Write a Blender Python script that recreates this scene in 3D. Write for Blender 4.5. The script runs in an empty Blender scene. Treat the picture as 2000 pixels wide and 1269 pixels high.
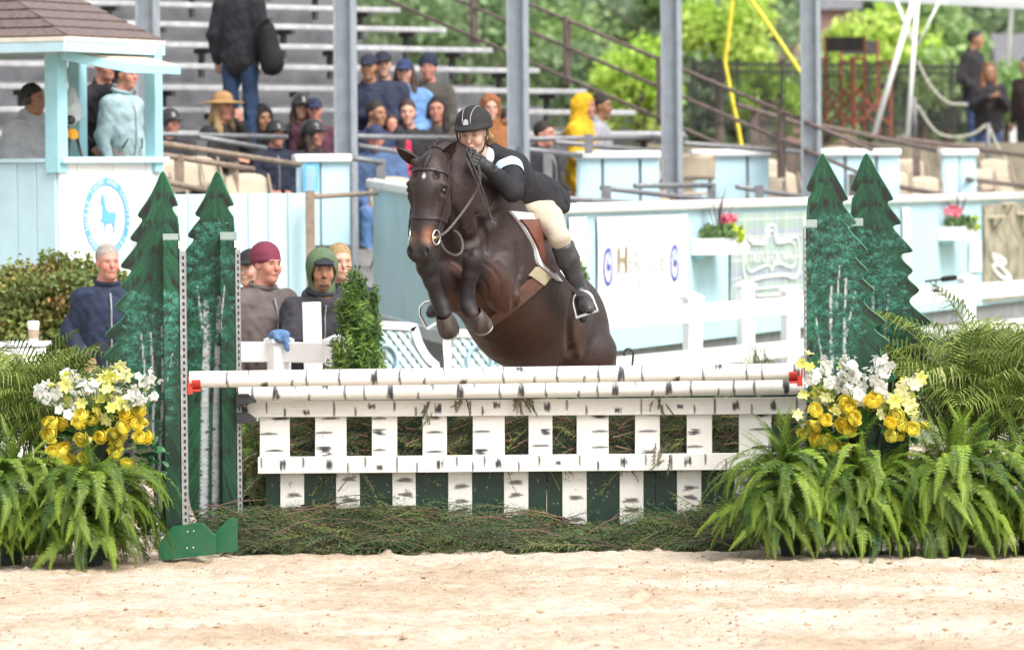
import bpy, bmesh, math, random
import numpy as np
from mathutils import Vector, Matrix, geometry
R = math.radians
random.seed(7)
rng = np.random.default_rng(7)
scene = bpy.context.scene
COL = scene.collection

# ------------------------------------------------------------------ camera
FPX, CX, CY = 11480.0, 1000.0, 634.5          # long lens: focal length in pixels of a 2000 px wide frame
CAM = np.array([0.0, -35.0, 2.2])
PIT = math.atan(284.5 / FPX); ROL = R(0.5)
_f = np.array([0, math.cos(PIT), -math.sin(PIT)]); _r = np.array([1.0, 0, 0]); _u = np.array([0, math.sin(PIT), math.cos(PIT)])
_r2 = math.cos(ROL) * _r - math.sin(ROL) * _u; _u2 = math.sin(ROL) * _r + math.cos(ROL) * _u
cam_data = bpy.data.cameras.new('camera'); cam = bpy.data.objects.new('camera', cam_data); COL.objects.link(cam)
cam_data.sensor_width = 36.0; cam_data.lens = 36.0 * FPX / 2000.0
cam_data.clip_start = 0.5; cam_data.clip_end = 900.0
cam_data.dof.use_dof = True; cam_data.dof.focus_distance = 34.7; cam_data.dof.aperture_fstop = 4.0
_m = Matrix.Identity(4)
for _i in range(3):
    _m[_i][0] = _r2[_i]; _m[_i][1] = _u2[_i]; _m[_i][2] = -_f[_i]; _m[_i][3] = CAM[_i]
cam.matrix_world = _m
scene.camera = cam

def P(x, y, d):
    """world point at a distance d in front of the camera station, sighted at (x, y)"""
    return CAM + d * (_f + (x - CX) / FPX * _r2 + (CY - y) / FPX * _u2)
def PZ(x, y, z=0.0):
    v = P(x, y, 1.0) - CAM
    return CAM + v * ((z - CAM[2]) / v[2])
def PV(x, y, p0, n):
    """sight line met with the plane through p0 with normal n"""
    v = P(x, y, 1.0) - CAM; p0 = np.asarray(p0, float); n = np.asarray(n, float)
    return CAM + v * (np.dot(p0 - CAM, n) / np.dot(v, n))

# ------------------------------------------------------------------ light
world = bpy.data.worlds.new('World'); scene.world = world; world.use_nodes = True
SUN_EL, SUN_AZ = R(52), R(140)
wn, wl = world.node_tree.nodes, world.node_tree.links
wn.clear()
sky = wn.new('ShaderNodeTexSky'); sky.sky_type = 'NISHITA'; sky.sun_disc = False
sky.sun_elevation = SUN_EL; sky.sun_rotation = SUN_AZ; sky.air_density = 1.0; sky.dust_density = 4.0; sky.ozone_density = 1.0
hs = wn.new('ShaderNodeHueSaturation'); hs.inputs['Saturation'].default_value = 0.22
bg = wn.new('ShaderNodeBackground'); bg.inputs['Strength'].default_value = 0.15
wo = wn.new('ShaderNodeOutputWorld')
wl.new(sky.outputs[0], hs.inputs['Color']); wl.new(hs.outputs[0], bg.inputs[0]); wl.new(bg.outputs[0], wo.inputs[0])
sun_d = bpy.data.lights.new('sun', 'SUN'); sun_d.energy = 1.5; sun_d.angle = R(30); sun_d.color = (1.0, 0.96, 0.9)
sun = bpy.data.objects.new('sun', sun_d); COL.objects.link(sun)
# the light comes from high up behind the camera, from the right
_sd = Vector((math.sin(SUN_AZ) * math.cos(SUN_EL), math.cos(SUN_AZ) * math.cos(SUN_EL), math.sin(SUN_EL)))
sun.rotation_euler = _sd.to_track_quat('Z', 'Y').to_euler()
sun.location = (40, -50, 60)
scene.view_settings.view_transform = 'Standard'
scene.view_settings.look = 'None'
scene.view_settings.exposure = 0.98
scene.view_settings.gamma = 1.0
scene.view_settings.use_curve_mapping = False
scene.cycles.max_bounces = 6
scene.cycles.use_denoising = True

# ------------------------------------------------------------------ materials
def rgb(h):
    """hex sRGB -> linear"""
    h = h.lstrip('#'); c = [int(h[i:i + 2], 16) / 255 for i in (0, 2, 4)]
    return tuple(v / 12.92 if v <= 0.04045 else ((v + 0.055) / 1.055) ** 2.4 for v in c)
MATS = {}
def mat(name, c, rough=0.6, var=0.15, scale=8.0, bump=0.0, bscale=60.0, metal=0.0, sheen=0.0, c2=None, detail=4.0,
        stretch=(1, 1, 1), attr=None, transl=0.0, spec=0.5, alpha=1.0, coat=0.0, dirt=0.0):
    """principled material with noise in its colour and a fine relief"""
    if name in MATS: return MATS[name]
    m = bpy.data.materials.new(name); m.use_nodes = True; MATS[name] = m
    nt = m.node_tree; N, L = nt.nodes, nt.links
    b = N['Principled BSDF']; out = N['Material Output']
    tc = N.new('ShaderNodeTexCoord'); mp = N.new('ShaderNodeMapping'); mp.inputs['Scale'].default_value = stretch
    L.new(tc.outputs['Object'], mp.inputs[0])
    nz = N.new('ShaderNodeTexNoise'); nz.inputs['Scale'].default_value = scale; nz.inputs['Detail'].default_value = detail
    L.new(mp.outputs[0], nz.inputs['Vector'])
    if attr:
        at = N.new('ShaderNodeAttribute'); at.attribute_name = attr
        mr = N.new('ShaderNodeMapRange'); mr.inputs[3].default_value = 1 - var; mr.inputs[4].default_value = 1 + var
        L.new(nz.outputs['Fac'], mr.inputs[0])
        mx = N.new('ShaderNodeVectorMath'); mx.operation = 'SCALE'
        L.new(at.outputs['Color'], mx.inputs[0]); L.new(mr.outputs[0], mx.inputs['Scale'])
        colsock = mx.outputs[0]
    else:
        cr = N.new('ShaderNodeValToRGB')
        a = np.array(c[:3]); 
        lo = np.clip(a * (1 - var), 0, 1); hi = np.clip(np.array(c2[:3]) if c2 else a * (1 + var), 0, 1)
        cr.color_ramp.elements[0].position = 0.3; cr.color_ramp.elements[0].color = (*lo, 1)
        cr.color_ramp.elements[1].position = 0.7; cr.color_ramp.elements[1].color = (*hi, 1)
        L.new(nz.outputs['Fac'], cr.inputs[0]); colsock = cr.outputs[0]
    if dirt > 0:
        n3 = N.new('ShaderNodeTexNoise'); n3.inputs['Scale'].default_value = 3.1; n3.inputs['Detail'].default_value = 9; n3.inputs['Roughness'].default_value = 0.75
        L.new(tc.outputs['Object'], n3.inputs['Vector'])
        m3 = N.new('ShaderNodeMapRange'); m3.inputs[1].default_value = 0.5; m3.inputs[2].default_value = 0.8; m3.inputs[3].default_value = 0; m3.inputs[4].default_value = dirt
        L.new(n3.outputs['Fac'], m3.inputs[0])
        mm = N.new('ShaderNodeMixRGB'); mm.inputs[2].default_value = (0.16, 0.13, 0.10, 1)
        L.new(m3.outputs[0], mm.inputs[0]); L.new(colsock, mm.inputs[1]); colsock = mm.outputs[0]
    L.new(colsock, b.inputs['Base Color'])
    b.inputs['Roughness'].default_value = rough; b.inputs['Metallic'].default_value = metal
    b.inputs['Specular IOR Level'].default_value = spec
    if sheen: b.inputs['Sheen Weight'].default_value = sheen
    if coat: b.inputs['Coat Weight'].default_value = coat; b.inputs['Coat Roughness'].default_value = 0.15
    if alpha < 1: b.inputs['Alpha'].default_value = alpha
    if bump > 0:
        n2 = N.new('ShaderNodeTexNoise'); n2.inputs['Scale'].default_value = bscale; n2.inputs['Detail'].default_value = 5
        L.new(mp.outputs[0], n2.inputs['Vector'])
        bp = N.new('ShaderNodeBump'); bp.inputs['Strength'].default_value = bump; bp.inputs['Distance'].default_value = 0.02
        L.new(n2.outputs['Fac'], bp.inputs['Height']); L.new(bp.outputs[0], b.inputs['Normal'])
    if transl > 0:
        tr = N.new('ShaderNodeBsdfTranslucent'); L.new(colsock, tr.inputs[0])
        ms = N.new('ShaderNodeMixShader'); ms.inputs[0].default_value = transl
        L.new(b.outputs[0], ms.inputs[1]); L.new(tr.outputs[0], ms.inputs[2]); L.new(ms.outputs[0], out.inputs[0])
    return m

M_paint = mat('painted_board', (1, 1, 1), 0.45, 0.06, 30, attr='Col', bump=0.05, bscale=120)
M_white = mat('white_gloss_paint', (0.80, 0.79, 0.76), 0.42, 0.05, 12, bump=0.06, bscale=90, dirt=0.18)
M_greenp = mat('green_gloss_paint', rgb('#0a5837'), 0.35, 0.12, 14, bump=0.05, dirt=0.25)
M_galv = mat('galvanised_steel', (0.42, 0.42, 0.43), 0.45, 0.2, 40, metal=0.7)
M_blackp = mat('black_plastic', (0.03, 0.03, 0.035), 0.4, 0.2, 20)
M_red = mat('red_plastic', rgb('#c23a32'), 0.4, 0.15, 20)

# ------------------------------------------------------------------ mesh building
class MB:
    def __init__(s): s.V = []; s.F = []; s.n = 0; s.C = []
    def add(s, V, F, c=None):
        V = np.asarray(V, float).reshape(-1, 3)
        if isinstance(F, np.ndarray): s.F.append(F + s.n)
        else:
            by = {}
            for f in F: by.setdefault(len(f), []).append(f)
            for k, fs in by.items(): s.F.append(np.asarray(fs, int) + s.n)
        s.V.append(V); s.n += len(V)
        s.C.append(np.tile(np.asarray(c if c is not None else (1, 1, 1), float), (len(V), 1)) if c is None or np.ndim(c) == 1 else np.asarray(c, float))
        return s
    def box(s, c, size, rot=None, col=None):
        h = np.asarray(size, float) / 2
        v = np.array([(x, y, z) for x in (-1, 1) for y in (-1, 1) for z in (-1, 1)], float) * h
        if rot is not None: v = v @ np.asarray(rot).T
        return s.add(v + np.asarray(c, float), [(0, 1, 3, 2), (4, 6, 7, 5), (0, 4, 5, 1), (2, 3, 7, 6), (0, 2, 6, 4), (1, 5, 7, 3)], col)
    def beam(s, a, b, w, h, up=(0, 0, 1), col=None):
        """box bar from a to b; h along up, w across"""
        a = np.asarray(a, float); b = np.asarray(b, float); t = b - a; l = np.linalg.norm(t); t = t / l
        up = np.asarray(up, float) if abs(np.dot(t, up)) < .999 else np.array((0.0, 1.0, 0.0)); x = np.cross(t, up); x /= np.linalg.norm(x); z = np.cross(x, t)
        return s.box((a + b) / 2, (w, l, h), np.stack([x, t, z], 1), col)
    def tube(s, pts, r, n=8, caps=True, flat=None, up=None, col=None):
        pts = np.asarray(pts, float); m = len(pts); r = np.broadcast_to(np.asarray(r, float), (m,))
        T = np.gradient(pts, axis=0); T /= np.maximum(np.linalg.norm(T, axis=1, keepdims=True), 1e-9)
        u = np.asarray(up if up is not None else ((0, 0, 1) if abs(T[0][2]) < 0.9 else (1, 0, 0)), float)
        V = []
        for i in range(m):
            x = np.cross(T[i], u); nx = np.linalg.norm(x)
            if nx < 1e-6: x = np.cross(T[i], (0.3, 0.8, 0.5)); nx = np.linalg.norm(x)
            x /= nx; y = np.cross(x, T[i]); 
            if up is None: u = y
            a = np.arange(n) * 2 * math.pi / n
            V.append(pts[i] + r[i] * (np.cos(a)[:, None] * x + np.sin(a)[:, None] * y * (flat or 1.0)))
        V = np.concatenate(V)
        i = np.arange(m - 1)[:, None] * n; j = np.arange(n)[None]; k = (j + 1) % n
        F = np.stack([i + j, i + k, i + n + k, i + n + j], -1).reshape(-1, 4)
        base = s.n
        s.add(V, F, col)
        if caps:
            s.F.append(np.arange(n)[None, ::-1] + base); s.F.append(np.arange(n)[None] + base + (m - 1) * n)
        return s
    def prism(s, poly, y0, y1, fr=None, col=None):
        """extrude a closed 2D outline (x, z) from y0 to y1; fr maps local -> world"""
        p = np.asarray(poly, float); n = len(p)
        V = np.concatenate([np.stack([p[:, 0], np.full(n, y0), p[:, 1]], 1), np.stack([p[:, 0], np.full(n, y1), p[:, 1]], 1)])
        if fr is not None: V = fr(V)
        i = np.arange(n); j = (i + 1) % n
        base = s.n
        s.add(V, np.stack([i, j, j + n, i + n], 1), col)
        s.F.append(i[None] + base); s.F.append(i[None, ::-1] + n + base)
        return s
    def lathe(s, prof, n=16, c=(0, 0, 0), rot=None, col=None):
        """profile of (r, z) turned about z"""
        prof = np.asarray(prof, float); m = len(prof); a = np.arange(n) * 2 * math.pi / n
        V = np.stack([prof[:, :1] * np.cos(a), prof[:, :1] * np.sin(a), np.repeat(prof[:, 1:], n, 1)], -1).reshape(-1, 3)
        if rot is not None: V = V @ np.asarray(rot).T
        i = np.arange(m - 1)[:, None] * n; j = np.arange(n)[None]; k = (j + 1) % n
        s.add(V + np.asarray(c, float), np.stack([i + j, i + k, i + n + k, i + n + j], -1).reshape(-1, 4), col)
        return s
    def ell(s, c, r, nu=12, nv=8, rot=None, col=None):
        t = np.linspace(-math.pi / 2, math.pi / 2, nv + 1)
        a = np.arange(nu) * 2 * math.pi / nu
        V = np.stack([np.cos(t)[:, None] * np.cos(a), np.cos(t)[:, None] * np.sin(a), np.repeat(np.sin(t)[:, None], nu, 1)], -1).reshape(-1, 3) * np.asarray(r, float)
        if rot is not None: V = V @ np.asarray(rot).T
        i = np.arange(nv)[:, None] * nu; j = np.arange(nu)[None]; k = (j + 1) % nu
        return s.add(V + np.asarray(c, float), np.stack([i + j, i + k, i + nu + k, i + nu + j], -1).reshape(-1, 4), col)
    def grid(s, V, nu, nv, col=None):
        """quads on an nu x nv array of points"""
        i = np.arange(nu - 1)[:, None] * nv; j = np.arange(nv - 1)[None]
        return s.add(V, np.stack([i + j, i + nv + j, i + nv + j + 1, i + j + 1], -1).reshape(-1, 4), col)
    def mesh(s, name, off=(0, 0, 0), attr=None, smooth=False):
        V = (np.concatenate(s.V) - np.asarray(off, float)).astype(np.float32)
        me = bpy.data.meshes.new(name)
        me.vertices.add(len(V)); me.vertices.foreach_set('co', V.ravel())
        tot = sum(f.size for f in s.F); npoly = sum(len(f) for f in s.F)
        me.loops.add(tot); me.polygons.add(npoly)
        me.loops.foreach_set('vertex_index', np.concatenate([f.ravel() for f in s.F]).astype(np.int32))
        st = []; b = 0
        for f in s.F: st.append(b + np.arange(len(f)) * f.shape[1]); b += f.size
        me.polygons.foreach_set('loop_start', np.concatenate(st).astype(np.int32))
        me.update(calc_edges=True)
        me.polygons.foreach_set('use_smooth', np.full(npoly, bool(smooth)))
        if attr:
            ca = me.color_attributes.new(attr, 'FLOAT_COLOR', 'POINT')
            C = np.concatenate(s.C); ca.data.foreach_set('color', np.concatenate([C, np.ones((len(C), 1))], 1).astype(np.float32).ravel())
        me.validate(); me.update()
        return me

def wloc(o):
    v = np.zeros(3)
    while o is not None: v += np.array(o.location); o = o.parent
    return v
def tag(o, label=None, cat=None, group=None, kind=None):
    if label: o['label'] = label
    if cat: o['category'] = cat
    if group: o['group'] = group
    if kind: o['kind'] = kind
    return o
def thing(name, loc, label, cat, group=None, rz=0.0):
    o = bpy.data.objects.new(name, None); COL.objects.link(o); o.location = tuple(loc); o.rotation_euler = (0, 0, rz)
    o.empty_display_size = 0.1
    return tag(o, label, cat, group)
def link(name, me, m, parent=None, loc=None, rot=None, scale=None):
    o = bpy.data.objects.new(name, me); COL.objects.link(o)
    if m is not None and not me.materials: me.materials.append(m)
    if parent is not None: o.parent = parent
    if loc is not None: o.location = tuple(loc)
    if rot is not None: o.rotation_euler = tuple(rot)
    if scale is not None: o.scale = scale if np.ndim(scale) else (scale,) * 3
    return o
def obj(name, mb, m, parent=None, smooth=False, bevel=0.0, attr=None, local=False, loc=None):
    """one mesh object; vertices are world coordinates unless local"""
    off = np.zeros(3) if local else (wloc(parent) if parent is not None else np.zeros(3))
    if parent is None and not local:
        V = np.concatenate(mb.V); off = np.array([V[:, 0].mean(), V[:, 1].mean(), V[:, 2].min()]); loc = off
    o = link(name, mb.mesh(name, off, attr, smooth), m, parent, loc)
    if bevel:
        b = o.modifiers.new('edge', 'BEVEL'); b.width = bevel; b.segments = 2; b.limit_method = 'ANGLE'; b.angle_limit = R(50)
    return o
def copy_tree(o, parent=None):
    c = o.copy(); COL.objects.link(c)
    if parent is not None: c.parent = parent
    for ch in o.children: copy_tree(ch, c)
    return c
def smooth_path(pts, n=40, closed=False):
    """Catmull-Rom through the points"""
    p = np.asarray(pts, float)
    if closed: q = np.concatenate([p[-1:], p, p[:2]]); segs = len(p)
    else: q = np.concatenate([2 * p[:1] - p[1:2], p, 2 * p[-1:] - p[-2:-1]]); segs = len(p) - 1
    t = np.linspace(0, segs, n, endpoint=not closed); i = np.minimum(t.astype(int), segs - 1); u = (t - i)[:, None]
    a, b, c, d = q[i], q[i + 1], q[i + 2], q[i + 3]
    return 0.5 * (2 * b + (c - a) * u + (2 * a - 5 * b + 4 * c - d) * u ** 2 + (3 * b - a - 3 * c + d) * u ** 3)
def chaikin(p, it=2, closed=True):
    p = np.asarray(p, float)
    for _ in range(it):
        q = np.roll(p, -1, 0)
        a = 0.75 * p + 0.25 * q; b = 0.25 * p + 0.75 * q
        if not closed:
            p = np.concatenate([p[:1], np.stack([a, b], 1).reshape(-1, p.shape[1])[:-2], p[-1:]])
        else: p = np.stack([a, b], 1).reshape(-1, p.shape[1])
    return p
def vnoise(p, scale, seed=0):
    """cheap smooth value noise on (n, 3) points, about -1..1"""
    r = np.random.default_rng(seed); out = np.zeros(len(p))
    for k in range(6):
        w = r.normal(size=3); w /= np.linalg.norm(w); f = scale * (0.7 + 0.9 * r.random())
        out += np.sin(p @ w * f + r.random() * 6.28)
    return out / 3.0
def inside(poly, pts):
    x, y = pts[:, 0], pts[:, 1]; r = np.zeros(len(pts), bool); n = len(poly)
    for i in range(n):
        a, b = poly[i], poly[(i + 1) % n]
        c = ((a[1] > y) != (b[1] > y)) & (x < (b[0] - a[0]) * (y - a[1]) / (b[1] - a[1] + 1e-12) + a[0]); r ^= c
    return r
def edge_dist(poly, pts):
    d = np.full(len(pts), 9.0); n = len(poly)
    for i in range(n):
        a = poly[i]; b = poly[(i + 1) % n]; ab = b - a; t = np.clip(((pts - a) @ ab) / max(ab @ ab, 1e-12), 0, 1)
        d = np.minimum(d, np.linalg.norm(pts - a - t[:, None] * ab, axis=1))
    return d
def inset(poly, e):
    p = np.asarray(poly); a = np.roll(p, 1, 0); b = np.roll(p, -1, 0); t = b - a; t /= np.maximum(np.linalg.norm(t, axis=1, keepdims=True), 1e-9)
    area = 0.5 * np.sum(p[:, 0] * np.roll(p[:, 1], -1) - np.roll(p[:, 0], -1) * p[:, 1])
    n = np.stack([-t[:, 1], t[:, 0]], 1) * (1 if area > 0 else -1)
    return p + n * e
def text_mesh(body, size, name='lettering', spacing=1.0):
    cu = bpy.data.curves.new(name, 'FONT'); cu.body = body; cu.size = size; cu.align_x = 'CENTER'; cu.align_y = 'CENTER'
    cu.space_character = spacing; cu.resolution_u = 3
    o = bpy.data.objects.new(name, cu); COL.objects.link(o)
    dg = bpy.context.evaluated_depsgraph_get()
    me = bpy.data.meshes.new_from_object(o.evaluated_get(dg)); me.name = name
    bpy.data.objects.remove(o); bpy.data.curves.remove(cu)
    V = np.zeros(len(me.vertices) * 3, np.float32); me.vertices.foreach_get('co', V); V = V.reshape(-1, 3)
    F = [tuple(p.vertices) for p in me.polygons]
    bpy.data.meshes.remove(me)
    return V, F

# ------------------------------------------------------------------ soft solids (signed distance fields meshed with surface nets)
class SDF:
    def __init__(s): s.p = []
    def cone(s, a, b, ra, rb=None, k=0.03, flat=None, sub=False):
        s.p.append(('c', np.asarray(a, float), np.asarray(b, float), ra, ra if rb is None else rb, k, flat, sub)); return s
    def ell(s, c, r, k=0.03, rot=None, sub=False):
        s.p.append(('e', np.asarray(c, float), np.asarray(r, float), None if rot is None else np.asarray(rot, float), 0, k, None, sub)); return s
    def chain(s, pts, rs, k=0.02, flat=None):
        for i in range(len(pts) - 1): s.cone(pts[i], pts[i + 1], rs[i], rs[i + 1], k, flat)
        return s
    def bounds(s, q):
        if q[0] == 'c':
            r = max(q[3], q[4]) * (max(1.0, q[6][1]) if q[6] else 1.0); return np.minimum(q[1], q[2]) - r, np.maximum(q[1], q[2]) + r
        r = max(q[2]); return q[1] - r, q[1] + r
    @staticmethod
    def dist(q, p):
        if q[0] == 'c':
            a, b, ra, rb, flat = q[1], q[2], q[3], q[4], q[6]
            pa = p - a; ba = b - a
            if flat is not None:
                ax = np.asarray(flat[0], float); ax = ax / np.linalg.norm(ax)
                fac = 1.0 / flat[1] - 1.0
                pa = pa + (pa @ ax)[..., None] * ax * fac; ba = ba + (ba @ ax) * ax * fac
            h = np.clip((pa @ ba) / max(ba @ ba, 1e-9), 0, 1)
            d = np.linalg.norm(pa - h[..., None] * ba, axis=-1) - (ra + (rb - ra) * h)
            return d * (min(1.0, flat[1]) if flat is not None else 1.0)
        pp = p - q[1]
        if q[3] is not None: pp = pp @ q[3]
        k0 = np.linalg.norm(pp / q[2], axis=-1); k1 = np.linalg.norm(pp / (q[2] ** 2), axis=-1)
        return k0 * (k0 - 1.0) / np.maximum(k1, 1e-6)
    @staticmethod
    def comb(f, d, q):
        k = max(q[5], 1e-4)
        if q[7]:
            d = -d; h = np.maximum(k - np.abs(f - d), 0) / k; return np.maximum(f, d) + h * h * k * 0.25
        h = np.maximum(k - np.abs(f - d), 0) / k; return np.minimum(f, d) - h * h * k * 0.25
    def eval(s, p):
        p = np.asarray(p, float); f = np.full(p.shape[:-1], 10.0)
        for q in s.p: f = s.comb(f, s.dist(q, p), q)
        return f
    def grad(s, p, e=0.004):
        p = np.asarray(p, float); g = np.zeros_like(p)
        for i in range(3):
            o = np.zeros(3); o[i] = e; g[..., i] = s.eval(p + o) - s.eval(p - o)
        return g / np.maximum(np.linalg.norm(g, axis=-1, keepdims=True), 1e-9)
    def onto(s, p, off=0.0, it=6):
        """bring points onto the level set at off"""
        p = np.array(p, float)
        for _ in range(it):
            p = p - s.grad(p) * np.clip(s.eval(p) - off, -0.05, 0.05)[..., None]
        return p
    def mesh(s, h, cut=None):
        lo = np.min([s.bounds(q)[0] for q in s.p if not q[7]], 0) - 3 * h
        hi = np.max([s.bounds(q)[1] for q in s.p if not q[7]], 0) + 3 * h
        n = np.ceil((hi - lo) / h).astype(int) + 1
        f = np.full(n, 10.0)
        ax = [lo[i] + np.arange(n[i]) * h for i in range(3)]
        for q in s.p:
            a, b = s.bounds(q); mg = q[5] + 2 * h
            i0 = np.maximum(np.floor((a - mg - lo) / h).astype(int), 0); i1 = np.minimum(np.ceil((b + mg - lo) / h).astype(int) + 1, n)
            if (i1 <= i0).any(): continue
            sl = tuple(slice(i0[i], i1[i]) for i in range(3))
            g = np.stack(np.meshgrid(*[ax[i][sl[i]] for i in range(3)], indexing='ij'), -1)
            f[sl] = s.comb(f[sl], s.dist(q, g), q)
        if cut is not None:
            g = np.stack(np.meshgrid(*ax, indexing='ij'), -1); f = np.maximum(f, cut(g))
        return surface_nets(f, lo, h)
_CO = np.array([(x, y, z) for x in (0, 1) for y in (0, 1) for z in (0, 1)])
_ED = [(a, b) for a in range(8) for b in range(a + 1, 8) if np.abs(_CO[a] - _CO[b]).sum() == 1]
def surface_nets(f, lo, h):
    n = np.array(f.shape) - 1
    neg = f < 0
    c = [neg[x:x + n[0], y:y + n[1], z:z + n[2]] for x, y, z in _CO]
    cnt = sum(a.astype(np.int8) for a in c)
    act = np.argwhere((cnt > 0) & (cnt < 8))
    vals = np.stack([f[act[:, 0] + o[0], act[:, 1] + o[1], act[:, 2] + o[2]] for o in _CO], 1)
    pos = np.zeros((len(act), 3)); num = np.zeros(len(act))
    for a, b in _ED:
        va, vb = vals[:, a], vals[:, b]; m = (va < 0) != (vb < 0)
        t = va[m] / (va[m] - vb[m]); pos[m] += _CO[a] + t[:, None] * (_CO[b] - _CO[a]); num[m] += 1
    V = lo + (act + pos / num[:, None]) * h
    idx = np.full(n, -1, np.int64); idx[act[:, 0], act[:, 1], act[:, 2]] = np.arange(len(act))
    F = []
    for ax in range(3):
        o = [0, 0, 0]; o[ax] = 1
        A = neg[:n[0] + 1 - o[0], :n[1] + 1 - o[1], :n[2] + 1 - o[2]]; B = neg[o[0]:, o[1]:, o[2]:]
        e = np.argwhere(A != B); b1, b2 = (ax + 1) % 3, (ax + 2) % 3
        e = e[(e[:, b1] > 0) & (e[:, b2] > 0) & (e[:, b1] < n[b1]) & (e[:, b2] < n[b2])]
        fl = A[e[:, 0], e[:, 1], e[:, 2]]
        q = []
        for d1, d2 in ((1, 1), (0, 1), (0, 0), (1, 0)):
            t = e.copy(); t[:, b1] -= d1; t[:, b2] -= d2; q.append(idx[t[:, 0], t[:, 1], t[:, 2]])
        q = np.stack(q, 1); q[~fl] = q[~fl][:, ::-1]; F.append(q)
    return V, np.concatenate(F)
def sdf_obj(name, s, h, m, parent=None, paint=None, cut=None, wob=None, attr='Col'):
    V, F = s.mesh(h, cut)
    if wob is not None: V = wob(V)
    mb = MB(); mb.add(V, F, paint(V) if paint is not None else None)
    return obj(name, mb, m, parent, smooth=True, attr=attr if paint is not None else None)
def rot3(x=0, y=0, z=0):
    return np.array(Matrix.Rotation(z, 3, 'Z') @ Matrix.Rotation(y, 3, 'Y') @ Matrix.Rotation(x, 3, 'X'))
# ================================================================== ground
def fnoise(nx, ny, sx, sy, lx, ly, seed):
    """smoothed random field on an nx x ny array, cell size sx, sy, feature size lx, ly"""
    r = np.random.default_rng(seed); a = r.normal(size=(nx, ny))
    kx = np.fft.fftfreq(nx, sx)[:, None]; ky = np.fft.fftfreq(ny, sy)[None]
    a = np.real(np.fft.ifft2(np.fft.fft2(a) * np.exp(-2 * (math.pi ** 2) * ((kx * lx) ** 2 + (ky * ly) ** 2))))
    return a / a.std()
SAND = rgb('#c9b59c')
def sand_material():
    m = bpy.data.materials.new('arena_sand'); m.use_nodes = True; N, L = m.node_tree.nodes, m.node_tree.links
    b = N['Principled BSDF']; b.inputs['Roughness'].default_value = 0.95; b.inputs['Specular IOR Level'].default_value = 0.15
    geo = N.new('ShaderNodeNewGeometry')
    mp = N.new('ShaderNodeMapping'); mp.inputs['Scale'].default_value = (1.0, 1.1, 1.0); mp.inputs['Rotation'].default_value = (0, 0, R(-6))
    L.new(geo.outputs['Position'], mp.inputs[0])
    n1 = N.new('ShaderNodeTexNoise'); n1.inputs['Scale'].default_value = 0.6; n1.inputs['Detail'].default_value = 8; n1.inputs['Roughness'].default_value = 0.72
    n2 = N.new('ShaderNodeTexNoise'); n2.inputs['Scale'].default_value = 14; n2.inputs['Detail'].default_value = 6; n2.inputs['Roughness'].default_value = 0.7
    n3 = N.new('ShaderNodeTexNoise'); n3.inputs['Scale'].default_value = 70; n3.inputs['Detail'].default_value = 3
    for n in (n1, n2, n3): L.new(mp.outputs[0], n.inputs['Vector'])
    r1 = N.new('ShaderNodeValToRGB'); e = r1.color_ramp.elements
    e[0].position = 0.40; e[0].color = (*rgb('#b9a68f'), 1); e[1].position = 0.60; e[1].color = (*rgb('#d6cabb'), 1)
    L.new(n1.outputs['Fac'], r1.inputs[0])
    r2 = N.new('ShaderNodeValToRGB'); e = r2.color_ramp.elements
    e[0].position = 0.33; e[0].color = (0.62, 0.55, 0.48, 1); e[1].position = 0.52; e[1].color = (1, 1, 1, 1)
    L.new(n2.outputs['Fac'], r2.inputs[0])
    mx = N.new('ShaderNodeMixRGB'); mx.blend_type = 'MULTIPLY'; mx.inputs[0].default_value = 0.75
    L.new(r1.outputs[0], mx.inputs[1]); L.new(r2.outputs[0], mx.inputs[2])
    r3 = N.new('ShaderNodeValToRGB'); e = r3.color_ramp.elements
    e[0].position = 0.3; e[0].color = (0.8, 0.76, 0.72, 1); e[1].position = 0.6; e[1].color = (1, 1, 1, 1)
    L.new(n3.outputs['Fac'], r3.inputs[0])
    mx2 = N.new('ShaderNodeMixRGB'); mx2.blend_type = 'MULTIPLY'; mx2.inputs[0].default_value = 0.8
    L.new(mx.outputs[0], mx2.inputs[1]); L.new(r3.outputs[0], mx2.inputs[2])
    L.new(mx2.outputs[0], b.inputs['Base Color'])
    bp = N.new('ShaderNodeBump'); bp.inputs['Strength'].default_value = 0.9; bp.inputs['Distance'].default_value = 0.02
    L.new(n3.outputs['Fac'], bp.inputs['Height']); L.new(bp.outputs[0], b.inputs['Normal'])
    return m
M_sand = sand_material()
mb = MB(); mb.grid(np.array([(x, y, -0.06) for x in (-300, 300) for y in (-120, 700)], float), 2, 2)
M_grass = mat('ground_earth', rgb('#6f7a55'), 0.95, 0.3, 1.5, c2=rgb('#8b8f70'))
tag(obj('ground', mb, M_grass), kind='structure')
mb = MB(); mb.grid(np.array([(x, y, -0.03) for x in (-30, 30) for y in (-36, 14)], float), 2, 2)
tag(obj('arena_ground', mb, M_sand), kind='structure')
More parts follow.
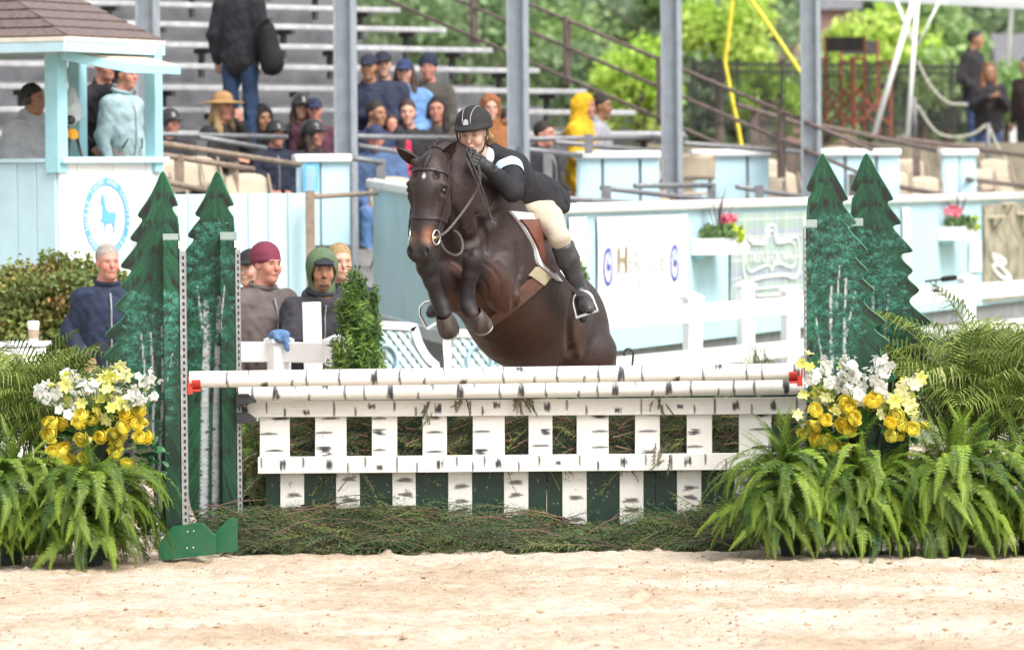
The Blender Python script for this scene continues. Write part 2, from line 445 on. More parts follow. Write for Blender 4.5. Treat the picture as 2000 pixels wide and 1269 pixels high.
# the raked and trodden sand that the picture shows, as relief
sx, sy = 0.022, 0.04
xs = np.arange(-4.6, 4.6, sx); ys = np.arange(-9.5, 4.0, sy)
nx, ny = len(xs), len(ys)
hgt = 0.0055 * fnoise(nx, ny, sx, sy, 0.03, 0.05, 1) + 0.0045 * fnoise(nx, ny, sx, sy, 0.12, 0.12, 2) + 0.003 * fnoise(nx, ny, sx, sy, 0.9, 0.7, 3)
rk = fnoise(nx, ny, sx, sy, 1.6, 0.10, 4)
hgt += 0.0055 * rk
for _x, _y in np.random.default_rng(8).uniform((-4.4, -9), (4.4, .3), (70, 2)):      # hoof prints
    i0, j0 = int((_x + 4.6) / sx), int((_y + 9.5) / sy); ii, jj = np.meshgrid(np.arange(max(i0 - 8, 0), min(i0 + 9, nx)), np.arange(max(j0 - 5, 0), min(j0 + 6, ny)), indexing='ij')
    q_ = np.hypot((ii - i0) * sx / .065, (jj - j0) * sy / .075); hgt[ii, jj] += np.where(q_ < 1, -.016 * (1 - q_ ** 2), .010 * np.exp(-((q_ - 1.25) / .3) ** 2))
clod = np.maximum(fnoise(nx, ny, sx, sy, 0.022, 0.03, 5) - 1.5, 0); hgt += 0.016 * clod * (fnoise(nx, ny, sx, sy, 0.7, 0.6, 6) > -0.4)
X, Y = np.meshgrid(xs, ys, indexing='ij')
edge = np.clip(np.minimum(np.minimum(X + 4.6, 4.58 - X), np.minimum(Y + 9.5, 3.96 - Y)) / 0.4, 0, 1)
Z = hgt * edge - 0.02 * (1 - edge) - 0.004
mb = MB(); mb.grid(np.stack([X, Y, Z], -1).reshape(-1, 3), nx, ny)
tag(obj('sand_ground', mb, M_sand, smooth=True), kind='structure')
def ground_z(x, y):
    i = int(np.clip(round((x + 4.6) / sx), 0, nx - 1)); j = int(np.clip(round((y + 9.5) / sy), 0, ny - 1)); return float(Z[i, j])
# loose clods thrown up by hooves
M_clod = mat('damp_clod', rgb('#a68a6e'), 0.95, 0.3, 20, bump=0.5)
mb = MB(); r = np.random.default_rng(11)
ico = np.array([(0, 0, 1), (.9, 0, .3), (.28, .85, .3), (-.72, .53, .3), (-.72, -.53, .3), (.28, -.85, .3), (0, 0, -.4)])
icf = np.array([(0, 1, 2), (0, 2, 3), (0, 3, 4), (0, 4, 5), (0, 5, 1), (6, 2, 1), (6, 3, 2), (6, 4, 3), (6, 5, 4), (6, 1, 5)])
for i in range(9000):
    x, y = r.uniform(-4.4, 4.4), r.uniform(-9.2, 0.6)
    if math.sin(x * 0.9 + y * 0.35 + 0.8) + math.sin(y * 1.7 - x * .3) + r.normal() * 0.8 < -0.1 and r.random() < .75: continue
    s_ = 0.003 + 0.008 * r.random() ** 3 + (0.012 if r.random() < .012 else 0)
    mb.add(ico * s_ * r.uniform(.6, 1.3, (7, 1)) * (1.3, 1.3, .8) + (x, y, ground_z(x, y)), icf)
tag(obj('sand_clods', mb, M_clod), 'damp brown clods strewn over the pale arena sand', 'clods', kind='stuff')
# ================================================================== grandstand, walls and fences behind the arena
nrm = lambda v: np.asarray(v, float) / np.linalg.norm(v)
M_blue = mat('pale_blue_paint', rgb('#b9d9e4'), .6, .04, 6, bump=.06, bscale=50, dirt=.22, stretch=(1, 1, .3))
M_blue2 = mat('sky_blue_paint', rgb('#9ccfd9'), .55, .06, 6, dirt=.10)
M_vinyl = mat('white_vinyl', (.80, .80, .79), .35, .03, 5, dirt=.14)
M_conc = mat('grey_concrete', (.27, .27, .28), .9, .2, 5, bump=.2)
M_alu = mat('bench_aluminium', (.46, .46, .47), .5, .2, 8, metal=.1, dirt=.3)
M_deck = mat('grey_decking', (.27, .27, .28), .85, .25, 4, dirt=.3)
M_rust = mat('rusty_pipe', rgb('#6a5c56'), .75, .35, 12, bump=.2)
M_gpipe = mat('grey_pipe', rgb('#7d7d80'), .5, .2, 12, metal=.3)
M_col = mat('steel_column', rgb('#9aa1a8'), .6, .12, 8, metal=.2)
M_brown = mat('brown_post', rgb('#8a7a6c'), .85, .25, 14, bump=.3)
M_dark = mat('dark_bracket', (.05, .045, .042), .7, .3, 10)
TH = R(50); U = np.array((math.cos(TH), math.sin(TH), 0)); NB = np.array((-math.sin(TH), math.cos(TH), 0)); ZU = np.array((0, 0, 1.0))
RUN, RISE = .65, .23
E0 = P(1225, 215, 61.6)
stand = thing('grandstand', (E0[0], E0[1], 0), 'grandstand with pale metal benches on grey steps behind the arena', 'grandstand')
UZ = np.stack([U, NB, ZU], 1)
for k in range(-1, 9):
    e = E0 + NB * RUN * k + ZU * RISE * k; l = 15.0
    mb = MB(); c = e - U * l / 2; mb.box(c + ZU * -.03 + NB * .0, (l, .24, .055), UZ); obj('bench_plank', mb, M_alu, stand, bevel=.012)
    mb = MB(); mb.box(c + NB * .30 - ZU * .30 - U * .1, (l - .3, .03, .24), UZ); obj('riser_board', mb, M_deck, stand)
    mb = MB(); mb.box(c + NB * .0 - ZU * .43, (l - .1, .56, .03), UZ); obj('foot_board', mb, M_deck, stand)
    for j in range(8):
        mb = MB(); q = e - U * (.5 + 1.95 * j); mb.box(q - ZU * .20 + NB * .03, (.05, .05, .30), UZ); mb.box(q - ZU * .085 + NB * .0, (.06, .22, .05), UZ); obj('bench_bracket', mb, M_dark, stand)
for px in (290, 675, 1012, 1312, 1584):
    b0 = P(1012, 200, 57.0); t = None
    n_ = np.array((U[1], -U[0], 0)); q = PV(px, 200, b0, n_)
    w = .17; mb = MB(); a = np.array((q[0], q[1], 1.3)); h_ = 5.6
    rot = rot3(z=R(-14))
    for dx in (-w * .48, w * .48): mb.box(a + (0, 0, h_ / 2) + rot @ np.array((dx, 0, 0)), (.018, w, h_), rot)
    mb.box(a + (0, 0, h_ / 2), (w * .93, .016, h_), rot)
    obj('column', mb, M_col, stand)
mb = MB(); b0 = P(1012, 200, 57.0); mb.beam(b0 - U * 9 + ZU * 3.6, b0 + U * 8 + ZU * 3.6, .2, .3); obj('roof_beam', mb, M_col, stand)
# sloping guard rails at the open end of the benches
step = NB * RUN + ZU * RISE
rail = thing('guard_rail', tuple(P(1294, 250, 61.8)), 'rusty brown pipe guard rail sloping down beside the end of the benches', 'railing')
for (x, y) in ((1294, 119), (1292, 172), (1290, 232)):
    a = P(x, y, 61.8); mb = MB(); mb.tube([a + step * 6.5, a, a - step * (4.2 if y < 200 else 1.2)], .021, 8); obj('rail', mb, M_rust, rail, smooth=True)
for k in (4, 2.0, .05, -2.4):
    a = P(1294, 119, 61.8) + step * k; mb = MB(); mb.box(a + (0, 0, -.33), (.08, .05, .72), UZ); obj('post', mb, M_rust, rail)
# platform of the boxes
mb = MB(); pts = [P(-200, 400, 52), P(700, 400, 55.6), P(900, 400, 54.0), P(1045, 400, 51.5), P(1560, 400, 61.5), P(2000, 400, 73.5), P(2300, 400, 84), P(1000, 400, 62), P(-200, 400, 60)]
mb.prism([(p[0], p[1]) for p in pts], 0, 1, fr=lambda V: np.stack([V[:, 0], V[:, 2], V[:, 1] * 1.33], 1)); 
tag(obj('platform', mb, M_conc), kind='structure')

# ---- front wall: pale blue boards on a concrete base
W0 = P(1200, 500, 51.0); WD = nrm((.27, 1.0, 0)); WN = np.array((WD[1], -WD[0], 0)); W0[2] = 0
WR = np.stack([WD, -WN, ZU], 1)
def on_wall(x, y, off=0.0): return PV(x, y, W0 + WN * off, WN)
tC = (on_wall(1045, 450) - W0) @ WD; tE = (on_wall(2040, 450) - W0) @ WD
ZB, ZT = .70, 1.915
wall = thing('board_wall', tuple(W0), 'long pale blue board wall with white cap below the grandstand boxes', 'wall')
nb = 46; tt = np.linspace(tC, tE, nb + 1)
for i in range(nb):
    mb = MB(); c = W0 + WD * (tt[i] + tt[i + 1]) / 2; mb.box(c + ZU * (ZB + ZT) / 2 , (tt[1] - tt[0] - .006, .025, ZT - ZB), WR); obj('board', mb, M_blue, wall, bevel=.004)
mb = MB(); mb.box(W0 + WD * (tC + tE) / 2 + ZU * (ZB + ZT) / 2 - WN * .03, (tE - tC, .03, ZT - ZB - .02), WR); obj('backing', mb, M_deck, wall)
mb = MB(); mb.box(W0 + WD * (tC + tE) / 2 + ZU * (ZT + .035), (tE - tC, .14, .085), WR); obj('cap_rail', mb, M_vinyl, wall, bevel=.02)
mb = MB(); mb.box(W0 + WD * (tC + tE) / 2 + ZU * ZB / 2 - WN * .10, (tE - tC, .1, ZB), WR); obj('base', mb, M_conc, wall)
# wall section behind the horse, its corner towards the arena
A0 = P(731, 480, 54.0); C0 = W0 + WD * tC; A0[2] = 0; C0[2] = 0; sd = nrm(C0 - A0); sn = np.array((-sd[1], sd[0], 0)); sn = sn if sn[1] < 0 else -sn
sec = thing('board_wall', tuple(A0), 'pale blue board wall section with sloping white cap behind the horse', 'wall')
L_ = np.linalg.norm(C0 - A0); n = 14
za, zb_ = (.99, 2.14), (.74, 1.915)
for i in range(n):
    f0, f1 = i / n + .0002, (i + 1) / n - .0002; mb = MB(); q = []
    for f in (f0, f1): 
        for z in (za[0] + (zb_[0] - za[0]) * f, za[1] + (zb_[1] - za[1]) * f): q.append(A0 + sd * L_ * f + ZU * z)
    V = np.array([q[0], q[2], q[3], q[1]]); mb.add(np.concatenate([V + sn * .012, V - sn * .012]), [(0, 1, 2, 3), (7, 6, 5, 4), (0, 4, 5, 1), (1, 5, 6, 2), (2, 6, 7, 3), (3, 7, 4, 0)]); obj('board', mb, M_blue, sec)
mb = MB(); mb.beam(A0 - sd * .05 + ZU * (za[1] + .03), C0 + ZU * (zb_[1] + .03), .14, .085); obj('cap_rail', mb, M_vinyl, sec, bevel=.02)
mb = MB(); mb.beam(A0 + ZU * (za[0] - .06), C0 + ZU * (zb_[0] - .06), .06, .10); obj('skirting', mb, mat('pale_grey_trim', (.5, .53, .55), .6, .1), sec)
mb = MB(); mb.add([A0 - sn * .06, C0 - sn * .06, C0 + ZU * .7 - sn * .06, A0 + ZU * .95 - sn * .06], [(0, 1, 2, 3)]); obj('base', mb, M_conc, sec)
# steps in the opening left of it
stp = thing('concrete_steps', tuple(P(690, 600, 55.5) * (1, 1, 0)), 'grey concrete steps in the gap of the blue walls', 'steps')
for i, (y, d) in enumerate(((488, 55.6), (520, 55.2), (560, 54.8))):
    a = P(600, y, d); b = P(745, y, d); mb = MB(); mb.box(((a[0] + b[0]) / 2, a[1] + .3, a[2] / 2), (b[0] - a[0], .55, a[2])); obj('step', mb, mat('pale_concrete', (.42, .41, .40), .9, .15, 6), stp)
# ---- left board wall
lw = thing('board_wall', tuple(P(450, 600, 47.6) * (1, 1, 0)), 'pale blue board wall behind the three onlookers', 'wall')
a, b = P(288, 380, 47.2), P(600, 380, 47.8); a[2] = b[2] = 0; n = 8
for i in range(n):
    f0, f1 = i / n, (i + 1) / n - .006; p0, p1 = a + (b - a) * f0, a + (b - a) * f1; mb = MB(); mb.beam(p0 + ZU * 1.05, p1 + ZU * 1.05, .025 + .002 * (i % 2), 2.10); obj('board', mb, M_blue, lw, bevel=.004)
bp = P(606, 450, 47.6); mb = MB(); mb.box((bp[0], bp[1], 1.06), (.075, .08, 2.12)); obj('end_post', mb, M_brown, lw, bevel=.006)
mb = MB(); mb.tube([P(615, 384, 47.6), P(736, 377, 52)], .022, 8); obj('hand_rail', mb, M_brown, lw, smooth=True)
# ---- low partitions of the boxes
def partition(x0, x1, y0, y1, d, splits, label, rz=R(12), sign=False):
    a, b = P(x0, y0, d), P(x1, y0, d + .15); zb = P(x0, y1, d)[2]; c = (a + b) / 2
    root = thing('box_partition', (c[0], c[1], zb), label, 'partition', 'blue partitions between the boxes')
    t = nrm((b - a) * (1, 1, 0)); l = np.linalg.norm((b - a)[:2]); zt = a[2]
    fs = [0] + splits + [1]
    for i in range(len(fs) - 1):
        p0 = a + t * l * (fs[i] + (.02 if i else 0)); p1 = a + t * l * (fs[i + 1] - .02); p0[2] = p1[2] = (zt + zb) / 2; mb = MB(); mb.beam(p0, p1, .03, zt - zb); obj('panel', mb, M_blue, root, bevel=.004)
    for f in splits:
        p = a + t * l * f; mb = MB(); mb.box((p[0], p[1] + .04, (zt + zb) / 2), (.035, .05, zt - zb)); obj('post', mb, M_gpipe, root)
    for f in (0, 1):
        p = a + t * l * f; mb = MB(); mb.box((p[0], p[1] + .02, (zt + zb) / 2), (.04, .045, zt - zb)); obj('corner_post', mb, M_blue, root)
    mb = MB(); p0 = a - t * .05; p1 = a + t * (l + .03); p0[2] = p1[2] = zt + .03; mb.beam(p0, p1, .14, .075); obj('cap', mb, M_vinyl, root, bevel=.02)
    return root
pt = partition(583, 678, 316, 480, 53.6, [.44], 'blue partition with a sky blue notice, left of the horse')
M_sign = mat('sky_blue_notice', rgb('#5fb2e6'), .5, .05, 5)
q = [P(592, 321, 53.55), P(622, 321, 53.56), P(622, 374, 53.56), P(592, 374, 53.55)]; mb = MB(); V = np.array(q); mb.add(np.concatenate([V, V + (0, .01, 0)]), [(0, 3, 2, 1), (4, 5, 6, 7), (0, 1, 5, 4), (1, 2, 6, 5), (2, 3, 7, 6), (3, 0, 4, 7)])
sg = obj('notice_sign', mb, M_sign); tag(sg, 'sky blue notice with rows of small white print on the partition', 'notice')
mb = MB(); rr = np.random.default_rng(3)
for i in range(9):
    y = 327 + i * 5.3; w = rr.uniform(8, 12); p = P(607, y, 53.535); s = 53.5 / FPX; mb.box(p, (2 * w * s, .002, 1.7 * s))
o = obj('print_line', mb, M_vinyl, sg); o['kind'] = 'stuff'
partition(1130, 1283, 309, 430, 57.8, [.30, .78], 'blue partition right of the rider, behind the wall')
partition(1358, 1498, 305, 425, 61.0, [.19, .72], 'blue partition above the pink flower box')
partition(1592, 1753, 304, 400, 64.0, [.36, .74], 'blue partition behind the tops of the right painted firs')
partition(1842, 1903, 303, 390, 68.0, [.5], 'narrow blue partition near the right picture edge')
partition(795, 880, 268, 290, 57.0, [.5], 'low blue ledge half hidden behind the horse ears') if False else None
# ---- pipe railings in front of the boxes
def railing(label, rails, posts, m=M_gpipe, r_=.026):
    p = P(*rails[0][0]); root = thing('pipe_railing', tuple(p), label, 'railing', 'pipe railings of the boxes')
    for rl in rails: mb = MB(); mb.tube([P(*q) for q in rl], r_, 8); obj('rail', mb, m, root, smooth=True)
    for (x, y0, y1, d) in posts: a, b = P(x, y0, d), P(x, y1, d); mb = MB(); mb.box((a + b) / 2, (.085, .06, abs(a[2] - b[2]))); obj('post', mb, m, root)
    return root
railing('grey brown pipe railing sloping behind the left painted firs', [[(288, 276, 51), (585, 322, 53)], [(288, 298, 51), (495, 331, 52.4)], [(290, 348, 50.6), (412, 374, 51.5)]], [(350, 302, 375, 51.4), (457, 316, 378, 52.2)], M_brown)
railing('grey pipe railing in front of the lowest bench on the left', [[(288, 262, 53.4), (560, 268, 55)], [(390, 268, 53.8), (520, 290, 54.4)]], [(395, 262, 330, 54)], M_gpipe, .024)
railing('grey pipe railing behind the blue jacket and the horse head', [[(680, 308, 54.2), (752, 318, 54.4)], [(690, 267, 55.5), (900, 270, 57.5)], [(700, 285, 55.3), (800, 300, 55.6)]], [(744, 316, 380, 54.4)], M_gpipe)
railing('grey pipe railing between the rider and the yellow raincoat', [[(1000, 272, 57.2), (1340, 268, 59.6)], [(1010, 290, 57), (1135, 304, 57.6)], [(1085, 278, 57.4), (1330, 300, 59.4)], [(1330, 280, 59.6), (1600, 300, 61.6)]], [(1150, 262, 300, 57.6), (1070, 300, 380, 57)], M_gpipe)
railing('low grey pipe railing just behind the white wall cap', [[(1110, 388, 55), (1340, 404, 57)], [(1175, 367, 56), (1430, 396, 58.6)], [(1440, 365, 59), (1640, 396, 61)], [(1240, 363, 57), (1390, 362, 58.4)]], [(1185, 362, 420, 56), (1390, 358, 400, 58.4), (1483, 362, 400, 59.3)], M_gpipe)
railing('brown pipe railing on the right behind the painted firs', [[(1440, 205, 63), (1720, 290, 66)], [(1600, 245, 66), (1860, 300, 70)], [(1750, 270, 70), (2010, 305, 73)], [(1700, 355, 64), (1850, 382, 66)], [(1890, 350, 68), (2010, 365, 70)]], [(1475, 215, 290, 63.4), (1545, 300, 380, 62), (1790, 290, 370, 68), (1665, 340, 395, 63)], M_rust, .03)
# ---- judge's booth on the left
BR = nrm((.53, .848, 0)); BL = nrm((-.848, .53, 0))
K = P(115, 430, 46.6); K[2] = 0; ZS = P(115, 318, 46.6)[2]
booth = thing('judges_booth', tuple(K), 'small blue and white booth with brown hipped roof at the left', 'booth')
RL = 1.36; BRR = np.stack([BR, BL, ZU], 1)
nB = 4
for i, (f0, f1) in enumerate(((0, .17), (.17, .52), (.52, .86), (.86, 1))):
    mb = MB(); p0, p1 = K + BR * RL * (f0 + .003), K + BR * RL * (f1 - .003); mb.beam(p0 + ZU * ZS / 2, p1 + ZU * ZS / 2, .03, ZS); obj('white_panel', mb, M_vinyl, booth, bevel=.004)
for i in range(9):
    mb = MB(); p0, p1 = K + BL * (.02 + .19 * i), K + BL * (.02 + .19 * (i + 1) - .006); mb.beam(p0 + ZU * ZS / 2, p1 + ZU * ZS / 2, .03, ZS); obj('board', mb, M_blue, booth, bevel=.004)
mb = MB(); mb.beam(K - BR * .03 + ZU * (ZS + .02), K + BR * (RL + .06) + ZU * (ZS + .02), .16, .05); obj('sill', mb, M_blue, booth, bevel=.008)
mb = MB(); mb.beam(K + ZU * (ZS + .02) + BL * .1, K + BL * 1.9 + ZU * (ZS + .02), .1, .03); obj('sill', mb, M_blue, booth)
zt = P(105, 95, 46.6)[2]
for (q, w) in ((K + BR * .02 + BL * .03, .13), (K + BR * (RL - .05), .105), (K + BL * 1.25 + BR * .1, .11), (K + BL * .9 + BR * 1.5, .11)):
    z0 = ZS; mb = MB(); mb.box((q[0], q[1], (z0 + zt) / 2 - .03), (w, w, zt - z0 + .1), BRR); obj('corner_post', mb, M_blue2, booth, bevel=.005)
Ec, Er, Ap = P(128, 72, 46.0), P(318, 81, 47.8), P(-241, -190, 48.4); El = Ec + BL * 2.8; Eb = Er + BL * 2.8
for nm, a_, b_ in (('front', Ec, Er), ('side', El, Ec)):
    e = nrm(b_ - a_); nn = nrm(np.cross(e, Ap - a_)); nn = nn if nn[2] > 0 else -nn
    for k in range(16):                                                   # courses of shingles, each lapping the one below
        f0, f1 = k / 16, (k + 1.25) / 16; f1 = min(f1, 1)
        V = np.array([a_ + (Ap - a_) * f0, b_ + (Ap - b_) * f0, b_ + (Ap - b_) * f1, a_ + (Ap - a_) * f1]); top = V + nn * np.array([.022, .022, .006, .006])[:, None]
        mb = MB(); mb.add(np.concatenate([V, top]), [(4, 5, 6, 7), (0, 1, 5, 4), (1, 2, 6, 5), (3, 0, 4, 7), (3, 2, 1, 0)]); obj('shingle_course', mb, mat('brown_shingle', rgb('#6b5d5a'), .9, .25, 22, bump=.4, bscale=70), booth)
for a_, b_ in ((Ec, Er), (El, Ec)):
    mb = MB(); mb.beam(a_ - ZU * .015, b_ - ZU * .015, .05, .035); obj('roof_edge', mb, mat('cream_trim', rgb('#d9d2c4'), .7, .1), booth)
    mb = MB(); mb.beam(a_ - ZU * .075, b_ - ZU * .075, .04, .085); obj('fascia', mb, M_blue, booth, bevel=.004)
mb = MB(); mb.add([Ec - ZU * .12, Er - ZU * .12, Eb - ZU * .12, El - ZU * .12], [(0, 1, 2, 3)]); obj('soffit', mb, mat('soffit_boards', (.3, .36, .38), .8, .1), booth)
mb = MB(); a_, b_, c_, d_ = P(120, 97, 46.4), P(240, 122, 46.9), P(350, 128, 47.4), P(240, 100, 47.6)
mb.add(np.array([a_, b_, c_, d_, a_ - ZU * .02, b_ - ZU * .02, c_ - ZU * .02, d_ - ZU * .02]), [(0, 1, 2, 3), (4, 7, 6, 5), (0, 4, 5, 1), (1, 5, 6, 2), (2, 6, 7, 3), (3, 7, 4, 0)]); obj('awning_panel', mb, mat('tan_plywood', rgb('#cdbda6'), .8, .15, 12), booth)
for a_, b_ in ((P(120, 108, 46.38), P(240, 131, 46.88)), (P(240, 133, 46.88), P(350, 137, 47.4))): mb = MB(); mb.beam(a_, b_, .03, .07); obj('awning_fascia', mb, M_blue2, booth)
# emblem on the white panel: ring with lettering and a horse
def flat_text(body, size, c, ex, ey, n, m, parent, name='lettering', rot=0.0):
    V, F = text_mesh(body, size); ca, sa = math.cos(rot), math.sin(rot); V = np.stack([V[:, 0] * ca - V[:, 1] * sa, V[:, 0] * sa + V[:, 1] * ca], 1)
    mb = MB(); mb.add(c + V[:, :1] * ex + V[:, 1:] * ey + n * .004, F); return obj(name, mb, m, parent)
HORSE = [(-.34, .62), (-.30, .80), (-.20, .84), (-.12, .70), (-.06, .40), (.02, .22), (.20, .16), (.40, .18), (.52, .14), (.60, .20), (.56, .02), (.54, -.12), (.48, -.20), (.50, -.42), (.44, -.62), (.40, -.62), (.42, -.42), (.36, -.22), (.12, -.24), (-.06, -.26), (-.08, -.60), (-.14, -.60), (-.14, -.26), (-.24, -.14), (-.44, -.22), (-.46, -.18), (-.28, -.02), (-.26, .20), (-.24, .42), (-.30, .40), (-.36, .46)]
def emblem(c, ex, ey, n, rad, m, parent, text, tm):
    mb = MB(); a = np.arange(64) * 2 * math.pi / 64; V = []
    for r_ in (rad, rad * .80): V.append(c + n * .003 + np.cos(a)[:, None] * ex * r_ + np.sin(a)[:, None] * ey * r_)
    i = np.arange(64); j = (i + 1) % 64; mb.add(np.concatenate(V), np.stack([i, j, j + 64, i + 64], 1)); o = obj('emblem_ring', mb, m, parent)
    p = chaikin(np.array(HORSE), 1) * rad * .72; mb = MB(); mb.add(c + n * .003 + p[:, :1] * ex + p[:, 1:] * ey, [tuple(range(len(p)))]); obj('emblem_horse', mb, m, parent)
    if text:
        for k, ch in enumerate(text):
            if ch == ' ': continue
            an = math.pi / 2 + math.pi * .93 - k * (2 * math.pi * .93) / (len(text) - 1); q = c + n * .002 + (math.cos(an) * ex + math.sin(an) * ey) * rad * .90
            flat_text(ch, rad * .20, q, ex, ey, n, tm, o, 'letter', an - math.pi / 2)
        o['label'] = 'ring of small letters'
BN = np.array((BR[1], -BR[0], 0)); M_emb = mat('emblem_blue', rgb('#64a8dc'), .6, .05)
def on_booth(x, y): return PV(x, y, K + BN * .018, BN)
emblem(on_booth(208, 424), BR, ZU, BN, .315, M_emb, booth, 'DEVON HORSE SHOW AND COUNTRY FAIR ', M_vinyl)

# ---- banners and boxes on the front wall
def banner(x0, x1, yt, yb, m, label, off=.036):
    a, b = on_wall(x0, yt, off), on_wall(x1, yt, off); zt, zb = a[2], on_wall(x0, yb, off)[2]; n = 14; V = []
    for i in range(n):
        for z in np.linspace(zt, zb, 8):
            p = a + (b - a) * i / (n - 1); p[2] = z; V.append(p + WN * .006 * math.sin(i * 1.3 + z * 5))
    mb = MB(); mb.grid(np.array(V), n, 8); o = obj('banner', mb, m, smooth=True); return tag(o, label, 'banner', 'banners on the blue wall')
M_ban = mat('white_banner_vinyl', (.84, .84, .83), .5, .02, 4)
M_gold = mat('banner_gold', rgb('#a08a68'), .6, .05); M_lgry = mat('banner_grey', rgb('#cfccc8'), .6, .05); M_nvy = mat('banner_blue', rgb('#4a57b4'), .6, .05)
hb_ = banner(1166, 1342, 424, 625, M_ban, 'white banner with gold initial and two blue emblems')
def wtext(body, x0, x1, y0, y1, m, par):
    """lettering fitted between two sighted corners of the wall"""
    V, F = text_mesh(body, 1.0); lo, hi = V.min(0), V.max(0); a, b = on_wall(x0, (y0 + y1) / 2, .050), on_wall(x1, (y0 + y1) / 2, .050); zt_, zb_2 = on_wall((x0 + x1) / 2, y0)[2], on_wall((x0 + x1) / 2, y1)[2]
    u = ((V[:, :1] - lo[0]) / (hi[0] - lo[0])); v = (V[:, 1:2] - lo[1]) / (hi[1] - lo[1]); w = a + (b - a) * u; w[:, 2:3] = zb_2 + (zt_ - zb_2) * v
    mb = MB(); mb.add(w, F); return obj('lettering', mb, m, par)
wtext('H', 1209, 1226, 480, 532, M_gold, hb_); wtext('ERITAGE', 1231, 1301, 489, 527, M_lgry, hb_); wtext('COMPETITION', 1222, 1302, 540, 556, M_lgry, hb_)
for x, y in ((1188, 521), (1318, 513)): emblem(on_wall(x, y, .048), WD, ZU, WN, .165, M_nvy, hb_, '', M_ban)
es = banner(1111, 1145, 424, 560, M_ban, 'white board that reads East beside the rider boot', .036); wtext('East', 1116, 1138, 447, 471, M_lgry, es); wtext('3', 1125, 1130, 485, 507, M_lgry, es)
def tartan():
    m = bpy.data.materials.new('tartan_banner'); m.use_nodes = True; N, L = m.node_tree.nodes, m.node_tree.links; b = N['Principled BSDF']; b.inputs['Roughness'].default_value = .55
    tc = N.new('ShaderNodeNewGeometry'); sp = N.new('ShaderNodeSeparateXYZ'); L.new(tc.outputs['Position'], sp.inputs[0]); cols = None
    def ramp(sock, scale, off):
        mu = N.new('ShaderNodeMath'); mu.operation = 'MULTIPLY_ADD'; mu.inputs[1].default_value = scale; mu.inputs[2].default_value = off; L.new(sock, mu.inputs[0])
        fr = N.new('ShaderNodeMath'); fr.operation = 'FRACT'; L.new(mu.outputs[0], fr.inputs[0]); cr = N.new('ShaderNodeValToRGB'); cr.color_ramp.interpolation = 'CONSTANT'; e = cr.color_ramp.elements
        e[0].position = 0; e[0].color = (*rgb('#a9bdb2'), 1); e[1].position = .28; e[1].color = (*rgb('#a0a5bd'), 1)
        for p, c in ((.42, '#d6d4bc'), (.47, '#a0a5bd'), (.62, '#9db3a4'), (.85, '#d8d8d4'), (.9, '#a9bdb2')): k = e.new(p); k.color = (*rgb(c), 1)
        L.new(fr.outputs[0], cr.inputs[0]); return cr.outputs[0]
    mx = N.new('ShaderNodeMixRGB'); mx.inputs[0].default_value = .5; L.new(ramp(sp.outputs['Y'], 1.15, 0), mx.inputs[1]); L.new(ramp(sp.outputs['Z'], 2.6, .2), mx.inputs[2]); L.new(mx.outputs[0], b.inputs['Base Color']); return m
tb = banner(1426, 1590, 417, 600, tartan(), 'grey green tartan banner with a white shield outline')
wtext('TRIPLE', 1462, 1503, 491, 512, M_ban, tb); wtext('CROWN', 1508, 1549, 489, 511, M_ban, tb)
def wall_line(px, r_, parent, m=M_ban, closed=False):
    pts = np.array([on_wall(x, y, .052) for x, y in px]); pts = smooth_path(pts, 60, closed); mb = MB(); mb.tube(pts, r_, 5, caps=not closed, flat=.3, up=WN); obj('outline', mb, m, parent)
for k, px in enumerate(([(1463, 470), (1492, 470), (1497, 450), (1507, 438), (1517, 448), (1520, 467), (1545, 465), (1556, 462), (1561, 480), (1562, 520), (1556, 540), (1545, 542), (1535, 537), (1500, 540), (1475, 545), (1462, 552), (1452, 530), (1455, 490)],
                        [(1468, 476), (1494, 476), (1500, 458), (1507, 448), (1514, 456), (1518, 474), (1546, 472), (1553, 485), (1553, 512), (1545, 522), (1528, 515), (1512, 517), (1507, 528), (1500, 518), (1480, 525), (1465, 530), (1458, 510), (1460, 488)])): wall_line(px, .016 - .004 * k, tb, closed=True)
wall_line([(1440, 566), (1500, 562), (1566, 558)], .010, tb); wall_line([(1480, 577), (1520, 575), (1555, 572)], .014, tb)
rb = banner(1921, 2040, 399, 590, mat('picture_banner', rgb('#9a9080'), .5, .45, 5, c2=rgb('#c2b8a0')), 'brown and grey picture banner at the right picture edge')
wall_line([(1938, 500), (1975, 545), (1955, 540), (1940, 520), (1965, 512)], .03, rb, M_ban, True)
wb = banner(1893, 1918, 470, 532, M_ban, 'small white notice below the right flower box')
wb2 = banner(1762, 1776, 405, 600, M_ban, 'white strip on the wall beside the right painted fir')
mb = MB(); 
M_fgreen = mat('leafy_green', rgb('#55703c'), .6, .4, 30); M_pink = mat('pink_geranium', rgb('#f0889a'), .6, .15, 40); M_lime = mat('lime_leaf', rgb('#bcd03a'), .5, .2, 40); M_cord = mat('dark_red_leaf', rgb('#6a4250'), .5, .2, 20)
def leaf_cloud(mb, c, rad, n, size, r, thin=.35):
    c = np.asarray(c, float); d = r.normal(size=(n, 3)); d /= np.linalg.norm(d, axis=1, keepdims=True); p = c + d * np.asarray(rad) * (r.random((n, 1)) ** .45)
    a = r.normal(size=(n, 3)); a /= np.linalg.norm(a, axis=1, keepdims=True); b = np.cross(a, r.normal(size=(n, 3))); b /= np.linalg.norm(b, axis=1, keepdims=True); s = size * r.uniform(.6, 1.3, (n, 1))
    V = np.stack([p - a * s * .5, p + b * s * thin, p + a * s * .6, p - b * s * thin], 1).reshape(-1, 3); mb.add(V, np.arange(n * 4).reshape(-1, 4))
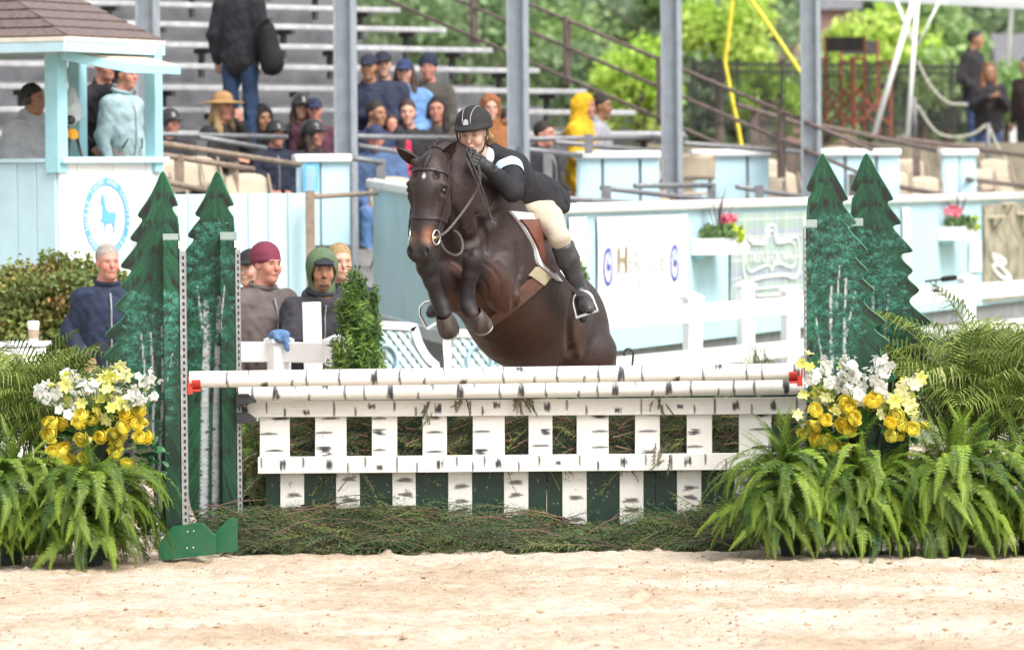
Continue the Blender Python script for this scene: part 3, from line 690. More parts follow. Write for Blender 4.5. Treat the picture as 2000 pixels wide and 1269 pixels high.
def planter(x, y, L_, lab, lab2, seed):
    r = np.random.default_rng(seed); a = on_wall(x, y, .02); root = thing('flower_box', tuple(a), lab, 'flower box', 'flower boxes on the wall')
    h_, dp = .155, .28; mb = MB(); o = a + WN * dp / 2 + WD * L_ / 2 - ZU * h_ / 2
    for sgn in (-1, 1): mb.box(o + WN * sgn * (dp / 2 - .01), (L_, .02, h_), WR); mb.box(o + WD * sgn * (L_ / 2 - .01), (.02, dp - .042, h_ - .004), WR)
    mb.box(o - ZU * (h_ / 2 - .015), (L_ - .05, dp - .05, .02), WR); obj('trough', mb, M_vinyl, root, bevel=.004)
    mb = MB(); mb.box(a + WD * .1 - ZU * (h_ + .02) + WN * .05, (.04, .12, .03), WR); obj('bracket', mb, M_blue2, root)
    p = thing('bedding_plants', tuple(o + ZU * h_ / 2), lab2, 'plants', 'plants in the flower boxes'); q = o + ZU * h_ / 2
    mb = MB(); leaf_cloud(mb, q + ZU * .04, (.20, .42, .09), 420, .06, r); obj('foliage', mb, M_fgreen, p)
    for k in range(5): mb = MB(); leaf_cloud(mb, q + WD * r.uniform(-.45, .45) + WN * r.uniform(-.1, .1) + ZU * r.uniform(.12, .2), (.05, .05, .04), 60, .04, r); obj('flower_head', mb, M_pink, p)
    mb = MB(); leaf_cloud(mb, q + WD * .25 + WN * .1 + ZU * .03, (.09, .16, .10), 120, .07, r); obj('lime_foliage', mb, M_lime, p)
    for k in range(9):
        e = q + ZU * .02; t = e + ZU * r.uniform(.28, .5) + WN * r.normal() * .10 + WD * r.normal() * .2; mb = MB(); mb.tube([e, (e + t) / 2 + ZU * .03, t], [.010, .012, .002], 4, flat=.3); obj('spike_leaf', mb, M_cord, p)
planter(1350, 466, .95, 'white flower box beside the tartan banner', 'pink geraniums and dark spiky leaves in the box by the tartan', 61)
planter(1832, 443, .95, 'white flower box by the right picture edge', 'red and yellow flowers in the right flower box', 62)
# ---- white fence in front of the wall
def fence(label, posts, rails, hp=1.2, group='white arena fences'):
    a = posts[0]; root = thing('white_fence', (a[0], a[1], 0), label, 'fence', group)
    for p in posts:
        mb = MB(); mb.box((p[0], p[1], hp / 2), (.127, .127, hp), rot3(z=R(25))); o = obj('post', mb, M_vinyl, root, bevel=.008)
        mb = MB(); c = rot3(z=R(25)); b = np.array([(x * .078, y * .078, 0) for x, y in ((-1, -1), (1, -1), (1, 1), (-1, 1))]) @ c.T
        V = np.concatenate([b + (p[0], p[1], hp), b + (p[0], p[1], hp + .025), [[p[0], p[1], hp + .07]]]); mb.add(V, [(0, 1, 5, 4), (1, 2, 6, 5), (2, 3, 7, 6), (3, 0, 4, 7), (4, 5, 8), (5, 6, 8), (6, 7, 8), (7, 4, 8), (3, 2, 1, 0)]); obj('post_cap', mb, M_vinyl, o)
    for i in range(len(posts) - 1):
        for z, h_ in rails: mb = MB(); p0, p1 = np.array((*posts[i][:2], z)), np.array((*posts[i + 1][:2], z)); t = nrm(p1 - p0); mb.beam(p0 + t * .03, p1 - t * .03, .04, h_); obj('rail', mb, M_vinyl, root, bevel=.005)
    return root
F0 = np.array((1.48, 48.2 - 35)); FD = nrm(np.array((2.89, 7.8)))
fence('white two-rail fence receding along the right of the arena', [F0 + FD * s_ for s_ in (-2.65, 0, 2.65, 5.3, 8.2, 10.9, 13.6)], [(1.09, .15), (.72, .14)])
p = P(1457, 700, 53.5); mb = MB()
fence('single white post standing behind the right fence rails', [p[:2]], [], 1.2)
pl = [P(x, 700, d)[:2] for x, d in ((430, 39.4), (545, 39.3), (658, 38.9))]
fence('white fence with flat capped post left of the small conifer', pl, [(1.06, .135), (.66, .13)], 1.12)
mb = MB(); a = P(612, 590, 39.3); mb.box((a[0], a[1], a[2] / 2), (.125, .05, a[2]), rot3(y=R(-1))); tag(obj('white_board', mb, M_vinyl, bevel=.006), 'tall white board standing upright behind the left fence', 'board')
# blue cloth on the fence post
r = np.random.default_rng(9); S_ = SDF(); c = P(548, 652, 39.25); S_.ell(c, (.07, .05, .03), .03); S_.cone(c + (.03, -.02, -.01), c + (.05, -.04, -.09), .03, .025, .02); S_.cone(c + (-.05, 0, 0), c + (-.02, -.04, -.03), .03, .03, .02)
tag(sdf_obj('cloth', S_, .012, mat('blue_cloth', rgb('#55749a'), .9, .2, 20, bump=.3), wob=lambda V: V + .006 * np.stack([vnoise(V, 60, 1), vnoise(V, 70, 2), vnoise(V, 60, 3)], 1)), 'crumpled blue cloth lying on the left fence post', 'cloth')
# ---- lattice stands behind the jump
M_latt = mat('pale_aqua_lattice', rgb('#cfe7ea'), .6, .06)
def lattice(px, d, label, em):
    Yp = P(800, 700, d)[1]; poly = chaikin(np.array([PV(x, y, (0, Yp, 0), (0, 1, 0))[[0, 2]] for x, y in px]), 2); inn = inset(poly, .055)
    c = poly.mean(0); root = thing('lattice_stand', (c[0], Yp, 0), label, 'jump standard', 'lattice stands')
    n = len(poly); i = np.arange(n); j = (i + 1) % n; mb = MB(); V = np.concatenate([np.stack([q[:, 0], np.full(n, y), q[:, 1]], 1) for q, y in ((poly, Yp), (inn, Yp), (inn, Yp + .04), (poly, Yp + .04))])
    mb.add(V, np.concatenate([np.stack([i + k * n, j + k * n, j + ((k + 1) % 4) * n, i + ((k + 1) % 4) * n], 1) for k in range(4)])); obj('frame', mb, M_vinyl, root)
    lo, hi = inn.min(0), inn.max(0)
    for s_ in (1, -1):
        for o in np.arange(-1.6, 2.4, .085):
            t = np.linspace(0, 1, 60); L2 = np.stack([lo[0] + (hi[0] - lo[0]) * t, lo[1] + o + s_ * (hi[0] - lo[0]) * t * 1.35 + (0 if s_ > 0 else .9)], 1); ins = inside(inn, L2)
            if ins.sum() < 3: continue
            k = np.where(ins)[0]; a, b = L2[k[0]], L2[k[-1]]; mb = MB(); mb.beam((a[0], Yp + .02 + .006 * s_, a[1]), (b[0], Yp + .02 + .006 * s_, b[1]), .008, .03, up=(1, 0, 0)); obj('slat', mb, M_latt, root)
    mb = MB(); V = np.stack([inn[:, 0], np.full(n, Yp + .036), inn[:, 1]], 1); mb.add(V, [tuple(range(n))]); obj('backing', mb, M_vinyl, root)
    q = PV(em[0], em[1], (0, Yp - .004, 0), (0, 1, 0)); a = np.linspace(0, 2 * math.pi, 32); mb = MB(); mb.tube(np.stack([q[0] + .085 * np.cos(a), np.full(32, q[1]), q[2] + .105 * np.sin(a)], 1), .014, 6, caps=False); obj('emblem_ring', mb, mat('faded_ring', rgb('#a9d3e6'), .6, .05), root)
lattice([(660, 626), (812, 628), (818, 640), (824, 664), (840, 694), (868, 716), (868, 1000), (660, 1000)], 40.2, 'white lattice stand with curved side next to the small conifer', (752, 704))
lattice([(868, 1000), (868, 716), (866, 690), (864, 664), (872, 646), (905, 641), (1010, 655), (1040, 715), (1040, 1000)], 40.4, 'white lattice stand seen under the horse belly', (938, 704))

def bench_d(px, py, k):
    q = PV(px, py, E0 + NB * RUN * k, np.array((U[1], -U[0], 0))); return float((q - CAM) @ _f)
def seat_d(px, py, k=-1, off=.12):
    """distance of someone on bench k, or a little before it in the boxes, sighted at (px, py)"""
    return bench_d(px, py, k) - off
# ================================================================== raised ground, trees and things beyond the stand
mb = MB(); pts = [P(1260, 300, 73), P(2300, 300, 78), P(2600, 300, 140), P(300, 300, 140), P(900, 300, 80)]
mb.prism([(p[0], p[1]) for p in pts], 0, 1, fr=lambda V: np.stack([V[:, 0], V[:, 2], V[:, 1] * 2.62], 1)); tag(obj('terrace', mb, mat('terrace_earth', rgb('#7d7566'), .9, .3, 3, bump=.3)), kind='structure')
def tree(px, py, d, rad, cols, label, seed, n=2600, size=.17, trunk=True, blobs=9):
    r = np.random.default_rng(seed); c = P(px, py, d); root = thing('tree', (c[0], c[1], 2.6), label, 'tree', 'trees beyond the grandstand')
    mb = MB(); C_ = []; cols = [np.array(rgb(h)) * .95 for h in cols]
    for k in range(blobs):
        dv = r.normal(size=3); dv /= np.linalg.norm(dv); bc = c + dv * rad * np.array((.75, .6, .65)) * r.uniform(.3, 1.0); m0 = mb.n
        leaf_cloud(mb, bc, (rad * r.uniform(.3, .5),) * 3, n // blobs, size, r); mb.C[-1] = np.tile(cols[int(r.integers(len(cols)))], (mb.n - m0, 1)) * np.repeat(r.uniform(.75, 1.25, ((mb.n - m0) // 4, 1)), 4, 0)
    obj('crown', mb, M_leafc, root, attr='Col')
    mb = MB(); b = np.array((c[0], c[1], 2.5)); mb.tube(smooth_path([b, b + (c - b) * .5 + (.05, 0, 0), c + (0, 0, rad * .4)], 10), np.linspace(.16, .04, 10) * rad / 1.5, 8); 
    for k in range(5): a = r.uniform(0, 6.28); q = b + (c - b) * r.uniform(.5, .9); mb.tube([q, q + np.array((math.cos(a), math.sin(a), .6)) * rad * .6], [.05, .012], 5)
    obj('trunk', mb, M_bark, root, smooth=True)
M_leafc = mat('tree_leaves', (1, 1, 1), .6, .2, 3, attr='Col', transl=.45, spec=.2); M_bark = mat('bark', rgb('#5c5148'), .9, .3, 10, bump=.5)
DG, MG, YG = ('#94ab80', '#a0b88c', '#839c74'), ('#9ab878', '#8cab6c', '#a8c284'), ('#bcd866', '#aed058', '#cce07a')  # leaf colours paled and whitened, haze put into them
tree(905, 60, 100, 1.7, DG, 'dark green tree behind the top of the bench ends', 401)
tree(1070, 30, 104, 1.8, MG + DG, 'tall mid green tree between two steel columns', 402)
tree(1120, 150, 96, 1.1, DG, 'low dark green tree beside the guard rail post', 403, 1800)
tree(1245, 175, 90, 1.05, YG, 'bright yellow green shrub like tree by the guard rail', 404, 2200, .13)
tree(1260, 20, 108, 1.4, DG + MG, 'green tree above the bright shrub', 405)
tree(1400, 60, 92, 1.0, YG, 'bright lime tree right of the fourth steel column', 406, 2000, .14)
tree(1480, 180, 94, .8, YG, 'small lime tree behind the iron fence', 407, 1600, .13)
tree(1480, 10, 112, 1.5, DG, 'dark tree behind the yellow straps', 408)
tree(1730, 120, 96, 1.3, MG + YG, 'green tree behind the slanting white tent pole', 409)
tree(1850, 90, 100, 1.3, MG, 'mid green tree behind the standing man', 410)
tree(1610, 200, 104, 1.1, MG, 'green tree below the brown house', 411, 1800)
tree(1960, 200, 99, .8, MG, 'low green tree at the right edge behind the standing couple', 412, 1500)
for i, (x, y) in enumerate(((820, 20), (980, 120), (1180, 60), (1350, 150), (1560, 60), (1690, 20), (1800, 190), (1960, 40), (1420, 230), (1620, 60))):
    tree(x, y, 134, 2.1, ('#93a884', '#a0b48e', '#869c78'), 'far green tree of the row behind, %s' % ('leftmost', 'left of the second column', 'behind the bright shrub', 'behind the iron fence end', 'beside the brown house', 'above the brown house', 'behind the tent pole foot', 'rightmost', 'low behind the fence', 'directly behind the brown house')[i], 430 + i, 2000, .24)
# house
M_hbrk = mat('brown_brick', rgb('#8a6f68'), .9, .15, 10); M_roof = mat('house_roof', rgb('#6c6c70'), .9, .2, 10)
def house(x0, x1, yt, yb, d, label, wall_m, gable):
    a, b = P(x0, yt, d), P(x1, yt, d); z0 = 2.4; zt = a[2]; root = thing('house', ((a[0] + b[0]) / 2, a[1], z0), label, 'house', 'houses beyond the trees')
    w = b[0] - a[0]; mb = MB(); mb.box(((a[0] + b[0]) / 2, a[1] + 1.5, (zt + z0) / 2), (w, 3, zt - z0)); obj('wall', mb, wall_m, root)
    mb = MB(); V = [(a[0] - .15, a[1] - .15, zt), (b[0] + .15, a[1] - .15, zt), (b[0] + .15, a[1] + 3.15, zt), (a[0] - .15, a[1] + 3.15, zt), (a[0] - .15, a[1] + 1.5, zt + gable), (b[0] + .15, a[1] + 1.5, zt + gable)]
    mb.add(V, [(0, 1, 5, 4), (2, 3, 4, 5), (0, 4, 3), (1, 2, 5), (3, 2, 1, 0)]); obj('roof', mb, M_roof, root)
    for f in (.25, .7):
        mb = MB(); mb.box((a[0] + w * f, a[1] - .01, (zt + z0) / 2 + .35), (.35, .04, .6)); wn_ = obj('window', mb, M_vinyl, root); mb = MB(); mb.box((a[0] + w * f, a[1] - .032, (zt + z0) / 2 + .35), (.27, .01, .5)); obj('pane', mb, mat('window_glass', (.10, .12, .14), .1, .1), wn_)
house(1520, 1670, 20, 120, 128, 'brown brick house between the lime trees', M_hbrk, 1.2)
house(1962, 2140, 150, 210, 118, 'pale house with grey roof at the right edge', mat('pale_wall', (.62, .62, .6), .8, .08, 4), .9)
# iron fence
M_iron = mat('black_iron', (.03, .032, .03), .5, .2, 20, metal=.3)
ir = thing('iron_fence', tuple(P(1350, 255, 79)), 'black iron picket fence in front of the trees', 'fence')
a, b = P(1352, 120, 79), P(1875, 116, 83); zb = P(1352, 252, 79)[2]; n = 62; me = None
for i in range(n + 1):
    q = a + (b - a) * i / n; h_ = a[2] - zb
    if me is None: mb = MB(); mb.box((0, 0, h_ / 2), (.026, .026, h_)); me = mb.mesh('picket')
    link('picket', me, M_iron, ir, np.array((q[0], q[1], zb)) - np.array(ir.location))
for z in (a[2] - .03, a[2] - .13, zb + .08): mb = MB(); mb.beam((a[0], a[1], z), (b[0], b[1], z), .03, .035); obj('rail', mb, M_iron, ir)
for i in range(0, n + 1, 10): q = a + (b - a) * i / n; mb = MB(); mb.box((q[0], q[1] + .01, (zb + a[2]) / 2), (.05, .05, a[2] - zb + .08)); obj('post', mb, M_iron, ir)
# tent with its poles
M_tent = mat('white_tent_cloth', (.8, .8, .82), .6, .04, 3, transl=.2); M_pole = mat('white_pole', (.78, .78, .77), .4, .05)
tent = thing('tent', tuple(P(1800, 300, 72)), 'white tent canopy on poles at the upper right', 'tent')
a, b = P(1440, -12, 74), P(2100, 24, 70); mb = MB(); nn = 30
V = []
for i in range(nn):
    for k, (dy, dz) in enumerate(((0, -.0), (0.02, .16), (.5, .3), (2.5, .9))): V.append(a + (b - a) * i / (nn - 1) + np.array((0, dy + .015 * math.sin(i * 1.7) * (k == 0), dz)))
mb.grid(np.array(V), nn, 4); obj('canopy', mb, M_tent, tent, smooth=True)
for (x0, y0, x1, y1, r_) in ((1787, -10, 1706, 268, .035), (1792, -10, 1772, 278, .03), (1745, -10, 1786, 92, .022), (1976, 10, 1968, 130, .03), (1836, 0, 1792, 90, .015)):
    mb = MB(); mb.tube([P(x0, y0, 71.5), P(x1, y1, 71.5)], r_, 8); obj('pole', mb, M_pole, tent, smooth=True)
# yellow straps
M_yel = mat('yellow_strap', rgb('#e8d440'), .5, .12, 8)
for lab, px in (('yellow padded strap that bends beside the fourth column', [(1432, -12), (1424, 60), (1416, 122), (1428, 185), (1440, 240), (1449, 292)]), ('straight yellow strap slanting down to the fifth column', [(1460, -10), (1510, 62), (1566, 145)])):
    pts = np.array([P(x, y, 69) for x, y in px]); mb = MB(); mb.tube(smooth_path(pts, 24) if len(px) < 4 else pts, .045, 8, flat=.5); tag(obj('yellow_strap', mb, M_yel), lab, 'strap', 'yellow tent straps')
# chain between white posts
ch = thing('rope_barrier', tuple(P(1850, 290, 76)), 'sagging white rope barrier between posts on the right', 'barrier')
for pts in ([(1792, 120), (1815, 165), (1850, 200), (1890, 205)], [(1790, 205), (1825, 255), (1860, 268), (1900, 262), (1925, 245)], [(1932, 250), (1950, 290), (1972, 325)]):
    mb = MB(); mb.tube(smooth_path([P(x, y, 75.5) for x, y in pts], 20), .022, 6); obj('rope', mb, mat('rope', rgb('#a9a79c'), .8, .2, 30), ch, smooth=True)
for x, y0, y1 in ((1930, 240, 345), (1786, 190, 280)): a, b = P(x, y0, 75.5), P(x, y1, 75.5); mb = MB(); mb.tube([a, b], .028, 8); obj('post', mb, M_gpipe, ch, smooth=True)
# tall director's chairs
M_mahog = mat('red_brown_wood', rgb('#8a4a34'), .5, .2, 14)
def director_chair(px, yb, d, lab, rz):
    c = P(px, yb, d); root = thing('director_chair', tuple(c), lab, 'chair', 'tall director chairs', rz); s = .26
    B_ = lambda nm, a, b, w, m: obj(nm, MB().beam(a, b, w, w), m, root, local=True)
    for x in (-s, s):
        for y in (-.2, .2): B_('leg', (x, y, 0), (x, y, .74 if y < 0 else .74), .03, M_mahog)
        B_('arm_rest', (x, -.24, .95), (x, .24, .95), .04, M_mahog); B_('back_upright', (x, .2, .74), (x, .22, 1.25), .03, M_mahog); B_('arm_post', (x, -.2, .74), (x, -.2, .95), .03, M_mahog)
        B_('foot_bar', (x, -.2, .2), (x, .2, .2), .025, M_mahog)
    for y in (-.2, .2): B_('cross_bar', (-s, y, .12), (s, y, .62), .028, M_mahog); B_('cross_bar', (-s, y, .62), (s, y, .12), .028, M_mahog)
    obj('seat', MB().box((0, 0, .73), (.5, .42, .02)), M_dark, root, local=True); obj('back_canvas', MB().box((0, .22, 1.14), (.54, .02, .18)), M_dark, root, local=True)
director_chair(1640, 262, 74.5, 'red brown director chair with black back, left of the two', R(-25)); director_chair(1692, 265, 76, 'red brown director chair nearer the tent pole', R(20))
# ---- hedge and small conifer
M_hedge = mat('hedge_leaves', (1, 1, 1), .6, .15, 6, attr='Col', transl=.2)
r = np.random.default_rng(41); mb = MB(); hc = [np.array(rgb(h)) * 1.15 for h in ('#66713a', '#7a7a40', '#586a36', '#8a7040', '#7f8a48')]
for i in range(230):
    px = r.uniform(-60, 262); top = 505 + 55 * ((px - 110) / 150) ** 2 + (60 if px > 235 else 0); py = top + 22 + (690 - top) * r.random() ** 1.3; c = P(px, py, 44.2 - .45 * r.random() + (.0 if py > top + 40 else .3)); m0 = mb.n
    leaf_cloud(mb, c, (.17, .16, .12), 120, .042, r); k = (mb.n - m0) // 4; f = (py - top) / 190; cc = hc[int(r.integers(5))]
    mb.C[-1] = np.tile(cc, (mb.n - m0, 1)) * np.repeat(r.uniform(.7, 1.3, (k, 1)), 4, 0)
for i in range(60):
    px = r.uniform(0, 250); top = 505 + 55 * ((px - 110) / 150) ** 2; c = P(px, top, 44.1); leaf_cloud(mb, c, (.015, .015, .09), 14, .035, r); mb.C[-1] = np.tile(hc[4], (56, 1))
hd_ = thing('hedge', tuple(P(100, 700, 44.2) * (1, 1, 0)), 'rounded clipped hedge with reddish tips in front of the booth', 'hedge'); obj('foliage', mb, M_hedge, hd_, attr='Col')
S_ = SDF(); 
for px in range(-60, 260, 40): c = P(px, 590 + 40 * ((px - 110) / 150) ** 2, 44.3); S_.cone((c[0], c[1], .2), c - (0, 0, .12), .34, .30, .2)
sdf_obj('shade_core', S_, .06, mat('hedge_shade', (.05, .055, .03), .9, .3, 10), hd_)  # dark solid core; shade between the leaves is put into its colour
def conifer(px, yt, d, w, label, seed, n=60):
    r = np.random.default_rng(seed); tp = P(px, yt, d); root = thing('conifer', (tp[0], tp[1], 0), label, 'conifer', 'small conifers'); mb = MB(); cc = [np.array(rgb(h)) * .85 for h in ('#5a7a34', '#6b8c3c', '#4f6e34', '#82a048', '#466032')]
    for i in range(n * 6):
        f = r.random() ** .8; z = tp[2] * (1 - f * .93); rad = w * (.12 + 1.0 * f ** .75) * (.9 + .15 * math.sin(i)); a = r.uniform(0, 6.28); rad *= r.uniform(.75, 1.15); q = np.array((tp[0] + rad * math.cos(a) * r.uniform(.5, 1), tp[1] + rad * math.sin(a) * r.uniform(.5, 1), z)); m0 = mb.n
        leaf_cloud(mb, q, (.04, .04, .09), 40, .055, r, .10); mb.C[-1] = np.tile(cc[int(r.integers(5))], (mb.n - m0, 1)) * np.repeat(r.uniform(.7, 1.3, ((mb.n - m0) // 4, 1)), 4, 0)
    obj('crown', mb, M_hedge, root, attr='Col'); mb = MB(); mb.tube([(tp[0], tp[1], 0), tp - (0, 0, .1)], [.05, .012], 7); obj('trunk', mb, M_bark, root)
conifer(692, 538, 38.6, .30, 'small green conifer beside the left white fence', 51); conifer(724, 578, 38.9, .17, 'lower tip of conifer right of its taller twin', 52, 30); conifer(1132, 520, 41.5, .20, "conifer peeping out behind the horse's rump", 53)
# ================================================================== the jump
class Canvas:
    """paint on a flat board: x to the right, z up, metres"""
    def __init__(s, x0, x1, z0, z1, res, c):
        s.x0, s.z0, s.res = x0, z0, res
        s.nx = int((x1 - x0) / res) + 2; s.nz = int((z1 - z0) / res) + 2
        s.a = np.tile(np.asarray(c, float), (s.nx, s.nz, 1)); s.r = np.random.default_rng(3)
    def dab(s, x, z, rx, rz, ang, c, al=1.0, soft=0.3):
        m = max(rx, rz) + s.res
        i0 = max(int((x - m - s.x0) / s.res), 0); i1 = min(int((x + m - s.x0) / s.res) + 2, s.nx)
        j0 = max(int((z - m - s.z0) / s.res), 0); j1 = min(int((z + m - s.z0) / s.res) + 2, s.nz)
        if i0 >= i1 or j0 >= j1: return
        X = (s.x0 + np.arange(i0, i1) * s.res - x)[:, None]; Z = (s.z0 + np.arange(j0, j1) * s.res - z)[None]
        ca, sa = math.cos(ang), math.sin(ang)
        q = np.sqrt(((X * ca + Z * sa) / rx) ** 2 + ((-X * sa + Z * ca) / rz) ** 2)
        w = (np.clip((1 - q) / soft, 0, 1) * al)[..., None]
        s.a[i0:i1, j0:j1] = s.a[i0:i1, j0:j1] * (1 - w) + np.asarray(c) * w
    def stroke(s, pts, w, c, al=1.0, taper=0.3):
        pts = np.asarray(pts, float); c = np.asarray(c)
        m = w + s.res; lo = pts.min(0) - m; hi = pts.max(0) + m
        i0 = max(int((lo[0] - s.x0) / s.res), 0); i1 = min(int((hi[0] - s.x0) / s.res) + 2, s.nx)
        j0 = max(int((lo[1] - s.z0) / s.res), 0); j1 = min(int((hi[1] - s.z0) / s.res) + 2, s.nz)
        if i0 >= i1 or j0 >= j1: return
        X = (s.x0 + np.arange(i0, i1) * s.res)[:, None]; Z = (s.z0 + np.arange(j0, j1) * s.res)[None]
        n = len(pts) - 1; q = None
        for k in range(n):
            ax, az = pts[k]; bx, bz = pts[k + 1] - pts[k]
            t = np.clip(((X - ax) * bx + (Z - az) * bz) / max(bx * bx + bz * bz, 1e-12), 0, 1)
            u = (k + t) / n; ww = w * (taper + (1 - taper) * np.sin(math.pi * (.05 + .9 * u)))
            qq = np.hypot(X - ax - t * bx, Z - az - t * bz) / ww
            q = qq if q is None else np.minimum(q, qq)
        wt = (np.clip((1 - q) / .4, 0, 1) * al)[..., None]
        s.a[i0:i1, j0:j1] = s.a[i0:i1, j0:j1] * (1 - wt) + c * wt
    def brush(s, x0, x1, z0, z1, c, al=0.9, vert=True):
        """dry brush mark: many hair lines"""
        for k in range(22):
            if vert:
                x = s.r.uniform(x0, x1); a = s.r.uniform(z0, (z0 + z1) / 2); b = s.r.uniform((z0 + z1) / 2, z1)
                s.dab(x, (a + b) / 2, (x1 - x0) * .09 + .0015, (b - a) / 2 + .002, 0, c, al * s.r.uniform(.65, 1), .4)
            else:
                z = s.r.uniform(z0, z1); a = s.r.uniform(x0, (x0 + x1) / 2); b = s.r.uniform((x0 + x1) / 2, x1)
                s.dab((a + b) / 2, z, (b - a) / 2 + .002, (z1 - z0) * .09 + .0015, 0, c, al * s.r.uniform(.65, 1), .4)
    def at(s, x, z):
        i = np.clip((np.asarray(x) - s.x0) / s.res, 0, s.nx - 1.001); j = np.clip((np.asarray(z) - s.z0) / s.res, 0, s.nz - 1.001)
        i0 = i.astype(int); j0 = j.astype(int); u = (i - i0)[:, None]; v = (j - j0)[:, None]
        a = s.a
        return (a[i0, j0] * (1 - u) + a[i0 + 1, j0] * u) * (1 - v) + (a[i0, j0 + 1] * (1 - u) + a[i0 + 1, j0 + 1] * u) * v

def painted_board(name, poly, Y, th, canvas, edge_c, m, parent, res=0.008):
    """sawn board facing the camera side, painted on its face, with a rounded edge"""
    poly = np.asarray(poly, float)
    inn = inset(poly, 0.006)
    lo, hi = poly.min(0), poly.max(0)
    gx, gz = np.meshgrid(np.arange(lo[0], hi[0], res), np.arange(lo[1], hi[1], res), indexing='ij')
    g = np.stack([gx.ravel(), gz.ravel()], 1); g = g + rng.uniform(-.2, .2, g.shape) * res
    g = g[inside(inn, g)]; g = g[edge_dist(inn, g) > res * .6]
    n = len(inn); pts = np.concatenate([inn, g])
    out = geometry.delaunay_2d_cdt([Vector(p) for p in pts], [], [list(range(n))], 1, 1e-6)
    v2 = np.array([tuple(p) for p in out[0]]); F = [tuple(f) for f in out[2]]
    mb = MB()
    V = np.stack([v2[:, 0], np.full(len(v2), Y), v2[:, 1]], 1)
    F = np.array([f for f in F if len(f) == 3])
    a, b, c = V[F[:, 0]], V[F[:, 1]], V[F[:, 2]]
    fl = np.cross(b - a, c - a)[:, 1] > 0; F[fl] = F[fl][:, ::-1]
    mb.add(V, F, canvas.at(v2[:, 0], v2[:, 1]))
    n = len(poly); i = np.arange(n); j = (i + 1) % n
    rings = [(inn, Y), (poly, Y + .005), (poly, Y + th)]
    V = np.concatenate([np.stack([p[:, 0], np.full(n, y), p[:, 1]], 1) for p, y in rings])
    mb.add(V, np.concatenate([np.stack([i + k * n, j + k * n, j + (k + 1) * n, i + (k + 1) * n], 1) for k in (0, 1)]), edge_c)
    base = mb.n; mb.add(np.stack([poly[:, 0], np.full(n, Y + th), poly[:, 1]], 1), np.arange(n)[None, ::-1].copy(), np.array(edge_c) * .5)
    return obj(name, mb, m, parent, attr='Col')

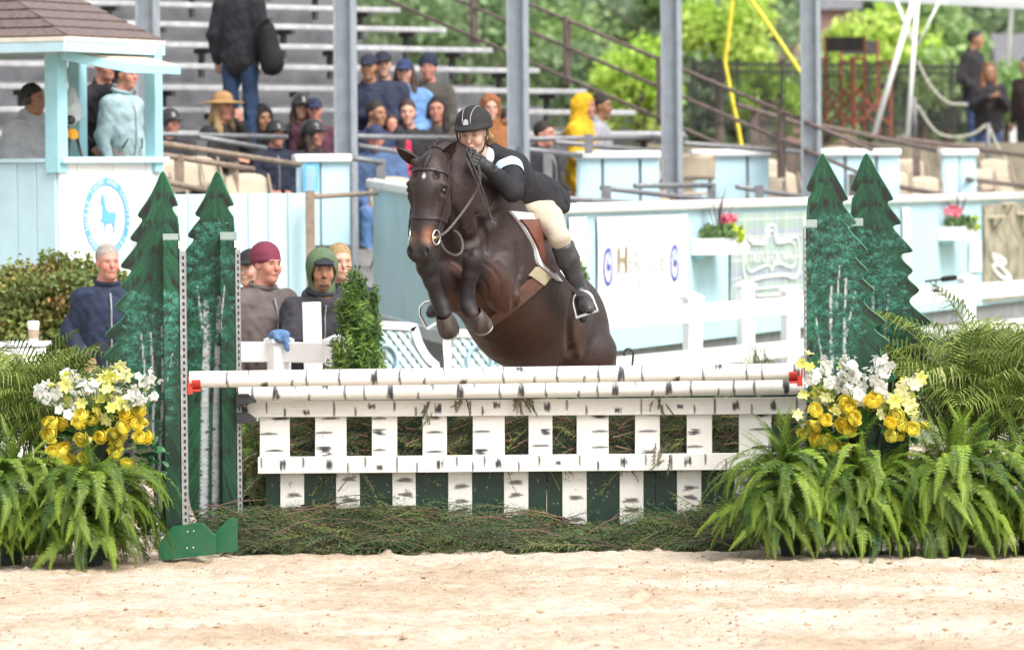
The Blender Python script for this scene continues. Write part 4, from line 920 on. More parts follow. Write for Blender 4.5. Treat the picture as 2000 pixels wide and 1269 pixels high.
G = lambda h, k=0.75: np.array(rgb(h)) * k
DK, MD, LT, TEAL, TEAL2, BRN = G('#0c2b1f', .6), G('#114a31', .6), G('#257049', .6), G('#2b8068', .62), G('#62b39b', .62), G('#241c1a', .55)
def loc2(px, Y):
    """outline sighted at pixels -> (x, z) on the plane y = Y"""
    return np.array([PV(x, y, (0, Y, 0), (0, 1, 0))[[0, 2]] for x, y in px])
def tree_wing(name, px, tiers, Y, foliage, trunks, post, strip_x, label, seed, flip, low):
    """a jump standard: cut-out painted fir with its post, hole strip and foot boards"""
    r = np.random.default_rng(seed)
    poly = loc2(px, Y); poly = chaikin(poly, 2)
    lo, hi = poly.min(0), poly.max(0)
    c = Canvas(lo[0] - .02, hi[0] + .02, lo[1] - .02, hi[1] + .02, 0.004, DK); c.r = r
    T = [loc2([t], Y)[0] for t in tiers]                       # tier centre points, top to bottom
    W = lambda i: 0.10 + 0.055 * i
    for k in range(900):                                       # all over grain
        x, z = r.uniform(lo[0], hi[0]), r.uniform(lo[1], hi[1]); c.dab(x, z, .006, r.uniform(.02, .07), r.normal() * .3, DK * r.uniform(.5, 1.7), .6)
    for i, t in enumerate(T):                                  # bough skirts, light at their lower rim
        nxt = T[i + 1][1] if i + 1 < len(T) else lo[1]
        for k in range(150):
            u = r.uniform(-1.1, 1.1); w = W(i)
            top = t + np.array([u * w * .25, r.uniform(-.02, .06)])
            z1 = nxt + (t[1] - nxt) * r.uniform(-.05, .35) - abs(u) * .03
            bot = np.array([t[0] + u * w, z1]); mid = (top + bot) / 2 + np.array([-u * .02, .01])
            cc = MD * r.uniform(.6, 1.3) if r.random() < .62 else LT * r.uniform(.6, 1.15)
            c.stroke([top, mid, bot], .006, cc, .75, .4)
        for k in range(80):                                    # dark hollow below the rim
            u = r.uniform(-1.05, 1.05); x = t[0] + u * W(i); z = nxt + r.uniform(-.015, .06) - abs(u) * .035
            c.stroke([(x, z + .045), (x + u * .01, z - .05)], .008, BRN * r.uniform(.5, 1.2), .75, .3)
    def stems():                                               # painted birch stems
        for tr in trunks:
            p = loc2(tr[0], Y); w = tr[1]
            n = int(np.linalg.norm(p[-1] - p[0]) / .006); pp = smooth_path(p, max(n, 4))
            for i, q in enumerate(pp): c.dab(q[0], q[1], w * (.55 + .45 * i / len(pp)), .008, 0, np.array((.52, .56, .57)) * r.uniform(.72, 1.05), .92, .25)
            for i, q in enumerate(pp):
                ww = w * (.55 + .45 * i / len(pp))
                if r.random() < .09: c.dab(q[0] + r.choice((-1, 1)) * ww * .6, q[1], ww * r.uniform(.35, .8), r.uniform(.004, .012), r.normal() * .25, (.03, .035, .035), .9)
                if r.random() < .10: c.dab(q[0] + ww * .75, q[1], ww * .3, .02, 0, (.22, .25, .26), .5)
                if r.random() < .03: c.dab(q[0], q[1], ww * .7, .012, r.normal() * .4, (.30, .25, .20), .5)
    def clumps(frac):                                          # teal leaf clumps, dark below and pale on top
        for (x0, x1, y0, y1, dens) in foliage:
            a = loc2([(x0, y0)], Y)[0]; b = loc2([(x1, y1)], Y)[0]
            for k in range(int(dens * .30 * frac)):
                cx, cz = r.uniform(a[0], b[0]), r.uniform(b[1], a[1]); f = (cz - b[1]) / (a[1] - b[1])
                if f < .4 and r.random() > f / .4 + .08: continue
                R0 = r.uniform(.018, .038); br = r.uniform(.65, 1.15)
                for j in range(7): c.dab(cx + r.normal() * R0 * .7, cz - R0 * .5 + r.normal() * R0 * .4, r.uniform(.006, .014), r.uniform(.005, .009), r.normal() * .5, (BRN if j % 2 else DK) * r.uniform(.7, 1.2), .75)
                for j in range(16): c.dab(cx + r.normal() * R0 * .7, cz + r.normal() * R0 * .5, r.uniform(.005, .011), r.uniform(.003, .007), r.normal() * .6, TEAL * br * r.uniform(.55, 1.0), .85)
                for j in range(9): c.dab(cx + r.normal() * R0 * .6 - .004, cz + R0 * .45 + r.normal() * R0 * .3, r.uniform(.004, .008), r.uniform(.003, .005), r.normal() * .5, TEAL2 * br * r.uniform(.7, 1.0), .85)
    clumps(.65); stems(); clumps(.45)
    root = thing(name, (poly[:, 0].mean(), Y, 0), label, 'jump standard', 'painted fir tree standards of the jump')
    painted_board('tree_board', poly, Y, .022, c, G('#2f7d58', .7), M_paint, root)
    # post in front of the board
    x0, x1, y0, y1 = post
    a = loc2([(x0, y0)], Y - .09)[0]; b = loc2([(x1, y1)], Y - .09)[0]
    mb = MB(); mb.grid(np.zeros((4, 3)), 2, 2); mb = MB()
    zz = np.arange(0.02, a[1], .01); xx = np.linspace(a[0], b[0], 14)
    gx, gz = np.meshgrid(xx, zz, indexing='ij'); V = np.stack([gx, np.full(gx.shape, Y - .09), gz], -1).reshape(-1, 3)
    colr = c.at(V[:, 0], V[:, 2]); streak = (vnoise(V * (30, 1, 4), 1.0, seed) * .25 + 1)[:, None]
    top = V[:, 2] > a[1] - .045
    colr = colr * streak; colr[top] = np.array((.30, .36, .34))
    mb.grid(V, 14, len(zz), colr)
    for xa in (a[0], b[0]):                                    # sides and top
        mb.add([(xa, Y - .09, .02), (xa, Y - .002, .02), (xa, Y - .002, zz[-1]), (xa, Y - .09, zz[-1])], [(0, 1, 2, 3)], MD * .9)
    mb.add([(a[0], Y - .09, zz[-1]), (b[0], Y - .09, zz[-1]), (b[0], Y - .002, zz[-1]), (a[0], Y - .002, zz[-1])], [(0, 1, 2, 3)], (.3, .36, .34))
    po = obj('post', mb, M_paint, root, attr='Col')
    if strip_x is not None:
        sx0, sx1, sy0 = strip_x
        a = loc2([(sx0, sy0)], Y - .096)[0]; b = loc2([(sx1, sy0)], Y - .096)[0]
        mb = MB(); mb.box(((a[0] + b[0]) / 2, Y - .05, (a[1] + .10) / 2), (b[0] - a[0], .092, a[1] - .10))
        st = obj('hole_strip', mb, M_galv, po, bevel=.002)
        mb = MB(); w = (b[0] - a[0])
        for z in np.arange(.16, a[1] - .03, .0381): mb.box((a[0] + w * .62, Y - .0965, z), (w * .36, .002, .019))
        obj('hole', mb, M_blackp, po)
        mb = MB(); mb.box(((a[0] + b[0]) / 2 - .002, Y - .0975, a[1] + .035), (w * 1.1, .003, .045)); obj('number_sticker', mb, M_white, po)
    return root, po
# ---- left standards
LF = [(312, 340), (318, 333), (324, 340), (334, 366), (348, 398), (347, 403), (336, 404), (340, 414), (352, 430), (352, 700), (352, 1040), (300, 1040), (296, 800), (262, 745), (228, 716), (206, 702), (200, 697), (206, 690), (224, 672),
      (230, 666), (212, 660), (204, 656), (207, 648), (232, 628), (246, 612), (230, 606), (222, 601), (226, 593), (242, 577), (249, 568), (240, 564), (235, 560), (238, 553), (252, 536), (258, 527), (242, 525), (234, 521), (238, 513), (258, 490), (270, 473), (258, 471), (253, 466), (257, 459), (272, 440), (279, 428), (271, 425), (268, 420), (273, 411), (290, 388), (304, 360)]
LR = [(418, 340), (425, 332), (431, 340), (442, 368), (457, 397), (456, 402), (444, 404), (450, 414), (460, 428), (460, 700), (460, 1030), (366, 1030), (364, 800), (352, 560), (340, 520), (356, 496), (371, 478), (380, 467), (370, 465), (366, 460), (370, 452), (384, 434), (392, 425), (384, 423), (380, 418), (384, 410), (398, 388), (410, 360)]
RF = [(1600, 305), (1607, 298), (1613, 305), (1628, 335), (1657, 385), (1657, 391), (1645, 394), (1650, 404), (1673, 432), (1672, 438), (1655, 441), (1662, 452), (1695, 486), (1695, 493), (1670, 496), (1676, 508), (1695, 525), (1695, 532), (1684, 540), (1690, 548), (1708, 563), (1708, 570), (1686, 585), (1696, 600), (1731, 625), (1731, 633), (1706, 638), (1716, 650), (1738, 664), (1737, 672), (1716, 680), (1730, 705), (1750, 735), (1748, 745), (1720, 752), (1690, 800), (1680, 1050), (1573, 1050), (1573, 800), (1573, 394), (1587, 376), (1578, 374), (1574, 368), (1578, 358), (1590, 332)]
RR = [(x + 86 + (0 if x < 1640 else 2), y) for x, y in RF]
YF, YR = 34.25 - 35, 35.05 - 35
tree_wing('tree_standard', LR, [(425, 350), (422, 405), (420, 455), (418, 520), (416, 600), (416, 700), (416, 800), (416, 900)], YR,
          [(362, 462, 440, 720, 330), (366, 440, 560, 740, 120)], [([(402, 590), (404, 660), (401, 760), (398, 1015)], .030), ([(428, 580), (426, 660), (422, 800), (420, 1010)], .024), ([(385, 560), (396, 640)], .007), ([(440, 560), (430, 660)], .006)],
          (430, 466, 452, 1000), (459, 468, 488), 'painted fir tree standard with two thick birch stems, behind the left pole cup', 5, 1, 0)
lf_root, lf_post = tree_wing('tree_standard', LF, [(318, 350), (316, 405), (312, 455), (308, 510), (304, 565), (300, 640), (300, 720), (300, 820), (310, 920)], YF,
          [(240, 350, 575, 790, 380), (300, 350, 760, 880, 40)], [([(316, 640), (318, 760), (312, 900), (312, 1010)], .010), ([(294, 650), (300, 760), (298, 900), (304, 1005)], .010), ([(276, 650), (284, 740), (288, 800)], .006), ([(338, 690), (330, 740)], .004)],
          (318, 354, 455, 1015), (350, 362, 490), 'painted fir tree standard nearest the camera on the left, yellow flowers before it', 8, 1, 0)
tree_wing('tree_standard', RR, [(1693, 315), (1696, 375), (1702, 420), (1710, 470), (1712, 520), (1716, 560), (1724, 620), (1730, 690), (1730, 800)], YR,
          [(1662, 1770, 450, 740, 420)], [([(1706, 560), (1704, 640), (1700, 760)], .008), ([(1736, 560), (1730, 640), (1722, 700)], .007)],
          (1660, 1690, 425, 1000), None, 'painted fir tree standard furthest right, behind its twin and the palm', 13, -1, 0)
tree_wing('tree_standard', RF, [(1607, 315), (1610, 375), (1616, 420), (1626, 470), (1630, 520), (1632, 560), (1640, 620), (1650, 690), (1650, 800)], YF,
          [(1576, 1680, 425, 720, 520), (1600, 1660, 660, 720, 60)], [([(1624, 560), (1622, 640), (1626, 720), (1626, 900)], .014), ([(1652, 545), (1650, 640), (1648, 740)], .011), ([(1670, 570), (1652, 660)], .006), ([(1640, 520), (1634, 600)], .006), ([(1592, 620), (1606, 700)], .006)],
          (1573, 1600, 428, 1000), (1570, 1574, 445), 'painted fir tree standard at the right end of the poles, flowers before it', 21, -1, 0)
# foot boards of the left standards
def foot(px, Y, d, parent):
    p = loc2(px, Y); mb = MB(); mb.prism(p, Y, Y + .045); o = obj('foot_board', mb, M_greenp, parent, bevel=.005)
    return o
f1 = foot([(312, 1092), (312, 1062), (338, 1028), (394, 1023), (419, 1046), (419, 1081)], YF - .13, 0, lf_root)
mb = MB()
for bx, by in ((366, 1038), (378, 1037), (365, 1070), (377, 1069)):
    q = PV(bx, by, (0, YF - .13, 0), (0, 1, 0)); mb.ell(q, (.007, .005, .007), 8, 4)
obj('bolt', mb, M_galv, f1)
mb = MB(); p0 = PV(419, 1079, (0, YF - .12, 0), (0, 1, 0))
lf_rear = [o for o in scene.objects if o.name.startswith('tree_standard') and o.parent is None][0]
foot([(417, 1079), (417, 1046), (447, 1014), (462, 1014), (462, 1074)], YR - .75, 0, lf_root)

# ---- poles
BK = np.array((.03, .03, .035)); WH = np.array((.80, .785, .745))
def pole(name, a, b, rad, marks, label, seed):
    """round pole from a to b with painted birch marks (x pixel, kind)"""
    r = np.random.default_rng(seed); a = np.asarray(a); b = np.asarray(b); l = np.linalg.norm(b - a)
    c = Canvas(0, l, 0, 2 * math.pi * rad, .004, WH); c.r = r; half = math.pi * rad          # z runs round the pole, front centre at half
    for k in range(260): c.dab(r.uniform(0, l), r.uniform(0, 2 * half), r.uniform(.01, .12), .002, 0, WH * r.uniform(.82, .97), .5)
    for k in range(60): c.dab(r.uniform(0, l), r.uniform(0, half), r.uniform(.004, .03), r.uniform(.002, .008), 0, (.45, .38, .31), .25)
    for mpx, kind in marks:
        x = (mpx - marks[0][0]) / (marks[-1][0] - marks[0][0]) * l
        for z0 in (0,):
            f, t = {'f': (-.95, .95), 't': (.1, .98), 'b': (-.98, -.05), 'F': (-.95, .95), 'T': (.05, .98), 'B': (-.98, -.1)}[kind.strip('x')] if kind != '-' else (0, 0)
            if kind == '-': continue
            za, zb = half + f * half * .55, half + t * half * .55
            if kind.isupper(): c.brush(x - .019, x + .019, za, zb, BK, .95)
            else: c.stroke([(x + .010, za), (x, (za + zb) / 2), (x + .006, zb)], .0075, BK, .97, .5)
    n = 40; m = int(l / .008); e = (b - a) / l
    up = np.array((0, 0, 1.0)); up -= e * (up @ e); up /= np.linalg.norm(up); fr = np.cross(e, up)        # fr points to the camera side
    if fr[1] > 0: fr = -fr
    t = np.linspace(0, l, m); an = np.linspace(-math.pi, math.pi, n, endpoint=False)
    tt, aa = np.meshgrid(t, an, indexing='ij')
    rr = rad * np.ones_like(tt)
    V = a + tt[..., None] * e + rr[..., None] * (np.cos(aa)[..., None] * fr + np.sin(aa)[..., None] * up)
    mb = MB(); i = np.arange(m - 1)[:, None] * n; j = np.arange(n)[None]; k = (j + 1) % n
    mb.add(V.reshape(-1, 3), np.stack([i + j, i + n + j, i + n + k, i + k], -1).reshape(-1, 4), c.at(tt.ravel(), ((aa + math.pi) * rad).ravel()))
    mb.F.append(np.arange(n)[None].copy()); mb.F.append(np.arange(n)[None, ::-1] + (m - 1) * n)
    return tag(obj(name, mb, M_paint, attr='Col', smooth=True), label, 'pole', 'birch painted poles of the jump')
R1 = [(370, '-'), (443, 'f'), (485, 't'), (517, 'B'), (570, 'b'), (598, 'f'), (662, 'f'), (731, 'F'), (780, 'f'), (828, 'b'), (866, 't'), (904, 'B'), (943, 't'), (982, 'f'), (1015, 'T'), (1043, 'b'), (1087, 'f'), (1140, 'b'), (1168, 'f'), (1213, 'F'), (1253, 'f'), (1320, 'B'), (1372, 'f'), (1403, 'T'), (1457, 'f'), (1487, 'f'), (1555, 'F'), (1563, '-')]
pole('jump_pole', P(370, 741, 34.22), P(1563, 725, 34.22), .0485, R1, 'upper birch striped pole, nearest the camera, over the whole jump', 31)
R2 = [(466, '-'), (493, 'f'), (540, 'F'), (576, 't'), (603, 'b'), (635, 'T'), (673, 'f'), (711, 'f'), (762, 'F'), (816, 'b'), (844, 't'), (899, 'F'), (926, 't'), (975, 'f'), (1019, 'F'), (1065, 'f'), (1129, 'b'), (1166, 'f'), (1202, 'F'), (1240, 't'), (1273, 'b'), (1306, 'F'), (1348, 'f'), (1402, 'b'), (1432, 'f'), (1472, 'f'), (1534, 'F'), (1656, '-')]
pole('jump_pole', P(466, 768, 34.95), P(1656, 753, 34.95), .0485, R2, 'lower birch striped pole just behind and below the upper one', 32)
# pole cups
def cup(px, d, m, label, w=.05):
    c = P(px[0], px[1], d); root_m = MB()
    a = np.linspace(math.pi, 2 * math.pi, 11); pr = [(c[0] + w * math.cos(t) * 0 + 0, 0) for t in a]
    mb = MB()
    ring = [(math.cos(t) * .056, math.sin(t) * .056) for t in a]; ring += [(x * .86, z * .86) for x, z in ring[::-1]]
    ring = np.array(ring)
    mb.prism(np.stack([ring[:, 0], ring[:, 1]], 1), -w / 2, w / 2, fr=lambda V: np.stack([V[:, 1] + c[0], V[:, 0] + c[1], V[:, 2] + c[2]], 1))
    return mb, c
for (x, y, d, x2, mm, lab) in ((384, 741, 34.22, 362, M_red, 'red pole cup at the left end of the upper pole'), (1549, 725, 34.22, 1572, M_red, 'red pole cup at the right end of the upper pole'),
                               (478, 768, 34.95, 464, M_blackp, 'black pole cup at the left end of the lower pole')):
    mb, c = cup((x, y), d, mm, lab)
    s_ = 1 if x2 > x else -1
    mb.box((c[0] + s_ * .038, c[1], c[2] - .035), (.03, .085, .10)); mb.box((c[0] + s_ * .005, c[1] - .01, c[2] - .062), (.055, .06, .014))
    tag(obj('pole_cup', mb, mm, bevel=.003), lab, 'pole cup', 'cups that carry the poles')
for (x, y) in ((480, 781), (480, 818)):                              # the two black plank holders
    c = P(x, y, 34.93); mb = MB()
    mb.prism([(-.05, -.02), (-.05, .035), (.02, .03), (.06, 0), (.06, -.012), (.0, -.02)], -.03, .03, fr=lambda V, c=c: V + c)
    tag(obj('plank_hanger', mb, M_blackp, bevel=.003), 'black hanger under the lower pole, the %s of the two' % ('higher' if y < 800 else 'lower'), 'hanger')

# ---- birch gate: two planks and the slats between them
GY = 35.02 - 35
def plank(name, px, Y, th, marks, parent, m=M_paint, seed=1, base=WH, horiz=True, scuff=0.0):
    """flat board from its four corner pixels (tl, tr, br, bl) on plane y=Y, painted"""
    q = loc2(px, Y); r = np.random.default_rng(seed)
    lo, hi = q.min(0), q.max(0)
    c = Canvas(lo[0] - .01, hi[0] + .01, lo[1] - .01, hi[1] + .01, .0035, base); c.r = r
    for k in range(int(80 * (hi[0] - lo[0]) / .3) + 20):
        x, z = r.uniform(lo[0], hi[0]), r.uniform(lo[1], hi[1])
        c.dab(x, z, r.uniform(.01, .06) if horiz else .0015, .0015 if horiz else r.uniform(.01, .05), 0, np.asarray(base) * r.uniform(.80, 1.03), .5)
    marks(c, lo, hi, r)
    if scuff:
        for k in range(int(scuff)):
            c.dab(r.uniform(lo[0], hi[0]), r.uniform(lo[1], hi[1]), r.uniform(.002, .006), r.uniform(.002, .005), r.uniform(0, 3), (.33, .29, .25) if base is WH else (.45, .47, .42), r.uniform(.3, .8))
    nu = max(2, int((hi[0] - lo[0]) / .007)); nv = max(2, int((hi[1] - lo[1]) / .007))
    u = np.linspace(0, 1, nu); v = np.linspace(0, 1, nv); uu, vv = np.meshgrid(u, v, indexing='ij'); uu = uu[..., None]; vv = vv[..., None]
    g = (q[0] * (1 - uu) + q[1] * uu) * (1 - vv) + (q[3] * (1 - uu) + q[2] * uu) * vv
    V = np.stack([g[..., 0], np.full(g.shape[:2], Y), g[..., 1]], -1).reshape(-1, 3)
    mb = MB(); mb.grid(V, nu, nv, c.at(V[:, 0], V[:, 2]))
    k = inset(q, -.003)
    V = np.array([(x, Y, z) for x, z in q] + [(x, Y + .004, z) for x, z in k] + [(x, Y + th, z) for x, z in k])
    mb.add(V, [(i + 4 * s_, (i + 1) % 4 + 4 * s_, (i + 1) % 4 + 4 + 4 * s_, i + 4 + 4 * s_) for s_ in (0, 1) for i in range(4)] + [(11, 10, 9, 8)], base)
    return obj(name, mb, m, parent, attr='Col')
def plank_marks(xs, Y):
    def f(c, lo, hi, r):
        H = hi[1] - lo[1]; m0 = lo[1] + H / 2
        for px, kind in xs:
            x = PV(px, 800, (0, Y, 0), (0, 1, 0))[0]
            f0, f1 = {'f': (0, 1), 't': (.35, 1), 'b': (0, .6), 'm': (.25, .75)}[kind.lower()]
            za, zb = lo[1] + f0 * H, lo[1] + f1 * H
            if kind.isupper(): c.brush(x - .018, x + .018, za + .008, zb - .008, BK, .97)
            else:
                c.stroke([(x, za), (x + .002, (za + zb) / 2), (x, zb)], .0075, BK, .97, .5)
    return f
gate = thing('birch_gate', (0.1, GY, 0), 'white gate of planks and slats painted like birch bark, under the poles', 'gate')
TP = [(479, 'F'), (520, 't'), (556, 'b'), (598, 'B'), (652, 'f'), (694, 'b'), (726, 'T'), (770, 't'), (812, 'b'), (856, 'F'), (890, 't'), (918, 'f'), (942, 'b'), (970, 'T'), (1017, 'f'), (1069, 'F'), (1107, 't'), (1145, 'b'), (1207, 'B'), (1252, 'f'), (1293, 'b'), (1329, 'M'), (1356, 'b'), (1396, 'f'), (1437, 'F'), (1468, 'b'), (1510, 'F'), (1556, 'f')]
BP = [(509, 't'), (551, 'F'), (591, 't'), (643, 'F'), (678, 'b'), (712, 't'), (740, 'B'), (774, 'f'), (813, 'b'), (858, 'F'), (891, 't'), (922, 'b'), (945, 't'), (972, 'F'), (1012, 'b'), (1052, 't'), (1088, 'M'), (1131, 't'), (1167, 'b'), (1217, 'F'), (1260, 't'), (1310, 'f'), (1343, 'F'), (1377, 't'), (1417, 'b'), (1459, 'M'), (1496, 't')]
plank('plank', [(470, 785), (1600, 776), (1600, 807), (470, 814)], GY - .03, .022, plank_marks(TP, GY - .03), gate, seed=41)
plank('plank', [(504, 893), (1600, 884), (1600, 915), (504, 924)], GY - .03, .022, plank_marks(BP, GY - .03), gate, seed=42)
SL = [(508, 565), (616, 676), (727, 775), (826, 872), (924, 985), (1033, 1078), (1127, 1188), (1241, 1288), (1342, 1390), (1444, 1506), (1560, 1600)]
for i, (x0, x1) in enumerate(SL):
    def sm(c, lo, hi, r):
        H = hi[1] - lo[1]; W_ = hi[0] - lo[0]
        for k, f in enumerate((.84, .52, .2)):
            z = lo[1] + H * (f + r.normal() * .03); x = lo[0] + W_ * r.choice((.28, .5, .72)); l = W_ * r.uniform(.25, .42)
            if (i + k) % 3 == 0: c.brush(x - l, x + l, z - .016, z + .016, BK, .97, vert=False)
            else: c.stroke([(x - l, z), (x, z + .004), (x + l, z + .002)], .009, BK, .97, .25)
    dy = lambda x: -(x - 508) / 1092 * 9
    plank('slat', [(x0, 800 + dy(x0)), (x1, 800 + dy(x1)), (x1, 900 + dy(x1)), (x0, 900 + dy(x0))], GY, .018, sm, gate, seed=50 + i)
for (x, y) in ((1000, 806), (1000, 893)):
    pass
# ---- low wall of green boards with birch slats below the gate
WY = GY + .05
wall_ = thing('green_wall_panel', (0.0, WY, 0), 'low green panel with white birch slats behind the cut branches', 'jump panel')
GR = G('#143f2e', .5)
for i, (x0, x1) in enumerate(((520, 800), (801, 1067), (1069, 1280), (1281, 1560))):
    def gm(c, lo, hi, r):
        for k in range(60): c.dab(r.uniform(lo[0], hi[0]), r.uniform(lo[1], hi[1]), .02, .05, 0, GR * r.uniform(.7, 1.5), .35, .8)
    plank('board', [(x0, 905), (x1, 900), (x1, 1058), (x0, 1063)], WY, .02, gm, wall_, seed=70 + i, base=GR, scuff=90)
for i, (x0, x1) in enumerate(((548, 593), (657, 702), (767, 811), (876, 921), (985, 1031), (1099, 1145), (1211, 1256), (1323, 1369), (1436, 1483), (1545, 1590))):
    def wm(c, lo, hi, r):
        W_ = hi[0] - lo[0]; H = hi[1] - lo[1]
        for k in range(int(r.integers(2, 4))):
            z = lo[1] + H * (.28 + .6 * (k + r.random() * .6) / 3); x = lo[0] + W_ * r.uniform(.45, .6); l = W_ * r.uniform(.35, .48)
            for j in range(5): c.dab(x + r.normal() * .004, z + j * .0035, l * (1 - .1 * j), .008, r.normal() * .12, np.array((.10, .085, .075)), .8)
    plank('birch_slat', [(x0, 905), (x1, 905), (x1, 1060), (x0, 1060)], WY - .016, .015, wm, wall_, seed=80 + i, base=np.array((.70, .69, .64)), scuff=60)
# brush box behind the gate
M_box = mat('dark_green_box', rgb('#142a1e'), 0.7, 0.2, 10)
mb = MB(); xa = PV(512, 890, (0, GY, 0), (0, 1, 0))[0]; xb = PV(1590, 890, (0, GY, 0), (0, 1, 0))[0]
mb.box(((xa + xb) / 2, GY + .26, .46), (xb - xa, .36, .02)); mb.box(((xa + xb) / 2, GY + .44, .68), (xb - xa, .02, .46)); 
mb.box((xa + .01, GY + .26, .6), (.02, .36, .3)); mb.box((xb - .01, GY + .26, .6), (.02, .36, .3))
for x in (xa + .05, (xa + xb) / 2, xb - .05): mb.box((x, GY + .26, .225), (.06, .3, .45))
tag(obj('brush_box', mb, M_box), 'dark green trough behind the slats, filled with cut cedar', 'brush box')
# ================================================================== people: shared builders
def add_head(S_, C, M, k=1.0):
    """head into the soft solid; C centre at eye level, M columns: left, front, up"""
    q = lambda x, y, z: C + M @ (np.array((x, y, z)) * k)
    e = lambda c, r, kk, sub=False: S_.ell(q(*c), np.array(r) * k, kk * k, M, sub)
    e((0, -.018, .035), (.074, .096, .088), .03); S_.cone(q(0, .022, .005), q(0, .03, -.085), .066 * k, .043 * k, .03 * k)
    e((0, .03, -.085), (.046, .05, .034), .03); e((0, .066, -.106), (.019, .018, .017), .02)
    e((0, .08, .022), (.052, .016, .011), .02)
    for s in (1, -1):
        e((s * .031, .104, .002), (.017, .018, .011), .014, True); e((s * .038, .06, -.035), (.028, .028, .03), .025)
        e((s * .076, -.012, -.012), (.010, .024, .032), .01)
    S_.cone(q(0, .088, .004), q(0, .104, -.034), .009 * k, .0135 * k, .012 * k)
    e((0, .088, -.064), (.022, .011, .009), .012)
    S_.cone(q(0, -.02, -.05), q(0, -.045, -.17), .052 * k, .055 * k, .03 * k)
def face_paint(C, M, skin, brow, k=1.0, lip=None):
    skin = np.array(skin); lip = np.array(lip) if lip is not None else skin * np.array((.85, .55, .55))
    def f(V):
        L = ((V - C) @ M) / k; c = np.tile(skin, (len(V), 1))
        def mix(w, col):
            nonlocal c
            w = np.clip(w, 0, 1)[:, None]; c = c * (1 - w) + np.asarray(col) * w
        el = lambda p, r: 1 - np.linalg.norm((L - p) / r, axis=1)
        for s in (1, -1):
            mix(el((s * .045, .07, -.035), (.035, .06, .035)) * .7, skin * (1.05, .72, .66))
            mix(el((s * .032, .09, .004), (.022, .05, .013)) * .7, skin * (.62, .5, .48)); mix(el((s * .032, .09, .002), (.0135, .05, .0065)) * 2.2, (.05, .035, .03))
            mix(el((s * .034, .085, .021), (.026, .05, .0065)) * 2.0, brow)
            mix(el((s * .078, -.01, -.01), (.02, .03, .035)) * .8, skin * (1.0, .72, .68))
        mix(el((0, .112, -.034), (.018, .02, .016)) * .7, skin * (1.02, .72, .66))
        mix(el((0, .095, -.064), (.021, .03, .0065)) * 1.3, lip)
        n = vnoise(V, 60, 5); return np.clip(c * (1 + .06 * n)[:, None], .003, 1)
    return f
M_skin = mat('skin', (1, 1, 1), .5, .05, 40, attr='Col', spec=.35)
def fabric(h, rough=.85, k=.8):
    c = np.array(rgb(h)) * k; return mat('fabric_' + h.strip('#') + ('%d' % (rough * 100)), tuple(c), rough, .16, 14, bump=.45, bscale=18)
def frame(yaw, pitch=0.0, roll=0.0):
    """columns left, front, up for a body turned by yaw (0 faces the camera side, positive turns to the right of the picture)"""
    f = np.array((math.sin(yaw), -math.cos(yaw), 0)); f = f * math.cos(pitch) + np.array((0, 0, 1)) * math.sin(pitch); f = nrm(f)
    u = np.array((0, 0, 1.0)); u = nrm(u - f * (u @ f)); l = np.cross(u, f)
    l, u = l * math.cos(roll) + u * math.sin(roll), u * math.cos(roll) - l * math.sin(roll)
    return np.stack([l, f, u], 1)
nrm = lambda v: np.asarray(v, float) / np.linalg.norm(v)
def hand(S_, w, d, side, k=1.0, curl=.6):
    """palm, four curled fingers and a thumb; w wrist, d direction of the palm, side: towards the thumb"""
    d = nrm(d); side = nrm(side - d * np.dot(side, d)); n = np.cross(side, d)
    p = w + d * .045 * k; S_.cone(w, p, .026 * k, .034 * k, .015 * k, (n, .55))
    for i in range(4):
        b = w + d * .085 * k + side * (.028 - .019 * i) * k; l = (.038, .044, .041, .032)[i] * k
        m = b + d * l * (1 - curl * .4) + n * l * curl * .7; t = m + d * l * .5 * (1 - curl * 1.3) + n * l * .8 * curl
        S_.chain([p, b, m, t], [.014 * k, .0105 * k, .0095 * k, .008 * k], .006 * k)
    t0 = w + d * .03 * k + side * .024 * k; t1 = t0 + (d * .7 + side * .6) * .04 * k; S_.chain([t0, t1, t1 + (d * .9 + n * .4) * .03 * k], [.014 * k, .012 * k, .009 * k], .008 * k)
